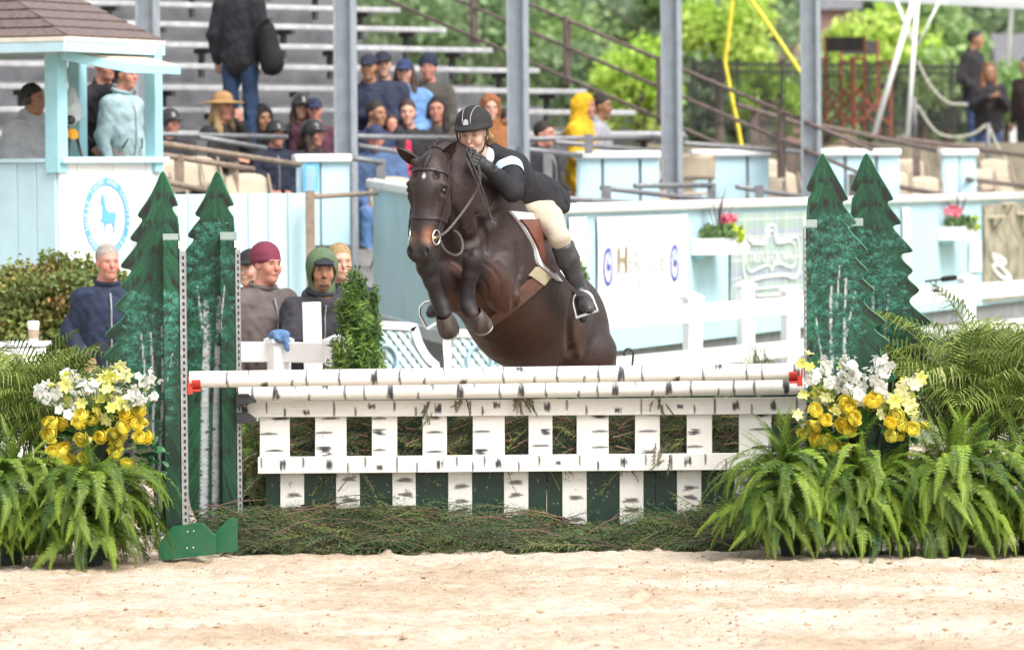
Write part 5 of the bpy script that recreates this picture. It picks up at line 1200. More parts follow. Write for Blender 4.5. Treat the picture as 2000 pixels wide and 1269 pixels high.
# ================================================================== onlookers
SKIN = dict(fair=np.array(rgb('#e0b09a')) * .72, pink=np.array(rgb('#dd9d88')) * .72, tan=np.array(rgb('#b98a6c')) * .7, dark=np.array(rgb('#7a5442')) * .7)
HAIRC = dict(brown='#4a3528', dark='#2a2220', grey='#b4aca4', blonde='#b8986a', red='#8a5a3a')
M_gloss = mat('gloss_black_helmet', (.03, .03, .032), .22, .15, 20)
def person(px, py, d, yaw, label, pose='sit', arms='lap', top='#2c3040', pants='#2a2c34', skin='fair', hair=('short', 'brown'), hat=None, hy=None, hp=0.0, lean=0.0, k=1.0, h=.019, roll=0.0, group='onlookers', jk=1.0):
    C = P(px, py, d); F = frame(R(yaw)); M = frame(R(yaw if hy is None else hy), R(hp), R(roll)); L = lambda x, y, z: C + F @ (np.array((x, y, z), float) * k)
    ln = lean; ch = (0, -.03 - .22 * ln, -.36); pv = (0, -.05 - .55 * ln, -.70)
    J = dict(neck=L(0, -.04, -.17), chest=L(*ch), belly=L(0, (ch[1] + pv[1]) / 2 + .01, -.54), pelvis=L(*pv))
    for s, n in ((1, 'l'), (-1, 'r')):
        J[n + 's'] = L(s * .175, -.05 - .08 * ln, -.255); J[n + 'h'] = L(s * .09, pv[1], pv[2] - .02)
        if pose == 'sit': J[n + 'k'] = L(s * .12, pv[1] + .43, pv[2] + .02); J[n + 'a'] = L(s * .12, pv[1] + .43, pv[2] - .42); J[n + 't'] = L(s * .13, pv[1] + .60, pv[2] - .47)
        else: J[n + 'k'] = L(s * .10, pv[1] + .03, pv[2] - .45); J[n + 'a'] = L(s * .10, pv[1], pv[2] - .86); J[n + 't'] = L(s * .12, pv[1] + .16, pv[2] - .92)
        e, w = {'lap': ((.245, -.02, -.50), (.10, .22, -.60)), 'down': ((.245, -.08, -.53), (.25, .0, -.78)), 'crossed': ((.25, .02, -.50), (-.08, .17, -.47)), 'pocket': ((.27, -.10, -.52), (.19, .07, -.68)),
                'rail': ((.25, .06, -.50), (.13, .33, -.52)), 'face': ((.22, .10, -.45), (.07, .15, -.13) if s > 0 else (-.10, .2, -.5)), 'phone': ((.22, .02, -.48), (.07, .27, -.36))}[arms]
        if arms == 'face' and s < 0: e = (.23, .02, -.50); w = (.05, .2, -.50)
        J[n + 'e'] = L(s * e[0], e[1], e[2]); J[n + 'w'] = L(s * w[0], w[1], w[2])
    base = min(J['la'][2], J['ra'][2]) - .08
    root = thing('person', (J['pelvis'][0], J['pelvis'][1], max(base, 0)), label, 'person', group)
    B = SDF(); add_head(B, C, M, k); fx = (F[:, 1], .66)
    B.cone(C + M @ np.array((0, -.045, -.15)) * k, J['neck'], .052 * k, .055 * k); B.chain([J['neck'], J['chest'], J['belly'], J['pelvis']], [.07 * k, .13 * k, .12 * k, .125 * k], .05, fx)
    for n in 'lr':
        B.chain([J[n + 's'], J[n + 'e'], J[n + 'w']], [.05 * k, .038 * k, .027 * k]); hand(B, J[n + 'w'], J[n + 'w'] - J[n + 'e'], F[:, 0] * (-1 if n == 'l' else 1) + F[:, 2] * .6, k, .6)
        B.chain([J[n + 'h'], J[n + 'k'], J[n + 'a'], J[n + 't']], [.075 * k, .05 * k, .036 * k, .032 * k])
    sk = SKIN[skin]; hc = np.array(rgb(HAIRC.get(hair[1], '#4a3528'))) * .7
    sdf_obj('body', B, h * .8 if h < .015 else h * .72, M_skin, root, paint=face_paint(C, M, sk, hc * .8, k))
    wa = .010 if h < .015 else .006
    wob = lambda V: V + wa * np.stack([vnoise(V, 24, 1), vnoise(V, 28, 2), vnoise(V, 22, 3)], 1) + .005 * np.stack([vnoise(V, 70, 4), vnoise(V, 75, 5), vnoise(V, 66, 6)], 1)
    # top
    T = SDF(); g = 1.06 * k * jk; T.cone(J['neck'] + F @ np.array((0, -.01, -.03)), J['chest'], .085 * g, .165 * g, .05, fx); T.chain([J['chest'], J['belly'], J['pelvis'] + F @ np.array((0, 0, -.04))], [.168 * g, .165 * g, .168 * g], .05, (F[:, 1], .72))
    T.cone(J['ls'], J['rs'], .075 * g, .075 * g, .05)
    for n in 'lr': T.chain([J[n + 's'], J[n + 'e'], J[n + 'w'] - (J[n + 'w'] - J[n + 'e']) * .08], [.078 * g, .062 * g, .046 * g], .03)
    T.cone(J['neck'] + F @ np.array((0, -.02, .015)), J['neck'] + F @ np.array((0, -.01, -.04)), .072 * g, .09 * g, .03)
    if hat and hat[0] == 'hoodup': 
        q = lambda x, y, z: C + M @ (np.array((x, y, z)) * k)
        T.ell(q(0, -.025, .025), np.array((.105, .125, .125)) * k, .03, M); T.cone(q(0, -.05, -.05), J['neck'], .10 * k, .10 * k, .06); T.ell(q(0, .115, -.015), np.array((.066, .09, .088)) * k, .02, M, sub=True); T.ell(q(0, .02, -.02), np.array((.07, .09, .11)) * k, .01, M, sub=True)
    tm = fabric(top); jo = sdf_obj('jacket', T, h, tm, root, wob=wob)
    if h < .0165:
        zp = T.onto(smooth_path([J['neck'] + F @ np.array((.0, .10, -.06)) * k, J['chest'] + F @ np.array((0, .16, 0)) * k, J['belly'] + F @ np.array((0, .17, 0)) * k, J['pelvis'] + F @ np.array((0, .16, 0)) * k], 20), .012); mb = MB(); mb.tube(zp, .006, 5); obj('zip', mb, M_galv, jo)
        for s in (1, -1):
            pk = T.onto(smooth_path([J['belly'] + F @ np.array((s * .10, .13, -.02)) * k, J['belly'] + F @ np.array((s * .15, .10, -.11)) * k], 8), .010); mb = MB(); mb.tube(pk, .007, 5); obj('pocket_welt', mb, M_blackp, jo)
        cr = [J['neck'] + F @ (np.array((math.sin(a) * .083, math.cos(a) * .078 - .01, .03 + .02 * math.cos(a) * -1)) * k) for a in np.linspace(-2.7, 2.7, 18)]; mb = MB(); mb.tube(cr, .017 * k, 7); obj('collar', mb, tm, jo, smooth=True)
    Q = SDF(); Q.cone(J['belly'], J['pelvis'], .135 * k, .15 * k, .05, fx)
    for n in 'lr': Q.chain([J[n + 'h'], J[n + 'k'], J[n + 'a']], [.098 * k, .07 * k, .055 * k], .04)
    sdf_obj('trousers', Q, h * 1.1, fabric(pants), root, wob=wob)
    for n in 'lr':
        S2 = SDF(); S2.chain([J[n + 'a'] + (0, 0, -.02), J[n + 't']], [.052 * k, .042 * k], .03); sdf_obj('shoe', S2, h * 1.1, fabric('#2b2522', .6), root)
    q = lambda x, y, z: C + M @ (np.array((x, y, z)) * k)
    hm = mat('hair_' + hair[1], tuple(hc), .6, .3, 40, bump=.5, bscale=120)
    if hair[0] != 'none' and not (hat and hat[0] in ('hoodup',)):
        Hh = SDF(); Hh.ell(q(0, -.025, .042), np.array((.083, .104, .095)) * k, .02, M); Hh.ell(q(0, .10, -.02), np.array((.075, .085, .082)) * k, .015, M, sub=True); Hh.ell(q(0, .02, -.10), np.array((.1, .1, .07)) * k, .02, M, sub=True)
        if hair[0] == 'long':
            for s in (1, -1): Hh.chain([q(s * .07, -.02, .03), q(s * .082, -.02, -.08), q(s * .09, .01, -.20), q(s * .08, .04, -.30)], np.array((.03, .036, .04, .026)) * k, .03)
            Hh.chain([q(0, -.09, .0), q(0, -.10, -.12), q(0, -.10, -.26)], np.array((.06, .07, .06)) * k, .03)
        sdf_obj('hair', Hh, h * .7, hm, root)
    if hat:
        kind, hc_ = hat; hatm = fabric(hc_) if kind != 'helmet' else M_gloss; Ht = SDF(); cut = None; pln = q(0, 0, .025)
        if kind in ('helmet', 'cap'):
            Ht.ell(q(0, -.015, .05), np.array((.10, .122, .105) if kind == 'helmet' else (.086, .108, .088)) * k, .01, M); Ht.ell(q(0, .10, .035), np.array((.075, .07, .014)) * k, .02, M)
            if kind == 'helmet': Ht.ell(q(0, -.03, .01), np.array((.102, .10, .06)) * k, .03, M); Ht.ell(q(0, .10, -.04), np.array((.075, .10, .072)) * k, .01, M, sub=True)
            else: cut = lambda g_, pln=pln: -((g_ - pln) @ M[:, 2])
        elif kind == 'beanie':
            Ht.ell(q(0, -.025, .055), np.array((.094, .114, .098)) * k, .01, M); Ht.ell(q(0, -.02, .03), np.array((.097, .117, .032)) * k, .015, M); Ht.ell(q(0, .08, -.045), np.array((.09, .10, .062)) * k, .02, M, sub=True)
        elif kind == 'straw':
            Ht.ell(q(0, -.015, .085), np.array((.088, .105, .075)) * k, .02, M); Ht.ell(q(0, -.0, .045), np.array((.20, .22, .016)) * k, .03, M); Ht.ell(q(0, .0, .0), np.array((.07, .09, .07)) * k, .01, M, sub=True)
        if Ht.p: sdf_obj('hat' if kind != 'helmet' else 'helmet', Ht, h * .7, hatm, root, cut=cut)
        if kind == 'helmet':
            for s in (1, -1): mb = MB(); mb.tube(smooth_path([q(s * .09, .01, .01), q(s * .075, .03, -.07), q(0, .06, -.125)], 10), .006, 5); obj('chin_strap', mb, M_blackp, root)
    return root, C, M, F, J
# ---- beside the arena
person(211, 512, 42.2, 14, 'grey haired man in a navy padded jacket beside the hedge', 'stand', 'pocket', '#232f48', '#2a2c34', 'pink', ('short', 'grey'), h=.0125, hy=22, k=1.0, roll=.03)
person(522, 516, 39.9, 38, 'woman in a maroon knit beanie and grey brown fleece', 'stand', 'down', '#6a605e', '#2a2c34', 'pink', ('short', 'brown'), ('beanie', '#7a3046'), hy=42, hp=-.12, h=.0125, k=1.03)
person(488, 524, 40.6, -30, 'person in black cap half hidden behind the maroon beanie', 'stand', 'down', '#2e2c33', '#26262c', 'fair', ('short', 'dark'), ('cap', '#222226'), h=.014)
g_ = person(630, 528, 39.7, 24, 'bearded man in green hood and black quilted jacket leaning on the fence', 'stand', 'rail', '#34323a', '#2a2c34', 'tan', ('short', 'dark'), None, hy=10, h=.0125, lean=.35, k=1.02)
C, M = g_[1], g_[2]; q = lambda x, y, z: C + M @ np.array((x, y, z)); hd2 = SDF(); hd2.ell(q(0, -.03, .03), (.112, .135, .128), .02, M); hd2.cone(q(0, -.06, -.06), q(0, -.06, -.13), .085, .095, .05); hd2.ell(q(0, .115, -.015), (.072, .09, .095), .02, M, sub=True); hd2.ell(q(0, .02, -.02), (.078, .10, .115), .01, M, sub=True)
sdf_obj('hood', hd2, .011, fabric('#5f7355'), g_[0]); cp = SDF(); cp.ell(q(0, .10, .045), (.07, .055, .012), .02, M); cp.ell(q(0, .03, .055), (.078, .085, .03), .02, M); sdf_obj('cap_brim', cp, .009, fabric('#2a2c38'), g_[0])
bd = SDF(); bd.ell(q(0, .073, -.100), (.034, .019, .018), .01, M); bd.ell(q(0, .0925, -.053), (.027, .010, .0055), .008, M); sdf_obj('beard', bd, .006, fabric('#4a3a32'), g_[0])
person(664, 512, 40.4, 12, 'blonde woman looking over the green hooded man', 'stand', 'down', '#3a3c48', '#2a2c34', 'fair', ('short', 'blonde'), h=.014, hy=18)
# ---- in the booth
pb = person(66, 195, 47.6, 55, 'person with headphones in a clear plastic rain poncho in the booth', 'sit', 'lap', '#c8c8cc', '#3a3c44', 'tan', ('short', 'dark'), h=.015, hy=60, jk=1.25)
C, M = pb[1], pb[2]; q = lambda x, y, z: C + M @ np.array((x, y, z)); mb = MB(); a = np.linspace(0, math.pi, 16); mb.tube([q(.09 * math.cos(t), -.01, .02 + .115 * math.sin(t)) for t in a], .009, 6)
for s in (1, -1): mb.ell(q(s * .088, -.005, -.005), (.022, .035, .042), 12, 8, M)
obj('headphones', mb, M_blackp, pb[0], smooth=True)
person(206, 128, 48.8, 40, 'person in a black jacket and tan trousers bending in the booth', 'stand', 'pocket', '#232127', '#c2ac90', 'pink', ('short', 'dark'), h=.018, lean=.5)
person(247, 146, 48.5, 55, 'person in a pale aqua rain jacket at the back of the booth', 'stand', 'down', '#a9c4ca', '#8a8a88', 'pink', ('short', 'brown'), h=.016, k=.95, jk=.9)
# ---- on the stand
ST = 'people seated in the stand'
pp = person(470, -40, bench_d(470, 150, -1) - .30, 160, 'standing person in black hoodie and blue jeans with a black backpack', 'stand', 'down', '#25232a', '#2f4668', 'fair', ('short', 'dark'), h=.018, group=ST, jk=1.08)
bc = P(527, 92, bench_d(470, 150, -1) - .5); bk = SDF(); bk.cone(bc + (-.03, 0, .16), bc + (.02, 0, -.16), .085, .115, .05); bk.ell(bc + (.05, -.05, -.12), (.08, .07, .11), .04); bk.ell(bc + (-.06, 0, .26), (.05, .05, .05), .05)
bo = tag(sdf_obj('backpack', bk, .02, fabric('#1d1c20')), 'black backpack on the shoulder of the standing person', 'backpack'); mb = MB(); mb.tube(smooth_path([bc + (.02, -.05, .26), bc + (-.1, -.12, .22), bc + (-.2, -.12, -.02), bc + (-.1, -.1, -.22)], 20), .02, 6, flat=.4); obj('strap', mb, fabric('#1d1c20'), bo)
person(437, 210, seat_d(437, 210, -1, .35), 50, 'woman in a wide straw hat holding a cup to her face', 'sit', 'face', '#2b2729', '#2a2c34', 'pink', ('long', 'blonde'), ('straw', '#b08a5a'), h=.018, group=ST)
person(333, 240, seat_d(333, 240, -1, .6), 40, 'child in a dark helmet with hands forward beside the first column', 'sit', 'rail', '#26262c', '#3a3a40', 'pink', ('short', 'brown'), ('helmet', '#222222'), h=.018, group=ST, k=.92)
person(512, 232, seat_d(512, 232, -1, .5), 30, 'person in a black hooded top between the straw hat and the helmets', 'sit', 'lap', '#222026', '#26262c', 'tan', ('none', 'dark'), ('hoodup', '#222026'), h=.018, group=ST)
person(540, 262, seat_d(540, 262, -1, .95), 15, 'child in a glossy dark helmet and navy jacket beside the blue partition', 'sit', 'lap', '#272e42', '#26262c', 'pink', ('short', 'brown'), ('helmet', '#222222'), h=.016, group=ST, k=.92, hy=28)
person(589, 210, seat_d(589, 210, -1, .35), 10, 'child in a dark helmet seated behind the other helmets', 'sit', 'lap', '#2d2f3e', '#26262c', 'fair', ('long', 'brown'), ('helmet', '#222222'), h=.018, group=ST, k=.95)
person(614, 216, seat_d(614, 216, -1, .6), 5, 'person in a navy cap behind the helmeted children', 'sit', 'lap', '#5a3040', '#2a2c34', 'pink', ('short', 'brown'), ('cap', '#2a3050'), h=.019, group=ST, k=.9)
person(612, 262, seat_d(612, 262, -1, .95), 50, 'girl in a dark helmet and black top turned to the right', 'sit', 'lap', '#35333a', '#26262c', 'pink', ('long', 'brown'), ('helmet', '#222222'), h=.016, group=ST, k=.95, hy=62)
person(720, 132, seat_d(720, 132, -1, .15), -10, 'man in a navy cap and navy jacket leaning left of the blue blanket', 'sit', 'crossed', '#272e48', '#2a2c34', 'tan', ('short', 'dark'), ('cap', '#272c40'), h=.018, group=ST, hp=-.3)
person(748, 126, seat_d(748, 126, -1, .15), 5, 'person in dark visor and rain hood behind the navy cap man', 'sit', 'lap', '#2a3048', '#2a2c34', 'fair', ('short', 'brown'), ('cap', '#262a38'), h=.019, group=ST)
bl = person(790, 142, seat_d(790, 142, -1, .15), -5, 'person in a cap wrapped in a light blue and white blanket', 'sit', 'lap', '#7aa6dc', '#7aa6dc', 'fair', ('long', 'brown'), ('cap', '#33406a'), h=.018, group=ST, jk=1.15)
person(836, 132, seat_d(836, 132, -1, .15), -5, 'person in an olive rain jacket with navy hood up', 'sit', 'lap', '#5a564e', '#3a3a40', 'pink', ('none', 'brown'), ('beanie', '#2b3048'), h=.018, group=ST)
person(735, 222, seat_d(735, 222, -1, .6), 40, 'dark haired man in navy coat with white collar looking down', 'sit', 'lap', '#2c3a5c', '#2a2c34', 'tan', ('short', 'dark'), h=.017, group=ST, hy=50, hp=-.35)
person(764, 242, seat_d(764, 242, -1, .6), 15, 'small child in a bright pink coat', 'sit', 'lap', '#d8365e', '#c03050', 'pink', ('short', 'brown'), h=.018, group=ST, k=.75)
person(796, 220, seat_d(796, 220, -1, .6), 0, 'pale woman in black looking straight ahead', 'sit', 'lap', '#2a282d', '#26262c', 'fair', ('short', 'brown'), h=.017, group=ST)
person(853, 214, seat_d(853, 214, -1, .6), -5, 'woman with long dark hair in an olive brown jacket', 'sit', 'lap', '#5c5246', '#3a3530', 'pink', ('long', 'dark'), h=.017, group=ST)
person(733, 272, seat_d(733, 272, -1, .95), 5, 'large man in a blue padded jacket and jeans left of the horse head', 'sit', 'lap', '#566f98', '#5a7fae', 'pink', ('short', 'brown'), ('cap', '#2f3858'), h=.016, group=ST, jk=1.35, k=1.05)
person(958, 212, seat_d(958, 212, -1, .6), 10, 'person in a rust brown fleece hood behind the rider helmet', 'sit', 'lap', '#9a6238', '#4a3a34', 'fair', ('long', 'red'), ('hoodup', '#9a6238'), h=.018, group=ST)
person(990, 236, seat_d(990, 236, -1, .6), 60, 'dark haired person just left of the third column', 'sit', 'lap', '#8a8a90', '#3a3a40', 'tan', ('short', 'dark'), h=.018, group=ST, k=.95)
person(1064, 262, seat_d(1064, 262, -1, .6), 60, 'person in a black jacket looking down right of the rider', 'sit', 'lap', '#2a292e', '#26262c', 'pink', ('short', 'dark'), h=.016, group=ST, hy=62, hp=-.4, jk=1.1)
person(1143, 208, seat_d(1143, 208, -1, .6), 70, 'person in a bright yellow hooded raincoat', 'sit', 'lap', '#e6b61e', '#e0b020', 'pink', ('none', 'brown'), ('hoodup', '#e6b61e'), h=.017, group=ST, jk=1.15)
person(1176, 208, seat_d(1176, 208, -1, .6), 75, 'man in a pale grey jacket just right of the yellow raincoat', 'sit', 'lap', '#b4b4bc', '#3a3a40', 'tan', ('short', 'dark'), h=.018, group=ST, hp=-.3)
person(1228, 268, seat_d(1228, 268, -1, .6), -60, 'person reaching forward over the railing below the guard rail', 'sit', 'rail', '#34323a', '#3a3a40', 'tan', ('short', 'dark'), h=.018, group=ST, k=.9, lean=.4) if False else None
# ---- on the terrace
person(1906, 78, 84, 60, 'tall man in a dark coat standing on the terrace at the right', 'stand', 'pocket', '#2a2629', '#34466a', 'tan', ('short', 'dark'), h=.022, group='people standing on the terrace', hy=75, k=1.05, jk=1.1)
person(1932, 140, 81, 10, 'long haired woman in a black coat standing on the terrace', 'stand', 'phone', '#262326', '#34466a', 'tan', ('long', 'red'), h=.022, group='people standing on the terrace', jk=1.12)
person(2004, 130, 82, -40, 'person cut by the right picture edge on the terrace', 'stand', 'down', '#3a2a28', '#2a2c34', 'tan', ('short', 'dark'), h=.024, group='people standing on the terrace')
# the blanket's white patches and the camera in the booth
# ---- small things
M_chair = mat('beige_chair_plastic', rgb('#b3a591'), .55, .08, 10); M_chm = mat('beige_chair_steel', rgb('#a89a88'), .4, .1, 10, metal=.3)
def chair_proto():
    root = thing('folding_chair', (0, 0, 0), '', 'chair', 'beige folding chairs in the boxes')
    mb = MB(); n = 9; V = []
    for i in range(n):
        for z in np.linspace(0, 1, 6):
            x = (i / (n - 1) - .5) * .44; V.append((x * (1 - .0 * z), .20 + .03 * math.cos(x * 6) + .05 * z, .58 + .27 * z - (.05 * (abs(x) / .22) ** 4) * (z > .8)))
    mb.grid(np.array(V), n, 6); o = obj('backrest', mb, M_chair, root, smooth=True, local=True); sm = o.modifiers.new('thick', 'SOLIDIFY'); sm.thickness = .02
    mb = MB(); mb.box((0, -.02, .44), (.42, .40, .03)); obj('seat', mb, M_chair, root, bevel=.012, local=True)
    for s in (-1, 1):
        mb = MB(); mb.tube([(s * .22, -.24, 0), (s * .22, .10, .48), (s * .22, .24, .84)], .012, 6); obj('leg', mb, M_chm, root, local=True, smooth=True)
        mb = MB(); mb.tube([(s * .20, .26, 0), (s * .20, -.16, .43)], .012, 6); obj('leg', mb, M_chm, root, local=True, smooth=True)
    return root
ch0 = chair_proto(); first = True
CH = [(378, 312, 52.0, 35, 'with a high back behind the left painted fir tip'), (418, 305, 52.8, 40, 'leaning behind the brown railing post'), (505, 338, 52.0, 30, 'with rounded back left of the blue partition'), (318, 335, 51.4, 35, 'beside the booth sill'), (340, 300, 53, 35, 'farthest back behind the brown railing'),
      (1300, 330, 59, 40, 'right of the partition next to the rider'), (1340, 300, 60.2, 200, 'turned away below the fourth column'), (1318, 350, 58.6, 40, 'low behind the grey pipes'), (1520, 310, 62, 30, 'left of the fir tops'), (1548, 335, 61.6, 30, 'close behind the wall by the fir tip'),
      (1770, 335, 66, 30, 'right of the fir tops'), (1800, 310, 68, 30, 'behind the brown pipes on the right'), (1935, 330, 69, 30, 'near the right picture edge'), (1965, 310, 71, 30, 'farthest right'), (1465, 395, 58.5, 40, 'just above the wall cap by the flower box'), (1385, 395, 57, 40, 'just above the wall cap left of the flower box'), (780, 345, 55, 20, 'beside the blue padded jacket')]
CH += [(1310, 372, 58.2, 40, 'lowest of all, touching the white wall cap right of the rider'), (1420, 318, 61.5, 40, 'half behind the partition above the pink flower box'), (1512, 345, 61.0, 20, 'directly left of the left fir tip, low'), (1660, 285, 66.5, 30, 'between the tips of the two right firs'),
       (1715, 300, 67, 30, 'right behind the furthest right fir tip'), (1820, 345, 66.5, 20, 'left of the narrow partition'), (1915, 355, 68.2, 40, 'low and right of the narrow partition'), (1985, 350, 70, 40, 'lowest at the right picture edge'), (1880, 280, 73, 30, 'high behind the narrow partition')]
for x, y, d, rz, where in CH:
    o = ch0 if first else copy_tree(ch0); first = False; q = P(x, y, d); o.location = (q[0], q[1], q[2] - .85); o.rotation_euler = (0, 0, R(rz)); o['label'] = 'beige folding chair ' + where
# camera on a yellow tripod in the booth
q = P(140, 240, 47.2); tr = thing('tripod', (q[0], q[1], q[2] - .5), 'yellow and black tripod in the booth', 'tripod'); M_ylw = mat('yellow_tripod', rgb('#e8a020'), .5, .1)
mb = MB(); mb.lathe([(.0, -.03), (.05, -.03), (.055, .02), (.03, .05), (0, .05)], 12, c=q - (0, 0, .10)); obj('head', mb, M_ylw, tr)
for a in (0, 2.1, 4.2): e = np.array((math.cos(a), math.sin(a), 0)); mb = MB(); mb.tube([q - (0, 0, .12) + e * .04, q - (0, 0, .5) + e * .14], .014, 6); obj('leg', mb, M_blackp, tr, smooth=True)
S_ = SDF(); S_.ell(q + (0, 0, .09), (.075, .10, .11), .03); S_.cone(q + (0, 0, .1), q + (-.0, .02, .26), .07, .03, .04); pc = tag(sdf_obj('covered_camera', S_, .014, mat('frosted_plastic', (.55, .6, .6), .25, .15, 14, bump=.4), wob=lambda V: V + .006 * np.stack([vnoise(V, 60, 1), vnoise(V, 70, 2), vnoise(V, 60, 3)], 1)), 'camera wrapped in clear plastic on the tripod', 'camera')
mb = MB(); mb.tube([q + (0, -.08, .02), q + (0, -.15, .02)], .038, 14); obj('lens', mb, M_blackp, pc, smooth=True)
# coffee cup on the white table
tq = P(-60, 672, 40); tq2 = P(88, 668, 40); mb = MB(); zt = P(40, 671, 40)[2]
tb_ = thing('table', ((tq[0] + tq2[0]) / 2, tq[1] + .3, 0), 'white draped table behind the left palm', 'table')
mb.box(((tq[0] + tq2[0]) / 2, tq[1] + .35, zt - .012), (tq2[0] - tq[0], .7, .024)); obj('table_top', mb, M_vinyl, tb_, bevel=.006)
mb = MB(); n = 40; xs_ = np.linspace(tq[0] - .01, tq2[0] + .01, n); V = [(x, tq[1] - .012 + .012 * math.sin(x * 30), z) for x in xs_ for z in (zt - .03, zt * .5, .02)]; mb.grid(np.array(V), n, 3); obj('cloth_front', mb, M_pad_w if 'M_pad_w' in globals() else M_vinyl, tb_, smooth=True)
for x in (tq[0] + .1, tq2[0] - .1): mb = MB(); mb.box((x, tq[1] + .4, zt / 2 - .02), (.05, .05, zt - .03)); obj('leg', mb, M_gpipe, tb_)
q = P(61, 668, 40) ; q[1] = tq[1] + .2; z0 = zt; mb = MB(); mb.lathe([(0, z0), (.030, z0), (.040, z0 + .125), (0, z0 + .125)], 20, c=(q[0], q[1], 0)); cup_ = tag(obj('coffee_cup', mb, mat('paper_cup', (.78, .77, .75), .6, .04), smooth=False), 'paper coffee cup with white lid on the white table', 'cup')
mb = MB(); mb.lathe([(.034, z0 + .035), (.0388, z0 + .09)], 20, c=(q[0], q[1], 0)); V = mb.V[0]; obj('sleeve', MB().lathe([(.0345, z0 + .03), (.0395, z0 + .09)], 20, c=(q[0], q[1], 0)), mat('brown_sleeve', rgb('#a8927c'), .8, .15, 30), cup_, smooth=True)
mb = MB(); mb.lathe([(.043, z0 + .124), (.043, z0 + .135), (.036, z0 + .15), (0, z0 + .15)], 20, c=(q[0], q[1], 0)); obj('lid', mb, M_vinyl, cup_)
# microphone on the right fence
q = P(1842, 545, 50.8); mc = thing('microphone', tuple(q - (0, 0, .1)), 'black shotgun microphone in foam on the right fence rail', 'microphone'); S_ = SDF(); S_.cone(q, q + (.10, 0, .012), .024, .024); sdf_obj('foam', S_, .01, fabric('#1c1c1e'), mc)
mb = MB(); mb.tube([q, q + (-.16, 0, -.02)], .010, 8); obj('barrel', mb, M_blackp, mc, smooth=True); mb = MB(); mb.tube([q + (-.06, 0, -.005), q + (-.065, 0, -.11)], .008, 6); mb.box(q + (-.06, 0, -.10), (.06, .04, .03)); obj('mount', mb, M_blackp, mc)
# fallen petal
q = PZ(405, 1097, .006); mb = MB(); mb.add([q + (-.02, 0, 0), q + (0, -.03, .004), q + (.022, 0, .012), q + (.0, .03, .006)], [(0, 1, 2, 3)]); tag(obj('petal', mb, mat('fallen_petal', rgb('#e8c040'), .6, .1)), 'yellow petal fallen on the sand by the green foot', 'petal')
# ================================================================== plants round the jump
def leaf_mat(name, c1, c2, rough=.5, transl=.25, spec=.4):
    """leaf colour differs from frond to frond"""
    m = bpy.data.materials.new(name); m.use_nodes = True; N, L = m.node_tree.nodes, m.node_tree.links
    b = N['Principled BSDF']; out = N['Material Output']; oi = N.new('ShaderNodeObjectInfo'); tc = N.new('ShaderNodeTexCoord')
    nz = N.new('ShaderNodeTexNoise'); nz.inputs['Scale'].default_value = 9; nz.inputs['Detail'].default_value = 3; L.new(tc.outputs['Object'], nz.inputs['Vector'])
    ad = N.new('ShaderNodeMath'); ad.operation = 'MULTIPLY_ADD'; ad.inputs[1].default_value = .5; L.new(nz.outputs['Fac'], ad.inputs[0])
    ml = N.new('ShaderNodeMath'); ml.operation = 'MULTIPLY'; ml.inputs[1].default_value = .75; L.new(oi.outputs['Random'], ml.inputs[0]); L.new(ml.outputs[0], ad.inputs[2])
    cr = N.new('ShaderNodeValToRGB'); cr.color_ramp.elements[0].color = (*c1, 1); cr.color_ramp.elements[1].color = (*c2, 1)
    cr.color_ramp.elements[0].position = .25; cr.color_ramp.elements[1].position = 1.0
    L.new(ad.outputs[0], cr.inputs[0]); L.new(cr.outputs[0], b.inputs['Base Color']); b.inputs['Roughness'].default_value = rough; b.inputs['Specular IOR Level'].default_value = spec
    tr = N.new('ShaderNodeBsdfTranslucent'); L.new(cr.outputs[0], tr.inputs[0]); ms = N.new('ShaderNodeMixShader'); ms.inputs[0].default_value = transl
    L.new(b.outputs[0], ms.inputs[1]); L.new(tr.outputs[0], ms.inputs[2]); L.new(ms.outputs[0], out.inputs[0])
    return m
def frond_curve(L_, a0, bend, n):
    s = np.linspace(0, 1, n); th = a0 - bend * s ** 1.25; ds = L_ / (n - 1)
    y = np.concatenate([[0], np.cumsum(np.cos(th[:-1]) * ds)]); z = np.concatenate([[0], np.cumsum(np.sin(th[:-1]) * ds)])
    return s, y, z, th
def fern_frond(L_, a0, bend, seed):
    r = np.random.default_rng(seed); n = 40; s, y, z, th = frond_curve(L_, a0, bend, n)
    mb = MB(); sway = .05 * np.sin(s * 3 + r.random() * 6) * s
    c = np.stack([sway, y, z], 1); V = []; F = []
    for i in range(n):                                              # stalk
        V += [c[i] + (-.0022, 0, 0), c[i] + (.0022, 0, 0)]
    mb.add(V, np.array([(2 * i, 2 * i + 1, 2 * i + 3, 2 * i + 2) for i in range(n - 1)]))
    V = []; F = []
    for i in range(3, n):
        t = np.array((0, math.cos(th[i]), math.sin(th[i]))); nn = np.array((0, -math.sin(th[i]), math.cos(th[i])))
        w = .054 * min(1, (s[i] + .12) * 2.2) * (1 - s[i] ** 2.2) ** .8 + .004
        for sd in (-1, 1):
            for h_ in (0, .5):
                base = c[i] + (c[min(i + 1, n - 1)] - c[i]) * h_
                ww = w * r.uniform(.82, 1.1); d = np.array((sd, 0, 0)) * .95 + t * .28 + nn * r.uniform(-.35, .18); d /= np.linalg.norm(d)
                wid = L_ / (n - 1) * .155; k = len(V)
                V += [base - t * wid * .8, base + d * ww * .55 - t * wid + nn * .002, base + d * ww - nn * .10 * ww, base + d * ww * .5 + t * wid, base + t * wid * .8]
                F += [(k, k + 1, k + 3, k + 4), (k + 1, k + 2, k + 3)]
    mb.add(V, F); return mb.mesh('frond', smooth=False)
M_fern = leaf_mat('fern_leaf', tuple(np.array(rgb('#34581a')) * .75), tuple(np.array(rgb('#a2c048')) * .78), .45, .3)
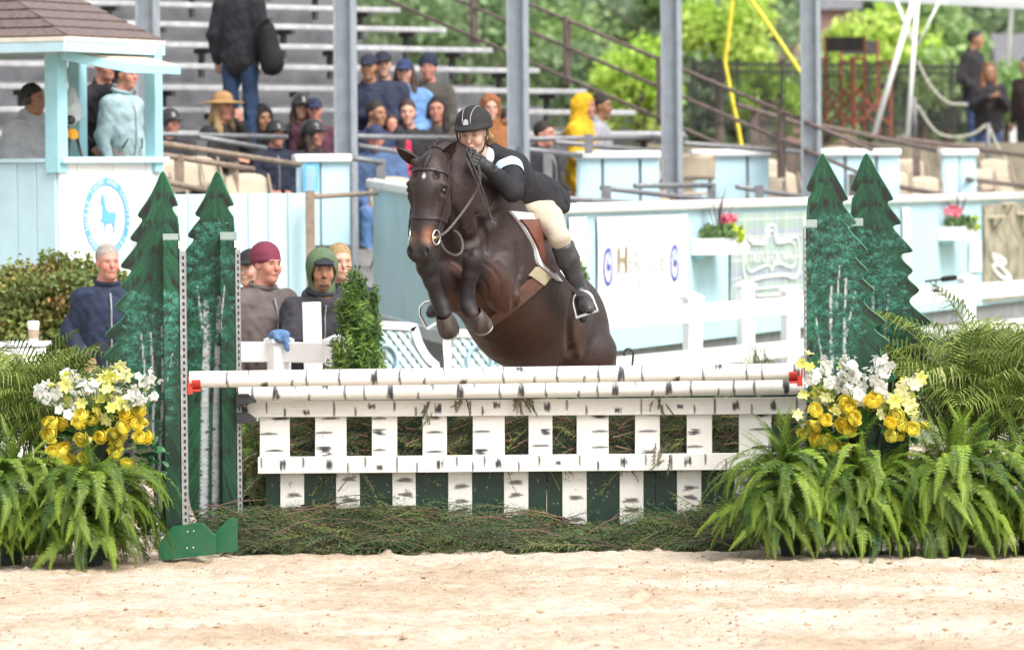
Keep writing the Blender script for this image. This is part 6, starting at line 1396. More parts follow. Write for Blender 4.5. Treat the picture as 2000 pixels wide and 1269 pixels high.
FR_DROOP = [fern_frond(L_, R(a), R(b), i) for i, (L_, a, b) in enumerate(((.62, 55, 150), (.70, 50, 140), (.55, 62, 165), (.66, 35, 120), (.58, 70, 150)))]
FR_UP = [fern_frond(L_, R(a), R(b), 20 + i) for i, (L_, a, b) in enumerate(((.46, 84, 45), (.52, 78, 60), (.42, 88, 30), (.5, 70, 70)))]
FR_HANG = [fern_frond(L_, R(a), R(b), 40 + i) for i, (L_, a, b) in enumerate(((.50, 30, 118), (.56, 22, 105), (.46, 40, 125), (.60, 34, 112)))]
for me in FR_DROOP + FR_UP + FR_HANG: me.materials.append(M_fern)
M_pot = mat('green_pot', rgb('#16261b'), .7, .2, 10)
def fern(x, y, label, seed, zc=.34, n_d=46, n_u=30, sc=1.0, group='ferns banked round the jump'):
    r = np.random.default_rng(seed); root = thing('fern', (x, y, 0), label, 'fern', group)
    mb = MB(); mb.lathe([(.0, .0), (.06, .0), (.075, zc * .7), (.08, zc - .08), (.0, zc - .08)], 14); obj('pot', mb, M_pot, root, local=True)
    k = 0
    zc = zc + (.05 if zc < .5 else 0); n_u = int(n_u * 1.4)
    for i in range(n_d):
        a = 2 * math.pi * (i * .618 + r.random() * .05); me = FR_DROOP[int(r.integers(len(FR_DROOP)))]
        o = link('frond', me, None, root, (.03 * math.cos(a), .03 * math.sin(a), zc + r.uniform(-.02, .06)), (r.normal() * .12, r.normal() * .15, a), sc * r.uniform(.8, 1.1))
    for i in range(int(n_d * 2.6)):
        a = 2 * math.pi * (i * .618 + r.random() * .05)
        link('frond', FR_HANG[int(r.integers(4))], None, root, ((.05 + .15 * r.random()) * math.cos(a), (.05 + .15 * r.random()) * math.sin(a), zc - r.uniform(-.04, .24)), (r.normal() * .1 - .15 * r.random(), r.normal() * .18, a), sc * r.uniform(.7, 1.1))
    for i in range(int(n_d * 1.5)):                                # short low fronds that hide the pot
        a = 2 * math.pi * (i * .618 + r.random() * .1); rr = .08 + .14 * r.random()
        link('frond', FR_HANG[int(r.integers(4))], None, root, (rr * math.cos(a), rr * math.sin(a), r.uniform(.10, .27)), (r.normal() * .12, r.normal() * .25, a), sc * r.uniform(.42, .68))
    for i in range(n_u):
        a = r.uniform(0, 6.28); me = FR_UP[int(r.integers(len(FR_UP)))]
        link('frond', me, None, root, (.05 * r.normal(), .05 * r.normal(), zc + .02), (r.normal() * .15, r.normal() * .2, a), sc * r.uniform(.75, 1.1))
    return root
def gxy(px, d): 
    p = P(px, 900, d); return p[0], p[1]
fern(*gxy(178, 33.86), 'full green fern below the yellow flowers at the left standard', 101, .33, 56, 9, 1.0)
fern(*gxy(20, 33.95), 'fern cut by the left edge of the picture, below the palm', 102, .38, 50, 20, .95)
fern(*gxy(1545, 34.02), 'fern nearest the gate on the right, its fronds over the branches', 103, .36, 52, 26, 1.0)
fern(*gxy(1700, 33.98), 'middle fern of the right bank, directly below the flowers', 104, .34, 56, 8, 1.0)
fern(*gxy(1868, 33.96), 'wide fern at the right, in front of the palm', 105, .36, 56, 22, 1.05)
fern(*gxy(2010, 34.1), 'fern cut by the right edge of the picture', 106, .36, 44, 18, 1.0)
fern(*gxy(1478, 37.2), 'small fern peeping above the upper pole before the white fence', 107, .90, 20, 14, .5)
fern(*gxy(492, 35.9), 'fern seen through the gap beside the left black hangers', 108, .42, 26, 16, .75)
# ---- areca palms
def palm_frond(L_, a0, bend, seed):
    r = np.random.default_rng(seed); n = 34; s, y, z, th = frond_curve(L_, a0, bend, n); mb = MB(); c = np.stack([.03 * np.sin(s * 2 + seed) * s, y, z], 1)
    mb.tube(c, np.linspace(.007, .0015, n), 5); V = []; F = []
    for i in range(8, n):
        t = np.array((0, math.cos(th[i]), math.sin(th[i]))); nn = np.array((0, -math.sin(th[i]), math.cos(th[i])))
        l = .36 * math.sin(math.pi * min(1, (s[i] - .15) * 1.0 + .18)) ** .7 * r.uniform(.85, 1.1)
        for sd in (-1, 1):
            d = np.array((sd * .80, 0, 0)) + t * .62 + nn * .25; d /= np.linalg.norm(d); wd = nrm(np.cross(d, nn)) * .0060; k = len(V)
            p0 = c[i]; p1 = p0 + d * l * .5 + nn * .004; p2 = p0 + d * l * .82 - np.array((0, 0, .06)) * l / .3 * r.uniform(.3, 1.8); p3 = p0 + d * l * 1.02 - np.array((0, 0, .15)) * l / .3 * r.uniform(.4, 1.7)
            V += [p0 - wd * .4, p0 + wd * .4, p1 - wd, p1 + wd, p2 - wd * .7, p2 + wd * .7, p3]; F += [(k, k + 1, k + 3, k + 2), (k + 2, k + 3, k + 5, k + 4), (k + 4, k + 5, k + 6)]
    mb.add(V, F); return mb.mesh('palm_frond')
M_palm = leaf_mat('palm_leaf', tuple(np.array(rgb('#48641f')) * .75), tuple(np.array(rgb('#b2c266')) * .8), .4, .3)
PF = [palm_frond(L_, R(a), R(b), i) for i, (L_, a, b) in enumerate(((1.1, 86, 60), (1.05, 80, 85), (.95, 72, 105), (1.15, 82, 105), (.9, 65, 95), (1.0, 88, 75)))]
for me in PF: me.materials.append(M_palm)
M_stem = mat('palm_stem', rgb('#8a9a52'), .5, .25, 30)
def palm(px, d, label, seed, n=34, z0=.35, sc=1.0):
    r = np.random.default_rng(seed); x, y = gxy(px, d); root = thing('areca_palm', (x, y, 0), label, 'palm', 'areca palms beside the jump')
    mb = MB(); mb.lathe([(0, 0), (.16, 0), (.2, .3), (.0, .3)], 16); obj('pot', mb, M_pot, root, local=True)
    for i in range(6):
        a = r.uniform(0, 6.28); b = np.array((.07 * math.cos(a), .07 * math.sin(a), .28)); mb = MB(); mb.tube([b, b + (.02 * math.cos(a), .02 * math.sin(a), .25)], .012, 6); obj('stem', mb, M_stem, root, local=True)
    for i in range(n):
        a = 2 * math.pi * i * .618 + r.normal() * .2
        link('frond', PF[int(r.integers(len(PF)))], None, root, (.08 * r.normal(), .08 * r.normal(), z0 + r.uniform(-.05, .2)), (r.normal() * .12, r.normal() * .18, a), sc * r.uniform(.75, 1.08))
    return root
palm(85, 34.95, 'feathery areca palm behind the ferns on the left', 201, 54, .48, .92)
palm(-40, 34.7, 'areca palm mostly cut off by the left picture edge', 204, 36, .40, .85)
palm(1905, 34.9, 'large areca palm beside the right standards', 202, 60, .48, .98)
palm(2050, 34.6, 'areca palm cut off by the right picture edge', 203, 40, .38, .95)
# ---- flower arrangements
def rose_mesh(seed):
    r = np.random.default_rng(seed); mb = MB()
    for k in range(24):
        t = k / 23; a = k * 2.4 + r.normal() * .1; Rk = .010 + .036 * t; top = R(78 - 66 * t + r.normal() * 5); w = R(150 - 55 * t); nu, nv = 5, 5; V = []
        for i in range(nu):
            u = i / (nu - 1); ph = R(-75) + (top - R(-75)) * u
            for j in range(nv):
                v = j / (nv - 1) * 2 - 1; an = a + v * w * .5; rr = Rk * (1 + .16 * u ** 4 * (.3 + t)) * (1 + .10 * v) ; ph2 = ph - .25 * v * v * u
                V.append((rr * math.cos(ph2) * math.cos(an), rr * math.cos(ph2) * math.sin(an), rr * math.sin(ph2) * .95))
        mb.add(np.array(V), np.array([(i * nv + j, (i + 1) * nv + j, (i + 1) * nv + j + 1, i * nv + j + 1) for i in range(nu - 1) for j in range(nv - 1)]))
    return mb.mesh('rose', smooth=True)
def bloom_mesh(np_, ln, wd, cup):
    mb = MB()
    for k in range(np_):
        a = 2 * math.pi * k / np_; d = np.array((math.cos(a), math.sin(a), 0)); e = np.array((-math.sin(a), math.cos(a), 0)); V = []
        for u in (0, .3, .65, .9, 1.0):
            w = wd * math.sin(math.pi * min(max(u, .06), .93)) ** .5
            for v in (-1, 0, 1): V.append(d * ln * u * math.cos(cup * (1 - .7 * u)) + np.array((0, 0, ln * u * math.sin(cup * (1 - .5 * u)) - .004 * abs(v))) + e * w * v)
        mb.add(np.array(V), np.array([(i * 3 + j, (i + 1) * 3 + j, (i + 1) * 3 + j + 1, i * 3 + j + 1) for i in range(4) for j in range(2)]))
    return mb.mesh('bloom', smooth=True)
M_rose = leaf_mat('yellow_rose_petal', (.86, .70, .07), (.93, .86, .20), .75, .3, .2)
M_wht = leaf_mat('white_petal', (.70, .70, .66), (.84, .84, .80), .7, .35, .2)
M_lily = leaf_mat('pale_yellow_petal', tuple(np.array(rgb('#d8d860'))), tuple(np.array(rgb('#f2f0bc'))), .7, .35, .2)
M_ivy = leaf_mat('ivy_leaf', tuple(np.array(rgb('#14402a')) * .8), tuple(np.array(rgb('#3f7a45')) * .8), .35, .12)
M_gstem = mat('flower_stem', rgb('#4d7a3a'), .5, .2, 20)
ROSE = [rose_mesh(i) for i in range(3)]; ORCH = bloom_mesh(5, .036, .018, R(22)); BUD = bloom_mesh(4, .034, .012, R(75)); LILY = bloom_mesh(6, .058, .019, R(35)); LEAF = bloom_mesh(1, .075, .024, R(15))
for me in ROSE: me.materials.append(M_rose)
ORCH.materials.append(M_wht); LILY.materials.append(M_lily); LEAF.materials.append(M_ivy)
BUDY = BUD.copy(); BUD.materials.append(M_wht); BUDY.materials.append(M_lily)
def face_cam(r, spread=.5):
    return (R(75) + r.normal() * spread, r.normal() * .2, r.normal() * spread)
def arrangement(c_px, d, roses, whites, pales, leaves, label, seed, spikes=()):
    r = np.random.default_rng(seed); c = P(*c_px, d); root = thing('flower_arrangement', (c[0], c[1], .0), label, 'flowers', 'flower arrangements at the standards')
    off = np.array(root.location); core = np.array((c[0], c[1] + .10, c[2] - .10))
    mb = MB(); mb.lathe([(0, 0), (.11, 0), (.08, .1), (.075, max(.2, core[2] - .12)), (.11, max(.25, core[2] - .02)), (0, max(.25, core[2] - .02))], 14, c=(core[0], core[1], 0)); obj('vase', mb, M_pot, root)
    stems = MB()
    def put(nm, me, px, py, dd, sc, rot):
        p = P(px, py, d + dd); link(nm, me, None, root, p - off, rot, sc)
        m = (p + core) / 2 + (0, .03, -.02); stems.tube(smooth_path([core, m, p + (0, .01, -.01)], 6), .003, 5, caps=False)
    for x, y in roses: put('rose', ROSE[int(r.integers(3))], x, y, r.uniform(-.06, .04), r.uniform(.80, 1.02), face_cam(r, .4)); (put('rose', ROSE[int(r.integers(3))], x + r.normal() * 16, y + r.normal() * 14, r.uniform(.02, .1), r.uniform(.65, .9), face_cam(r, .6)) if r.random() < .6 else None)
    for x, y in whites:
        put('orchid', ORCH, x, y, r.uniform(-.06, .10), r.uniform(.85, 1.25), face_cam(r, .45))
        for k in range(4): put('orchid', ORCH if r.random() < .6 else BUD, x + r.normal() * 9, y + r.normal() * 9, r.uniform(-.05, .12), r.uniform(.6, 1.0), face_cam(r, .7))
    for x, y in pales:
        put('lily', LILY, x, y, r.uniform(-.05, .08), r.uniform(.6, .9), face_cam(r, .45)); put('lily', LILY, x + r.normal() * 14, y + r.normal() * 12, r.uniform(-.02, .1), r.uniform(.45, .75), face_cam(r, .6)); put('lily_bud', BUDY, x + r.normal() * 12, y + r.normal() * 12 - 6, r.uniform(-.03, .1), r.uniform(.8, 1.3), (r.normal() * .4, r.normal() * .4, 0))
    for x, y in spikes:                                            # tall loose sprays
        tip = P(x, y, d + r.uniform(-.02, .08)); b0 = core + (tip - core) * .35
        for j in range(9):
            f = .30 + .70 * j / 8; p = b0 + (tip - b0) * f + r.normal(size=3) * .012 * (1.3 - f); sc_ = 1.05 - .65 * f
            link('orchid' if j < 6 else 'bud', (ORCH if j < 6 else (BUD if r.random() < .6 else BUDY)), None, root, p - off, face_cam(r, .6) if j < 6 else (r.normal() * .4, r.normal() * .4, 0), sc_ * r.uniform(.85, 1.2))
        stems.tube(smooth_path([core, (core + tip) / 2, tip], 6), .003, 5, caps=False)
    for i in range(leaves):
        a = r.uniform(0, 6.28); x = c_px[0] + math.cos(a) * 105 * r.random() ** .5; y = c_px[1] + 40 + math.sin(a) * 75 * r.random() ** .5
        p = P(x, y, d + r.uniform(.0, .14)); link('leaf', LEAF, None, root, p - off, (r.uniform(-.6, 1.2), r.normal() * .5, r.uniform(0, 6.28)), r.uniform(.6, 1.15))
    obj('stems', stems, M_gstem, root)['kind'] = 'stuff'
    return root
z1 = lambda L_: [(x / 2.488, 620 + y / 2.488) for x, y in L_]
arrangement((190, 820), 33.95, z1([(250, 510), (240, 565), (298, 515), (395, 590), (385, 510), (440, 490), (395, 475), (488, 580), (548, 565), (600, 530), (610, 470), (660, 510), (680, 450), (680, 580), (715, 580), (570, 610), (255, 650), (290, 655), (325, 690), (560, 655), (410, 680), (530, 600)]),
            z1([(350, 300), (400, 325), (440, 345), (330, 275), (215, 340), (270, 370), (240, 395), (185, 362), (650, 370), (700, 310), (735, 300), (745, 385), (640, 405), (690, 400), (330, 470), (370, 420), (560, 280), (470, 360)]),
            z1([(540, 285), (500, 300), (600, 300), (320, 330), (330, 410), (490, 400), (540, 440), (510, 490), (560, 500), (610, 280), (440, 410), (520, 350), (580, 420)]), 60, 'yellow roses with white orchids and lilies at the left standard', 301, [(128, 738), (150, 730), (178, 726), (215, 716), (248, 728), (282, 738), (300, 752), (78, 758), (100, 775), (240, 745)])
z2 = lambda L_: [(1380 + x / 2.59, 640 + y / 2.59) for x, y in L_]
arrangement((1690, 800), 33.95, z2([(550, 415), (540, 500), (600, 570), (640, 600), (555, 560), (690, 490), (720, 515), (745, 455), (700, 370), (835, 370), (860, 350), (930, 480), (990, 490), (960, 450), (1040, 510), (700, 610), (600, 465), (935, 545), (720, 400)]),
            z2([(700, 180), (740, 190), (600, 200), (560, 230), (530, 262), (620, 280), (660, 265), (700, 250), (750, 240), (870, 185), (910, 190), (900, 225), (850, 260), (880, 300), (720, 310), (770, 340), (690, 640), (660, 700)]),
            z2([(520, 200), (490, 340), (600, 350), (640, 330), (660, 420), (690, 440), (780, 370), (890, 400), (950, 370), (990, 310), (1040, 430), (1080, 255), (1050, 290), (950, 405), (460, 440), (600, 320), (1000, 345), (1030, 390), (560, 320)]), 60, 'yellow roses with white orchids and lilies at the right standard', 302, [(1580, 715), (1600, 706), (1632, 702), (1655, 692), (1668, 700), (1720, 708), (1738, 714), (1735, 735), (1795, 725), (1805, 745), (1575, 750), (1690, 720)])
# loose ivy by the left standard
mb_r = np.random.default_rng(5); c = P(295, 920, 34.05); ivy = thing('ivy_plant', (c[0], c[1], 0), 'dark ivy trailing between the left fern and the standard', 'ivy')
for i in range(90):
    p = P(292 + mb_r.normal() * 14, mb_r.uniform(850, 1050), 34.05 + mb_r.uniform(-.08, .08)); link('leaf', LEAF, None, ivy, p - np.array(ivy.location), (mb_r.uniform(.2, 1.4), mb_r.normal() * .5, mb_r.uniform(0, 6.28)), mb_r.uniform(.5, .9))
# black shepherd hooks
for px, y0, d, lab in ((1552, 836, 34.35, 'black iron hook beside the right end of the gate'), (172, 868, 33.98, 'black iron hook among the left roses'), (1712, 838, 33.98, 'black iron hook among the right roses'), (1228, 690, 37.4, "black iron hook behind the poles by the horse's rump"), (1980, 640, 37.0, 'black iron hook above the right palm')):
    a = np.linspace(-.6, math.pi, 12); top = P(px, y0, d); pts = [(top[0] - .03, top[1], 0)] + [(top[0] - .03 + .0, top[1], top[2] * .5)] + [(top[0] - .03 * math.cos(math.pi - t) * -1, top[1], top[2] + .03 * math.sin(t)) for t in a[::-1]]
    mb = MB(); mb.tube(pts, .008, 6); tag(obj('plant_hook', mb, M_blackp), lab, 'plant hook')
# ---- cut cedar
CED = [np.array(rgb(h)) * .88 for h in ('#3d5030', '#4d6038', '#2d3f28', '#5c6a3c', '#4a5a42', '#66703f')]
TWG = [np.array(rgb(h)) * .8 for h in ('#6a5648', '#54423a', '#8a6f60')]
def cedar(mb, p, d, up, L_, r, n=22, dens=1.0):
    d = nrm(d); side = nrm(np.cross(d, up)); up = np.cross(side, d)
    s = np.linspace(0, 1, 7); c = p + s[:, None] * L_ * d + (np.sin(s * 2.2)[:, None] * up * L_ * .10 * r.uniform(-.4, 1.2)) + (s ** 2)[:, None] * side * L_ * r.normal() * .25
    c[:, 2] -= s ** 2 * L_ * .18
    mb.tube(c, np.linspace(.0045, .001, 7), 4, caps=False, col=TWG[int(r.integers(3))]); colr = CED[int(r.integers(6))] * r.uniform(.7, 1.25)
    i = np.arange(n); t = .12 + .88 * i / n; b = np.stack([np.interp(t, s, c[:, k]) for k in range(3)], 1); l = (L_ * .34 * (1 - t * .6) * r.uniform(.6, 1.2, n))[:, None]; sg = np.where(i % 2, 1, -1)[:, None]
    unit = lambda v: v / np.linalg.norm(v, axis=-1, keepdims=True)
    e = unit(side * sg * .55 + d + up * r.normal(size=(n, 1)) * .25); V = []; C_ = []
    for j in range(4):                                               # feathery branchlets
        q0 = b + e * l * (j / 4); f = unit(e + side * sg * (.5 if j % 2 else -.5) + up * r.normal(size=(n, 1)) * .3); ll = l * .42 * (1 - .15 * j); w = unit(np.cross(f, up)) * .0024
        V.append(np.stack([q0 - w, q0 + w, q0 + f * ll * .6 + w * .8 - up * .003, q0 + f * ll - (0, 0, .008)], 1)); C_.append(np.repeat((colr * r.uniform(.75, 1.3, (n, 1)))[:, None], 4, 1))
    V = np.concatenate(V).reshape(-1, 3); k = np.arange(len(V) // 4)[:, None] * 4
    mb.add(V, np.concatenate([k + (0, 1, 2), k + (0, 2, 3)]), np.concatenate(C_).reshape(-1, 3))
M_ced = mat('cedar_foliage', (1, 1, 1), .7, .15, 30, attr='Col', spec=.2)
r = np.random.default_rng(77); mb = MB()
xa, xb = gxy(385, 34.7)[0], gxy(1475, 34.7)[0]
core_ = MB()
for i in range(1000):
    x = r.uniform(xa, xb); v = r.random(); y = -.30 + v * .36 - .03; f = (x - xa) / (xb - xa)
    ht = float(np.interp(f, [0, .12, .23, .34, .46, .57, .66, .80, .89, 1.0], [.20, .26, .29, .25, .25, .19, .12, .13, .20, .24])) + .02 * math.sin(x * 7)
    z = .02 + ht * (.15 + .85 * v) * r.uniform(.6, 1.0)
    dx = r.choice((-1, 1)); cedar(mb, np.array((x - dx * .12, y, z)), np.array((dx, r.normal() * .2 - .10, r.normal() * .10)), np.array((0, -.6, .8)), r.uniform(.26, .55), r)
tag(obj('cedar_branches', mb, M_ced, attr='Col'), 'cut cedar branches heaped on the sand before the panel', 'branches', kind='stuff')
mb = MB(); mb.prism([(-.32, .0), (-.2, .06), (-.02, .10), (.02, 0)], xa + .05, xb - .05, fr=lambda V: np.stack([V[:, 1], V[:, 0], V[:, 2]], 1), col=CED[2] * .4)  # solid dark body filling the space below the branches
tag(obj('branch_filler', mb, mat('dark_filler', tuple(TWG[1] * .4), .9, .4, 20, bump=.5)), 'dark litter under the cedar branches', 'filler', kind='stuff')
mb = MB()
CED = [c_ * 1.5 for c_ in CED]; TWG = [c_ * 1.5 for c_ in TWG]  # same cedar coloured brighter inside the box, to offset the shade there
for i in range(720):
    x = r.uniform(gxy(515, 35.2)[0], gxy(1590, 35.2)[0]); dx = r.choice((-1, 1))
    cedar(mb, np.array((x, r.uniform(.04, .17), r.uniform(.48, .84))), np.array((dx * .9, abs(r.normal()) * .12 + .05, r.normal() * .5 + .1)), np.array((0, -.8, .6)), r.uniform(.18, .30), r, 16)
for (x, y, k) in ((1024, 775, 14), (1275, 782, 5), (845, 790, 4), (910, 788, 3), (1290, 885, 5), (490, 900, 16), (500, 930, 18)):   # sprigs that hang out over the planks
    for j in range(k): 
        q = P(x + r.normal() * 12, y + r.normal() * 10, 34.97 if 520 < x < 1560 else 35.2); cedar(mb, q, np.array((r.normal() * .6, -.1, -.7 + r.normal() * .4)), np.array((0, -1, .1)), r.uniform(.05, .11), r, 10)
tag(obj('brush_filling', mb, M_ced, attr='Col'), 'cut cedar stuffed behind the slats of the gate', 'brush', kind='stuff')
# bare sticks
for i, (x0, y0, x1, y1, d) in enumerate(((380, 1000, 520, 975, 34.55), (560, 1005, 700, 985, 34.5), (660, 960, 690, 935, 34.5), (930, 1010, 1010, 1022, 34.45), (1150, 1040, 1240, 1000, 34.45), (1330, 995, 1345, 1030, 34.45), (990, 1000, 1060, 1015, 34.45), (400, 985, 480, 1010, 34.5), (540, 1040, 640, 1010, 34.45), (1000, 1035, 1100, 1048, 34.4))):
    a, b = P(x0, y0, d), P(x1, y1, d - .02); m = (a + b) / 2 + (0, -.02, .02); mb = MB(); mb.tube(smooth_path([a, m, b], 8), np.linspace(.0045, .0015, 8), 5); k = b - a
    mb.tube([m, m + k * .3 + (0, 0, .04)], [.003, .001], 4); tag(obj('bare_stick', mb, mat('bare_twig', tuple(TWG[2] * .5), .8, .2, 30)), 'thin bare twig in the cedar heap ' + ('at its far left end', 'below the third white slat from the left', 'standing up before the second white slat', 'below the fifth white slat', 'below the seventh white slat', 'upright near the right fern', 'in the middle of the heap', 'crossing the left edge of the panel', 'low before the second white slat', 'low in the middle near the sand')[i], 'twig', 'bare twigs in the cedar heap')
# ================================================================== horse
H = SDF()
nrm = lambda v: np.asarray(v, float) / np.linalg.norm(v)
T0, T1 = P(925, 515, 35.10), P(1105, 690, 36.2)
t_ax = nrm(T1 - T0); s_ax = nrm(np.cross(t_ax, (0, 0, 1.0))); u_ax = np.cross(s_ax, t_ax)      # s_ax: towards the horse's left side
if s_ax[1] > 0: s_ax = -s_ax
TR = np.stack([s_ax, t_ax, u_ax], 1)
S = [P(908, 526, 35.06), P(945, 510, 35.20), P(986, 545, 35.43), P(1024, 588, 35.68), P(1058, 622, 35.90), P(1090, 652, 36.08), P(1112, 690, 36.2)]
hr = [.20, .33, .365, .37, .335, .315, .26]; wr = [.80, .74, .78, .86, .86, .84, .8]
for i in range(6):
    H.cone(S[i], S[i + 1], hr[i], hr[i + 1], .10, (s_ax, (wr[i] + wr[i + 1]) / 2))
H.ell(S[2] + u_ax * .26 - t_ax * .12, (.10, .26, .12), .14, TR)                    # withers
H.ell(S[5] + u_ax * .13 + s_ax * .02, (.20, .24, .22), .12, TR)                    # croup
for s_ in (1, -1):
    H.ell(S[1] + s_ax * s_ * .15 - u_ax * .02 + t_ax * .03, (.13, .2, .27), .08, TR)   # shoulder blades
    H.ell(S[0] + s_ax * s_ * .12 - u_ax * .05, (.11, .14, .16), .06, TR)               # breast muscles
    H.ell(S[5] + s_ax * s_ * .15 - u_ax * .08 + t_ax * .05, (.14, .24, .30), .06, TR)  # thighs
H.ell(S[3] - u_ax * .06 - t_ax * .02, (.29, .42, .33), .1, TR)                     # belly
# neck
NK = [P(962, 440, 35.15), P(930, 395, 34.98), P(895, 350, 34.84), P(866, 318, 34.76)]
n_side = nrm(np.array((.75, -.62, .1)))
H.chain(NK, [.27, .215, .165, .125], .07, (n_side, .66))
H.cone(P(985, 395, 35.32), P(905, 312, 34.92), .10, .062, .10, (n_side, .6))       # crest
H.cone(P(905, 495, 35.0), P(870, 375, 34.75), .13, .10, .1)                        # throat
H.n_trunk = len(H.p)
# head
E = P(829, 370, 34.50)
h_up = nrm((.094, .17, .98)); h_f = np.array((-.32, -.95, .1)); h_f = nrm(h_f - h_up * (h_f @ h_up)); h_l = np.cross(h_up, h_f)
HM = np.stack([h_l, h_f, h_up], 1)
hd = lambda x, y, z: E + h_l * x + h_f * y + h_up * z
H.cone(hd(0, -.13, .17), hd(0, -.09, .0), .085, .112, .05)
H.ell(hd(0, -.05, .06), (.098, .07, .15), .05, HM)                                  # forehead
H.cone(hd(0, -.055, .02), hd(0, -.045, -.30), .086, .056, .045, (h_f, .9))          # nose bone
H.cone(hd(0, -.12, -.02), hd(0, -.075, -.33), .085, .058, .05)
for s_ in (1, -1):
    H.ell(hd(s_ * .055, -.17, -.03), (.052, .10, .135), .04, HM)                    # jaw plates
    H.cone(hd(s_ * .045, -.17, -.10), hd(s_ * .03, -.11, -.34), .045, .035, .05)
    H.ell(hd(s_ * .106, -.045, .036), (.026, .034, .020), .02, HM)                   # brow
    H.ell(hd(s_ * .094, -.06, -.036), (.024, .03, .018), .025, HM); H.ell(hd(s_ * .125, -.03, .002), (.018, .02, .016), .012, HM, sub=True)
    H.cone(hd(s_ * .086, -.04, -.04), hd(s_ * .06, -.03, -.22), .016, .010, .03)    # facial crest
    H.ell(hd(s_ * .047, -.012, -.365), (.030, .034, .045), .03, HM)                 # nostril wings
    H.ell(hd(s_ * .052, .020, -.372), (.013, .024, .024), .010, HM, sub=True)
H.ell(hd(0, -.055, -.362), (.060, .054, .068), .05, HM)                              # muzzle
H.ell(hd(0, -.035, -.405), (.044, .040, .028), .03, HM)                               # upper lip
H.ell(hd(0, -.08, -.412), (.038, .040, .032), .02, HM)                              # lower lip, chin
EARS = [(P(814, 318, 34.60), P(775, 290, 34.55), nrm((-.25, -.9, -.35))), (P(862, 317, 34.66), P(894, 275, 34.60), nrm((-.35, -.93, .1)))]
for a_, b_, f_ in EARS: H.cone(a_ - (b_ - a_) * .25, a_ + (b_ - a_) * .12, .036, .030, .03)
# fore legs, folded
def leg(pts, rs, k=.025): H.chain(pts, rs, k)
ELB_L, KNE_L, FET_L = P(980, 566, 35.02), P(923, 505, 34.66), P(913, 597, 34.72)
leg([P(984, 578, 34.98), P(960, 545, 34.84), KNE_L], [.105, .100, .060], .022)
H.ell(P(978, 548, 34.98), (.10, .12, .16), .03)
H.ell(KNE_L + (0, -.015, .0), (.064, .060, .068), .03)
leg([KNE_L, P(918, 535, 34.67), P(912, 572, 34.71), FET_L], [.056, .046, .043, .050], .02)
H.cone(P(921, 540, 34.72), P(916, 590, 34.76), .026, .03, .02)
leg([FET_L, P(923, 614, 34.70)], [.047, .043])
ELB_R, KNE_R, FET_R = P(893, 572, 35.0), P(834, 521, 34.58), P(862, 596, 34.66)
leg([ELB_R, P(862, 548, 34.80), KNE_R], [.115, .09, .058], .06)
H.ell(KNE_R + (0, -.012, 0), (.056, .058, .060), .03)
leg([KNE_R, P(842, 548, 34.60), P(853, 577, 34.65), FET_R], [.053, .045, .042, .048], .02)
H.cone(P(848, 550, 34.66), P(860, 588, 34.70), .024, .028, .02)
leg([FET_R, P(869, 615, 34.64)], [.045, .042])
# hind legs driving back and down behind the jump
for s_, dx, dd in ((1, 0, 0), (-1, -75, .28)):
    b = P((1146 if s_ > 0 else 1118) + dx, 694, 36.0 + dd); hk = P(1160 + dx, 800, 36.5 + dd); ft = P(1150 + dx, 905, 36.55 + dd)
    leg([b, P((1162 if s_ > 0 else 1140) + dx, 742, 36.15 + dd), hk], [.19, .13, .062], .05)
    leg([hk, P(1156 + dx, 850, 36.55 + dd), ft, P(1147 + dx, 925, 36.5 + dd)], [.055, .038, .046, .042])
H.cone(S[6] + u_ax * .12, S[6] + t_ax * .2 + np.array((0, .1, -.35)), .05, .05, .04)                    # dock
# the sheath and flank fold
H.cone(P(1128, 610, 35.80), P(1120, 690, 35.74), .05, .05, .06)
TRUNK_N = None

def groove(px, rad, k=.03, off=.0):
    v = np.array([P(x, y, 1.0) - CAM for x, y in px]); d = np.full(len(px), 34.2)
    for _ in range(45): e = H.eval(CAM + v * d[:, None]); d = d + np.where(e < .0006, 0, e * .85)
    q = smooth_path(CAM + v * np.minimum(d, 36.6)[:, None], 3 * len(px)); q = H.onto(q, off)
    for i in range(len(q) - 1): H.cone(q[i], q[i + 1], .55 * rad * (.5 + .5 * math.sin(math.pi * (i + .5) / len(q))), None, k, sub=True)
groove([(884, 400), (894, 440), (906, 480)], .014)
groove([(976, 410), (950, 440), (925, 470), (914, 496)], .016, .045)
groove([(1010, 480), (1016, 530), (1006, 580), (992, 612)], .016, .04)
groove([(1118, 580), (1112, 640), (1122, 700)], .020, .05)
groove([(944, 512), (962, 524), (976, 545), (976, 572)], .010, .02)
groove([(940, 545), (950, 560), (956, 585)], .010, .02)
groove([(930, 420), (945, 455), (948, 490)], .012, .04)
for s_ in (1, -1): H.ell(hd(s_ * .082, -.005, -.10), (.010, .024, .08), .03, HM, sub=True); H.ell(hd(s_ * .066, -.0, .085), (.012, .024, .020), .03, HM, sub=True)
COAT, RED, PTS, TAN, NOSE = np.array(rgb('#3c2d29')) * .62, np.array(rgb('#6a402e')) * .55, np.array(rgb('#262022')) * .8, np.array(rgb('#8a5a40')) * .8, np.array(rgb('#2b2423'))
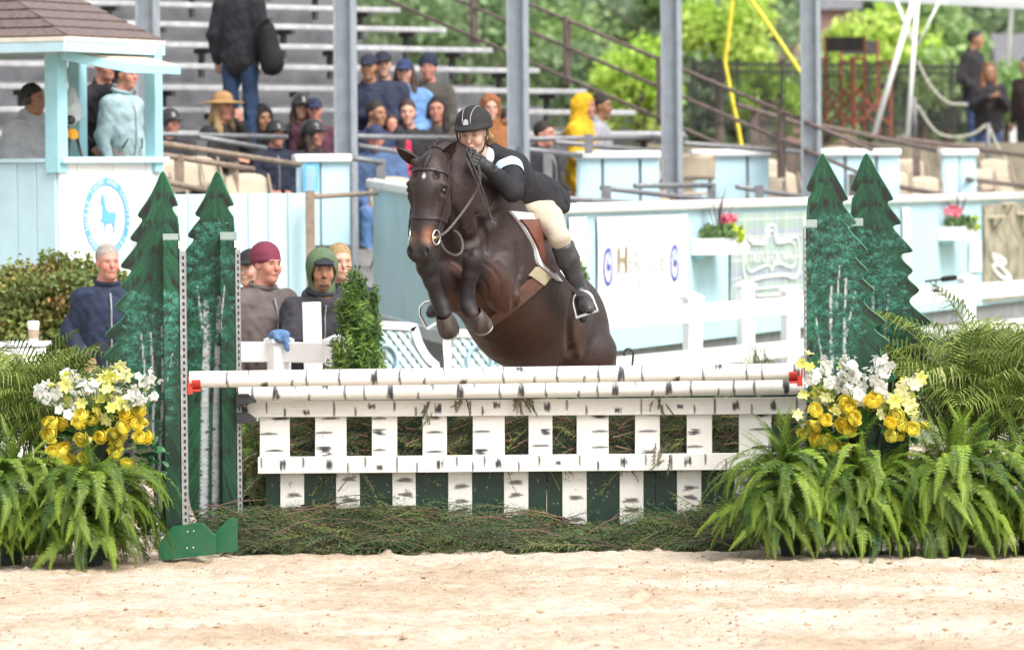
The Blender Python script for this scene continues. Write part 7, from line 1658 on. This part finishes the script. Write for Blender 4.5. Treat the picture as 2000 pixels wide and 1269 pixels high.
def coat(V):
    c = np.tile(COAT, (len(V), 1))
    def mix(w, col):
        nonlocal c
        w = np.clip(w, 0, 1)[:, None]; c = c * (1 - w) + col * w
    n1 = vnoise(V, 9, 3); n2 = vnoise(V, 30, 4)
    q = V - S[3]; lo = -(q @ u_ax)
    ax_t = np.clip((V - S[0]) @ t_ax, -9, 9)
    trunk = ((V - E) @ h_f < -.35)
    mix(trunk * np.clip((lo - .12) / .26, 0, 1) * .75 * (1 + .3 * n1), RED)
    d_fl = np.linalg.norm(V - P(1141, 665, 35.6), axis=1); mix(np.clip(1 - d_fl / .16, 0, 1) * .9, RED * 1.15)
    d_ch = np.linalg.norm((V - P(893, 575, 34.95)) * (1, .6, .8), axis=1); mix(np.clip(1.25 - d_ch / .13, 0, 1) * .8, RED * .95)
    d_ar = np.linalg.norm(V - P(945, 600, 35.05), axis=1); mix(np.clip(1 - d_ar / .14, 0, 1) * .7, RED * .8)
    # black points: knees down
    for kn, ft in ((KNE_L, FET_L), (KNE_R, FET_R)):
        t = np.clip((V - kn) @ (ft - kn) / ((ft - kn) @ (ft - kn)), 0, 1.3); d = np.linalg.norm(V - kn - t[:, None] * (ft - kn), axis=1)
        mix(np.clip(1.8 - d / .07, 0, 1), PTS)
    L = (V - E) @ HM
    head = (L[:, 1] > -.24) & (np.abs(L[:, 0]) < .14) & (L[:, 2] < .3) & (L[:, 2] > -.5)
    mix(head * np.clip(1 - np.linalg.norm((L - (.045, -.03, -.275)) / (.055, .1, .075), axis=1), 0, 1) * 1.6, TAN)
    mix(head * np.clip(1 - np.linalg.norm((L - (-.045, -.03, -.285)) / (.05, .1, .06), axis=1), 0, 1) * .7, TAN)
    mix(head * np.clip((-L[:, 2] - .335) / .03, 0, 1) * .9, NOSE * .6)
    for s_ in (1, -1): mix(head * np.clip(1.3 - np.linalg.norm((L - (s_ * .052, .012, -.372)) / (.017, .03, .026), axis=1), 0, 1) * 2, NOSE * .05)  # nostrils painted near black, the shade inside them put into the colour
    mix(head * np.clip(1 - np.linalg.norm((L - (0, -.0, -.1)) / (.045, .2, .2), axis=1), 0, 1) * .5, PTS * 1.6)
    mix(head * np.clip(1 - np.linalg.norm((L - (.0, .03, .075)) / (.013, .09, .022), axis=1), 0, 1) * 2, np.array((.55, .5, .48)))      # small star
    for s_ in (1, -1): mix(head * np.clip(1 - np.linalg.norm((L - (s_ * .10, -.05, 0)) / (.05, .08, .04), axis=1), 0, 1) * .9, PTS * .8)
    return np.clip(c * (1 + .10 * n1 + .06 * n2)[:, None], .002, 1)
def horse_material():
    m = bpy.data.materials.new('horse_coat'); m.use_nodes = True; N, L = m.node_tree.nodes, m.node_tree.links
    b = N['Principled BSDF']; at = N.new('ShaderNodeAttribute'); at.attribute_name = 'Col'
    tc = N.new('ShaderNodeTexCoord')
    n1 = N.new('ShaderNodeTexNoise'); n1.inputs['Scale'].default_value = 120; n1.inputs['Detail'].default_value = 4
    L.new(tc.outputs['Object'], n1.inputs['Vector'])
    mr = N.new('ShaderNodeMapRange'); mr.inputs[3].default_value = .5; mr.inputs[4].default_value = 1.6; L.new(n1.outputs['Fac'], mr.inputs[0])
    mx = N.new('ShaderNodeVectorMath'); mx.operation = 'SCALE'; L.new(at.outputs['Color'], mx.inputs[0]); L.new(mr.outputs[0], mx.inputs['Scale'])
    L.new(mx.outputs[0], b.inputs['Base Color'])
    b.inputs['Roughness'].default_value = .55; b.inputs['Specular IOR Level'].default_value = .4
    b.inputs['Sheen Weight'].default_value = .05; b.inputs['Sheen Roughness'].default_value = .4
    n2 = N.new('ShaderNodeTexNoise'); n2.inputs['Scale'].default_value = 9; n2.inputs['Detail'].default_value = 2; L.new(tc.outputs['Object'], n2.inputs['Vector'])
    b2 = N.new('ShaderNodeBump'); b2.inputs['Strength'].default_value = .35; b2.inputs['Distance'].default_value = .03; L.new(n2.outputs['Fac'], b2.inputs['Height'])
    bp = N.new('ShaderNodeBump'); bp.inputs['Strength'].default_value = .35; bp.inputs['Distance'].default_value = .006; L.new(b2.outputs[0], bp.inputs['Normal'])
    L.new(n1.outputs['Fac'], bp.inputs['Height']); L.new(bp.outputs[0], b.inputs['Normal'])
    return m
M_horse = horse_material()
horse = thing('horse', tuple(P(1020, 640, 35.4)), 'dark bay horse in mid jump with folded forelegs, coming towards the camera', 'horse')
sdf_obj('body', H, .0095, M_horse, horse, paint=coat)
M_eye = mat('horse_eye', (.012, .008, .006), .18, .1, 30)
M_hair = mat('black_horse_hair', (.014, .012, .012), .55, .3, 60, bump=.4, bscale=200)
M_hoof = mat('hoof_horn', rgb('#332c28'), .5, .4, 30, bump=.3, bscale=80, c2=rgb('#574c45'), stretch=(1, 1, .3))
for s_ in (1, -1):
    mb = MB(); mb.ell(hd(s_ * .105, -.043, .001), (.021, .027, .021), 16, 10, HM); obj('eye', mb, M_eye, horse, smooth=True)
def hoof(a, b, toe, sole=None):
    """a: coronet centre, b: centre of the sole, toe: toe direction"""
    a = np.asarray(a); b = np.asarray(b); ax = nrm(b - a); toe = nrm(toe - ax * (np.dot(toe, ax))); sd = np.cross(ax, toe)
    mb = MB(); n = 20; rings = []
    for t, r0 in ((-.12, .044), (0, .053), (.4, .060), (.8, .064), (.95, .062), (1.02, .05)):
        c = a + (b - a) * t
        an = np.arange(n) * 2 * math.pi / n
        rings.append(c + ax * (0) + (np.cos(an)[:, None] * toe * r0 * 1.08 + np.sin(an)[:, None] * sd * r0) + toe * t * .018)
    V = np.concatenate(rings); m = len(rings); i = np.arange(m - 1)[:, None] * n; j = np.arange(n)[None]; k = (j + 1) % n
    mb.add(V, np.stack([i + j, i + k, i + n + k, i + n + j], -1).reshape(-1, 4)); mb.F.append(np.arange(n)[None] + (m - 1) * n)
    o = obj('hoof', mb, M_hoof, horse, smooth=True)
    mb = MB(); an = np.linspace(-2.3, 2.3, 20); c = b + toe * .018 + ax * .004
    mb.tube(c + np.cos(an)[:, None] * toe * .056 + np.sin(an)[:, None] * sd * .052, .008, 6); obj('horseshoe', mb, M_galv, o)
hoof(P(927, 613, 34.69), P(939, 638, 34.76), np.array((.65, -.55, -.2)))
hoof(P(868, 618, 34.63), P(877, 645, 34.70), np.array((.1, -.75, -.3)))
for s_, dx, dd in ((1, 0, 0), (-1, -75, .28)):
    hoof(P(1147 + dx, 925, 36.5 + dd), P(1144 + dx, 952, 36.46 + dd), np.array((-.3, -.8, 0)))
M_ear = mat('ear_inside', rgb('#3a2c28'), .8, .3, 60, bump=.3, bscale=200)
for a_, b_, f_ in EARS:                                              # cupped ears, open to the front
    ax = b_ - a_; l = np.linalg.norm(ax); ax = ax / l; f_ = nrm(f_ - ax * (f_ @ ax)); sd = np.cross(ax, f_)
    t = np.linspace(-.1, 1, 18); w = np.interp(t, [-.1, .1, .4, .7, .9, 1.0], [.030, .034, .038, .029, .014, .002])
    an = np.linspace(-R(125), R(125), 17)
    for nm, k, mm in (('ear', 1.0, M_horse), ('ear_lining', .86, M_ear)):
        V = a_ + t[:, None, None] * l * ax - (np.cos(an)[None, :, None] * w[:, None, None] * f_ * .62 - np.sin(an)[None, :, None] * w[:, None, None] * sd) * k
        mb = MB(); mb.grid(V.reshape(-1, 3), 18, 17, COAT * (1 if k == 1 else .6)); obj(nm, mb, mm, horse, smooth=True, attr='Col')
# braided mane: knots along the crest, braided forelock
crest = smooth_path([P(848, 291, 34.70), P(866, 286, 34.78), P(890, 293, 34.90), P(912, 308, 35.0), P(945, 340, 35.16), P(968, 372, 35.26)], 26)
crest = H.onto(crest, .0)
mb = MB()
for i, p in enumerate(crest):
    mb.ell(p + (0, 0, .006), (.013, .016, .018), 8, 6)
obj('mane', mb, M_hair, horse, smooth=True)['kind'] = 'stuff'
fl = smooth_path([hd(0, -.02, .235), hd(0, .02, .20), hd(-.004, .032, .16), hd(-.008, .034, .125)], 14); fl = H.onto(fl, .006)
mb = MB(); mb.tube(fl, [.014, .019, .021, .022, .022, .021, .02, .019, .018, .016, .014, .012, .009, .004], 8, flat=.6); obj('forelock', mb, M_hair, horse, smooth=True)
tl = smooth_path([S[6] + u_ax * .1 + t_ax * .2, P(1160, 740, 36.6), P(1166, 830, 36.7), P(1162, 900, 36.68)], 16)
mb = MB(); mb.tube(tl, np.interp(np.linspace(0, 1, 16), [0, .4, 1], [.04, .07, .02]), 10); obj('tail', mb, M_hair, horse, smooth=True)
# ================================================================== tack
TK = SDF(); TK.p = H.p[:H.n_trunk]
def casts(px, S_=TK, off=.004, d0=34.3, d1=36.8):
    """first points of the soft solid met along sight lines through px (n, 2)"""
    px = np.asarray(px, float); v = np.array([P(x, y, 1.0) - CAM for x, y in px]); d = np.full(len(px), d0)
    for _ in range(45):
        e = S_.eval(CAM + v * d[:, None]) - off; d = np.minimum(d + np.where(e < .0006, 0, e * .85), d1)
    p = CAM + v * d[:, None]; miss = S_.eval(p) - off > .003
    if miss.any(): p[miss] = S_.onto(CAM + v[miss] * 35.5, off, 25)          # sight lines that pass beside the body
    return p
def cast(px, py, S_=TK, off=.004): return casts([(px, py)], S_, off)[0]
def strap(name, pts, w, th, m, parent, S_=None, off=.003, n=30, wave=0.0):
    p = smooth_path(pts, n)
    if S_ is not None: p = S_.onto(p, off); N_ = S_.grad(p)
    else:
        v = CAM - p; N_ = v / np.linalg.norm(v, axis=1, keepdims=True)
    T = np.gradient(p, axis=0); T /= np.linalg.norm(T, axis=1, keepdims=True)
    B = np.cross(T, N_); B /= np.linalg.norm(B, axis=1, keepdims=True)
    q = [p - B * w / 2, p + B * w / 2, p + B * w / 2 * .9 + N_ * th, p - B * w / 2 * .9 + N_ * th]
    V = np.stack(q, 1).reshape(-1, 3); i = np.arange(n - 1)[:, None] * 4; j = np.arange(4)[None]; k = (j + 1) % 4
    mb = MB(); mb.add(V, np.stack([i + j, i + k, i + 4 + k, i + 4 + j], -1).reshape(-1, 4)); mb.F.append(np.array([[3, 2, 1, 0]])); mb.F.append(np.array([[0, 1, 2, 3]]) + (n - 1) * 4)
    return obj(name, mb, m, parent)
M_leather = mat('dark_brown_leather', rgb('#33282a'), .42, .25, 60, bump=.1, bscale=200)
M_rein = mat('rein_leather', rgb('#453d3b'), .5, .3, 90, bump=.3, bscale=260)
M_sadl = mat('saddle_leather', rgb('#6a3d30'), .4, .18, 30, bump=.12, bscale=180)
M_girth = mat('girth_leather', rgb('#634539'), .5, .2, 40, bump=.1, bscale=160)
M_elast = mat('girth_elastic', rgb('#a89a80'), .8, .12, 80, bump=.3, bscale=300)
M_steel = mat('polished_steel', (.75, .74, .72), .18, .1, 30, metal=1.0)
M_pad = mat('white_pad', (.74, .73, .74), .9, .06, 30, bump=.4, bscale=120)
M_brass = mat('brass', (.75, .52, .18), .3, .1, 30, metal=.9)
bridle = thing('bridle', tuple(hd(0, 0, .1)), "brown leather bridle and reins on the horse's head", 'bridle')
strap('browband', [hd(-.118, -.10, .10), hd(-.105, -.03, .115), hd(0, .05, .128), hd(.105, -.03, .118), hd(.118, -.10, .105)], .018, .005, M_leather, bridle, H)
strap('noseband', [hd(-.075, -.17, -.15), hd(-.09, -.09, -.155), hd(0, .03, -.168), hd(.09, -.09, -.158), hd(.075, -.17, -.155)], .022, .006, M_leather, bridle, H)
strap('crownpiece', [hd(-.118, -.10, .10), hd(-.09, -.14, .20), hd(0, -.16, .27), hd(.09, -.14, .20), hd(.118, -.10, .105)], .024, .005, M_leather, bridle, H)
for s_ in (1, -1):
    strap('cheekpiece', [hd(s_ * .118, -.10, .10), hd(s_ * .115, -.095, .0), hd(s_ * .095, -.085, -.16), hd(s_ * .07, -.055, -.265)], .014, .005, M_leather, bridle, H)
    strap('throatlatch', [hd(s_ * .118, -.105, .09), hd(s_ * .115, -.17, -.02), hd(s_ * .08, -.25, -.10), hd(0, -.28, -.13)], .012, .004, M_leather, bridle, H)
    c = H.onto(hd(s_ * .072, -.05, -.275)[None], .012)[0]
    a = np.linspace(0, 2 * math.pi, 28); mb = MB(); f2 = nrm(h_f * .8 + h_l * s_ * -.35)
    mb.tube(c + np.cos(a)[:, None] * f2 * .032 + np.sin(a)[:, None] * h_up * .043, .0055, 8, caps=False)
    obj('bit_ring', mb, M_steel, bridle, smooth=True)
    mb = MB(); mb.tube([c, hd(0, -.06, -.30)], .008, 8); obj('mouthpiece', mb, M_brass, bridle, smooth=True)
BITL, BITR = H.onto(hd(.08, -.05, -.275)[None], .014)[0], H.onto(hd(-.08, -.05, -.275)[None], .014)[0]
HAND_L, HAND_R = P(926, 309, 34.70), P(907, 298, 34.72)
strap('rein', [BITL, P(872, 452, 34.52), P(893, 428, 34.60), P(915, 398, 34.66), P(934, 366, 34.68), P(938, 340, 34.68), P(931, 312, 34.68)], .015, .005, M_rein, bridle, n=50)
strap('rein', [BITR, P(800, 440, 34.56), P(812, 380, 34.72), P(860, 320, 34.86), P(905, 296, 34.78)], .015, .005, M_rein, bridle, n=40)
strap('rein_loop', [P(906, 296, 34.66), P(918, 325, 34.64), P(930, 352, 34.65), P(938, 376, 34.66), P(948, 402, 34.68), P(958, 420, 34.70), P(962, 438, 34.70)], .014, .005, M_rein, bridle, n=40)
strap('martingale_loop', [P(858, 466, 34.50), P(870, 488, 34.50), P(888, 498, 34.52), P(901, 492, 34.55), P(904, 474, 34.58), P(896, 456, 34.60), P(886, 450, 34.60)], .013, .005, M_rein, bridle, n=40)
neck_pts = casts([(902, 446), (925, 430), (945, 418), (958, 405), (968, 388), (970, 374)], H)
strap('neck_strap', neck_pts, .017, .005, M_leather, bridle, H, n=40)
strap('flying_keeper', [hd(.125, -.09, .09), P(886, 355, 34.58), P(897, 363, 34.56), P(913, 368, 34.55)], .009, .004, M_leather, bridle, n=20)
# crop
crop_ = MB(); crop_.tube(smooth_path([P(909, 288, 34.64), P(925, 325, 34.63), P(943, 372, 34.63), P(960, 432, 34.64)], 20), .0055, 8)
o = obj('riding_crop', crop_, M_blackp, smooth=True); tag(o, 'thin black riding crop hanging from the gloved hands', 'riding crop')
mb = MB(); mb.box(P(963, 438, 34.64), (.045, .012, .03), rot3(y=R(20))); obj('flapper', mb, M_blackp, o, bevel=.004)
# saddle
def patch(name, Lc, Rc, m, parent, off, nu=14, nv=26, th=.006, S_=TK):
    a = smooth_path(np.array(Lc, float), nv); b = smooth_path(np.array(Rc, float), nv)
    u = np.linspace(0, 1, nu)[:, None, None]; V = casts((a[None] * (1 - u) + b[None] * u).reshape(-1, 2), S_, off).reshape(nu, nv, 3)
    N_ = S_.grad(V.reshape(-1, 3)).reshape(V.shape); W_ = V - N_ * (off + th)
    mb = MB(); mb.grid(V.reshape(-1, 3), nu, nv); 
    idx = np.arange(nu * nv).reshape(nu, nv); rim = np.concatenate([idx[:, 0], idx[-1, 1:], idx[-2::-1, -1], idx[0, -2:0:-1]])
    n = len(rim); i = np.arange(n); j = (i + 1) % n
    mb.add(np.concatenate([V.reshape(-1, 3)[rim], W_.reshape(-1, 3)[rim]]), np.stack([i, j, j + n, i + n], 1))
    return obj(name, mb, m, parent, smooth=True)
saddle = thing('saddle', tuple(S[2] + u_ax * .4), 'brown jumping saddle with white pad, girth and stirrups under the rider', 'saddle')
patch('saddle_pad', [(998, 412), (1010, 425), (1028, 450), (1046, 482), (1051, 508), (1058, 520), (1092, 548)], [(1060, 418), (1075, 440), (1090, 470), (1100, 500), (1106, 520), (1106, 535), (1100, 549)], M_pad, saddle, .018, th=.02)
patch('flap', [(1018, 428), (1033, 446), (1052, 480), (1060, 502), (1070, 518), (1086, 532)], [(1056, 428), (1076, 450), (1092, 482), (1097, 508), (1096, 524), (1090, 533)], M_sadl, saddle, .034)
patch('girth', [(1048, 536), (1012, 571), (978, 605), (950, 625), (920, 643)], [(1067, 554), (1025, 591), (988, 621), (960, 637), (930, 653)], M_girth, saddle, .016)
patch('girth_elastic', [(1053, 521), (1042, 534), (1038, 539)], [(1078, 541), (1068, 553), (1064, 558)], M_elast, saddle, .022, 8, 8)
mb = SDF(); mb.ell(S[2] + u_ax * .39 + t_ax * .05, (.17, .24, .05), .04, TR); mb.ell(S[2] + u_ax * .42 + t_ax * .26, (.15, .06, .07), .05, TR); mb.ell(S[2] + u_ax * .43 - t_ax * .14, (.09, .05, .06), .04, TR)
sdf_obj('seat', mb, .016, M_sadl, saddle)
def stirrup(c, fwd, up, sd, parent):
    """open iron: arch and tread; fwd is the way through it"""
    a = np.linspace(-.05, math.pi + .05, 24)
    arch = c + np.cos(a)[:, None] * sd * .062 * (1 + 0 * a)[:, None] + np.maximum(np.sin(a), 0)[:, None] * up * .075 + up * .03
    pts = np.concatenate([[c + sd * .066 - up * .035], arch, [c - sd * .066 - up * .035]])
    mb = MB(); mb.tube(smooth_path(pts, 44), .008, 8); mb.beam(c + sd * .068 - up * .038, c - sd * .068 - up * .038, .05, .014, up)
    return obj('stirrup_iron', mb, M_steel, parent, smooth=False)
st_up = nrm(np.array((-.28, .1, .93))); st_sd = nrm(np.array((.90, -.15, .30))); st_sd = nrm(st_sd - st_up * (st_sd @ st_up)); st_f = np.cross(st_up, st_sd)
stirrup(P(1143, 602, 35.14), st_f, st_up, st_sd, saddle)
strap('stirrup_leather', [cast(1066, 500, off=.05), P(1088, 528, 35.17), P(1110, 556, 35.13), P(1133, 577, 35.10)], .024, .005, M_leather, saddle, n=20)
stirrup(P(846, 620, 35.55), np.array((0, -1, 0)), nrm((-.5, .1, .8)), nrm((.8, 0, .5)), saddle)
# ================================================================== rider
rider = thing('person', tuple(P(1055, 420, 35.5)), 'rider in black helmet, navy jacket and beige breeches crouched over the horse', 'person')
RH = P(926, 262, 34.92); RM = frame(R(-20), R(-8), R(3))
cs = dict(neck=P(958, 308, 35.06), chest=P(988, 343, 35.20), waist=P(1028, 375, 35.42), pelvis=P(1052, 400, 35.58),
          ls=P(990, 324, 35.04), le=P(1000, 374, 34.86), lw=P(950, 326, 34.74), rs=P(948, 322, 35.28), re=P(915, 362, 35.15), rw=P(922, 312, 34.86),
          lh=P(1058, 408, 35.47), lk=P(1094, 466, 35.17), la=P(1134, 572, 35.28), lt=P(1150, 604, 35.11), lhl=P(1140, 612, 35.36),
          rh=P(1020, 415, 35.78), rk=P(935, 470, 35.85), ra=P(868, 585, 35.75), rt=P(842, 612, 35.58))
B = SDF(); add_head(B, RH, RM, 1.0)
B.cone(RH + RM @ np.array((0, -.045, -.13)), cs['neck'], .055, .06)
B.chain([cs['neck'], cs['chest'], cs['waist'], cs['pelvis']], [.06, .11, .095, .11], .05)
for s_ in 'lr':
    B.chain([cs[s_ + 's'], cs[s_ + 'e'], cs[s_ + 'w']], [.05, .038, .027]); B.chain([cs[s_ + 'h'], cs[s_ + 'k'], cs[s_ + 'a'], cs[s_ + 'a'] + (cs[s_ + 't'] - cs[s_ + 'a']) * .7], [.07, .045, .032, .022])
for s_, hp in (('l', HAND_L), ('r', HAND_R)): B.cone(cs[s_ + 'w'], cs[s_ + 'w'] + nrm(hp - cs[s_ + 'w']) * .05, .024, .02)
SKR = np.array(rgb('#e2b7a2')) * .8
sdf_obj('body', B, .0085, M_skin, rider, paint=face_paint(RH, RM, SKR, np.array((.16, .11, .07)), 1.0))
M_glove = mat('black_glove_leather', (.022, .022, .024), .5, .3, 60, bump=.3, bscale=150)
for s_, hp in (('l', HAND_L + (-.02, 0, 0)), ('r', HAND_R)):
    g = SDF(); w = cs[s_ + 'w']; d = nrm(hp - w)
    g.cone(w - d * .05, w, .034, .034, .01); g.cone(w, w + d * .05, .035, .043, .015, (np.array((0, -1, 0)), .75))
    sd = np.array((0, 0, 1.0)); sd = nrm(sd - d * (sd @ d)); nn = np.cross(sd, d)
    if nn[1] > 0: nn = -nn
    for i in range(4):                                        # fingers closed round the reins
        b = w + d * .085 + sd * (.030 - .020 * i) + nn * .012; k1 = b + d * .022 + nn * .010; k2 = k1 + nn * .018 - d * .03; 
        g.chain([b - d * .03, b, k1, k2], [.015, .0135, .013, .011], .005)
    t0 = w + d * .035 + sd * .034; g.chain([t0, t0 + d * .04 + nn * .014, t0 + d * .065 + nn * .026 - sd * .01], [.016, .014, .011], .006)
    sdf_obj('glove', g, .005, M_glove, rider)
# jacket
M_jacket = mat('navy_show_jacket', rgb('#19181f'), .8, .12, 20, bump=.5, bscale=24)
J = SDF(); fl = (np.array((.55, -.6, .55)), .92)
J.cone(cs['neck'] + (0.01, 0.01, -.02), cs['chest'], .085, .148, .05); J.cone(cs['chest'], cs['waist'], .148, .118, .05); J.cone(cs['waist'], P(1052, 386, 35.56), .118, .125, .04)
J.cone(P(1045, 372, 35.52), P(1086, 388, 35.72), .115, .085, .06, (np.array((-.3, .2, .9)), .75)); J.cone(P(1078, 384, 35.66), P(1100, 402, 35.74), .06, .035, .05)
J.cone(P(1040, 385, 35.42), P(1092, 402, 35.62), .075, .045, .05)
J.chain([cs['ls'], P(1000, 350, 34.93), cs['le']], [.078, .068, .062], .03); J.chain([cs['le'], P(972, 346, 34.80), cs['lw'] - nrm(HAND_L - cs['lw']) * .02], [.062, .053, .040], .02)
J.chain([cs['rs'], cs['re'], cs['rw']], [.075, .06, .04], .03)
J.cone(cs['neck'] + (.0, -.01, .03), cs['neck'] + (.02, .02, -.03), .068, .085, .02); J.cone(cs['ls'] + (-.02, .02, .0), cs['rs'], .082, .08, .05)
J.cone(cs['neck'] + (.02, .02, -.01), cs['ls'], .075, .078, .05); J.cone(P(1078, 386, 35.62), P(1103, 405, 35.68), .060, .030, .05)
J.cone(P(1052, 392, 35.42), P(1098, 410, 35.52), .055, .030, .05)
def folds(V): return V + .0045 * np.stack([vnoise(V, 38, 1), vnoise(V, 42, 2), vnoise(V, 35, 3)], 1)
sdf_obj('jacket', J, .010, M_jacket, rider, wob=folds)
# light blue arm band on the left upper arm
ab = SDF(); a0, a1 = cs['ls'], P(1000, 350, 34.93); v = nrm(a1 - a0)
mb = MB(); c0 = a0 + v * .028; 
mb.tube([c0, c0 + v * .02, c0 + v * .055, c0 + v * .075], [.091, .0905, .086, .083], 28, caps=False); M_band = mat('pale_blue_band', rgb('#bfe3f2'), .6, .06, 20, bump=.2); obj('arm_band', mb, M_band, rider, smooth=True)
# shirt collar
mb = MB(); cb = RH + RM @ np.array((0, -.035, -.135)); mb.tube([cb, cb + (cs['neck'] - cb) * .35, cb + (cs['neck'] - cb) * .55], [.060, .066, .07], 20, caps=False); obj('shirt_collar', mb, M_pad, rider, smooth=True)
# breeches and boots
M_breech = mat('beige_breeches', rgb('#b9ad9a'), .85, .07, 14, bump=.2, bscale=60)
Q = SDF(); Q.cone(cs['waist'], cs['pelvis'], .115, .145, .05); Q.cone(P(1006, 392, 35.32), cs['pelvis'], .062, .12, .05)
for s_, k1 in (('l', 1), ('r', 1)): Q.chain([cs[s_ + 'h'], (cs[s_ + 'h'] + cs[s_ + 'k']) / 2 + (0, -.02, .0), cs[s_ + 'k']], [.088, .072, .057], .05); Q.chain([cs[s_ + 'k'], cs[s_ + 'k'] + (cs[s_ + 'a'] - cs[s_ + 'k']) * .2], [.060, .050], .03)
Q.cone(P(1030, 408, 35.36), P(1070, 425, 35.34), .065, .075, .05)
sdf_obj('breeches', Q, .011, M_breech, rider, wob=folds)
M_boot = mat('black_boot_leather', (.045, .044, .047), .36, .3, 20, bump=.12, bscale=40)
for s_, tp in (('l', cs['lt']), ('r', cs['rt'])):
    W_ = SDF(); k_, a_ = cs[s_ + 'k'], cs[s_ + 'a']; v = a_ - k_
    W_.chain([k_ + v * .13, k_ + v * .38, k_ + v * .72, a_], [.070, .068, .050, .043], .02)
    hl = cs['lhl'] if s_ == 'l' else a_ + (0.02, .05, -.06)
    W_.cone(a_, hl, .046, .036, .02); W_.chain([a_ + (tp - a_) * .2, a_ + (tp - a_) * .75 + (0, 0, -.005), tp], [.046, .045, .034], .02, (np.array((0, .4, .9)), .85))
    W_.cone(hl + (0, 0, -.012), hl + (0, .0, -.03), .030, .028, .008)
    nv = nrm(v); top = k_ + v * .115
    sdf_obj('boot', W_, .009, M_boot, rider, cut=lambda g, top=top, nv=nv: -((g - top) @ nv))
# helmet
M_helmet = mat('black_velvet_helmet', (.016, .014, .014), .8, .15, 60, bump=.3, bscale=300)
hq = lambda x, y, z: RH + RM @ np.array((x, y, z))
Hm = SDF(); Hm.ell(hq(0, -.012, .062), (.108, .128, .108), .02, RM); Hm.ell(hq(0, .095, .041), (.085, .062, .016), .03, RM); Hm.ell(hq(0, .0, .041), (.112, .13, .022), .02, RM)
hu = RM[:, 2]; low = hq(0, 0, .030)
sdf_obj('helmet', Hm, .006, M_helmet, rider, cut=lambda g: np.maximum(-((g - low) @ hu) - .0, -(np.linalg.norm(((g - hq(0, -.014, .03)) @ RM) / (.088, .108, .10), axis=-1) - 1) * .08))
bc = Hm.onto(hq(0, .16, .125)[None], .002)[0]; n_ = Hm.grad(bc[None])[0]; sdd = RM[:, 0]; upb = np.cross(n_, sdd) * -1
mb = MB(); mb.prism([(-.017, .016), (.017, .016), (.014, -.012), (.006, -.018), (-.006, -.018), (-.014, -.012)], 0, -.004, fr=lambda V: bc + V[:, :1] * sdd + V[:, 1:2] * -n_ + V[:, 2:3] * upb)
obj('badge', mb, M_steel, rider)
for s_ in (1, -1):
    pp = Hm.onto(smooth_path([hq(s_ * .03, .13, .09), hq(s_ * .034, .11, .14), hq(s_ * .04, .04, .18), hq(s_ * .045, -.05, .17)], 18), .001); mb = MB(); mb.tube(pp, .0022, 6); obj('piping', mb, M_galv, rider)
    st = [hq(s_ * .100, .03, .03), hq(s_ * .086, .045, -.04), hq(s_ * .06, .06, -.10), hq(0, .075, -.128)]
    mb = MB(); mb.tube(smooth_path(st, 16), .0065, 6); obj('chin_strap', mb, M_blackp, rider)
# blonde hair below the helmet
M_blonde = mat('blonde_hair', rgb('#8f744c'), .6, .35, 60, bump=.6, bscale=160, stretch=(1, 1, .2))
hb = SDF()
for s_ in (1, -1): hb.chain([hq(s_ * .085, .0, .03), hq(s_ * .088, -.03, -.03), hq(s_ * .06, -.085, -.065)], [.012, .018, .02], .02)
hb.ell(hq(0, -.095, -.04), (.05, .03, .045), .03, RM)
sdf_obj('hair', hb, .008, M_blonde, rider)
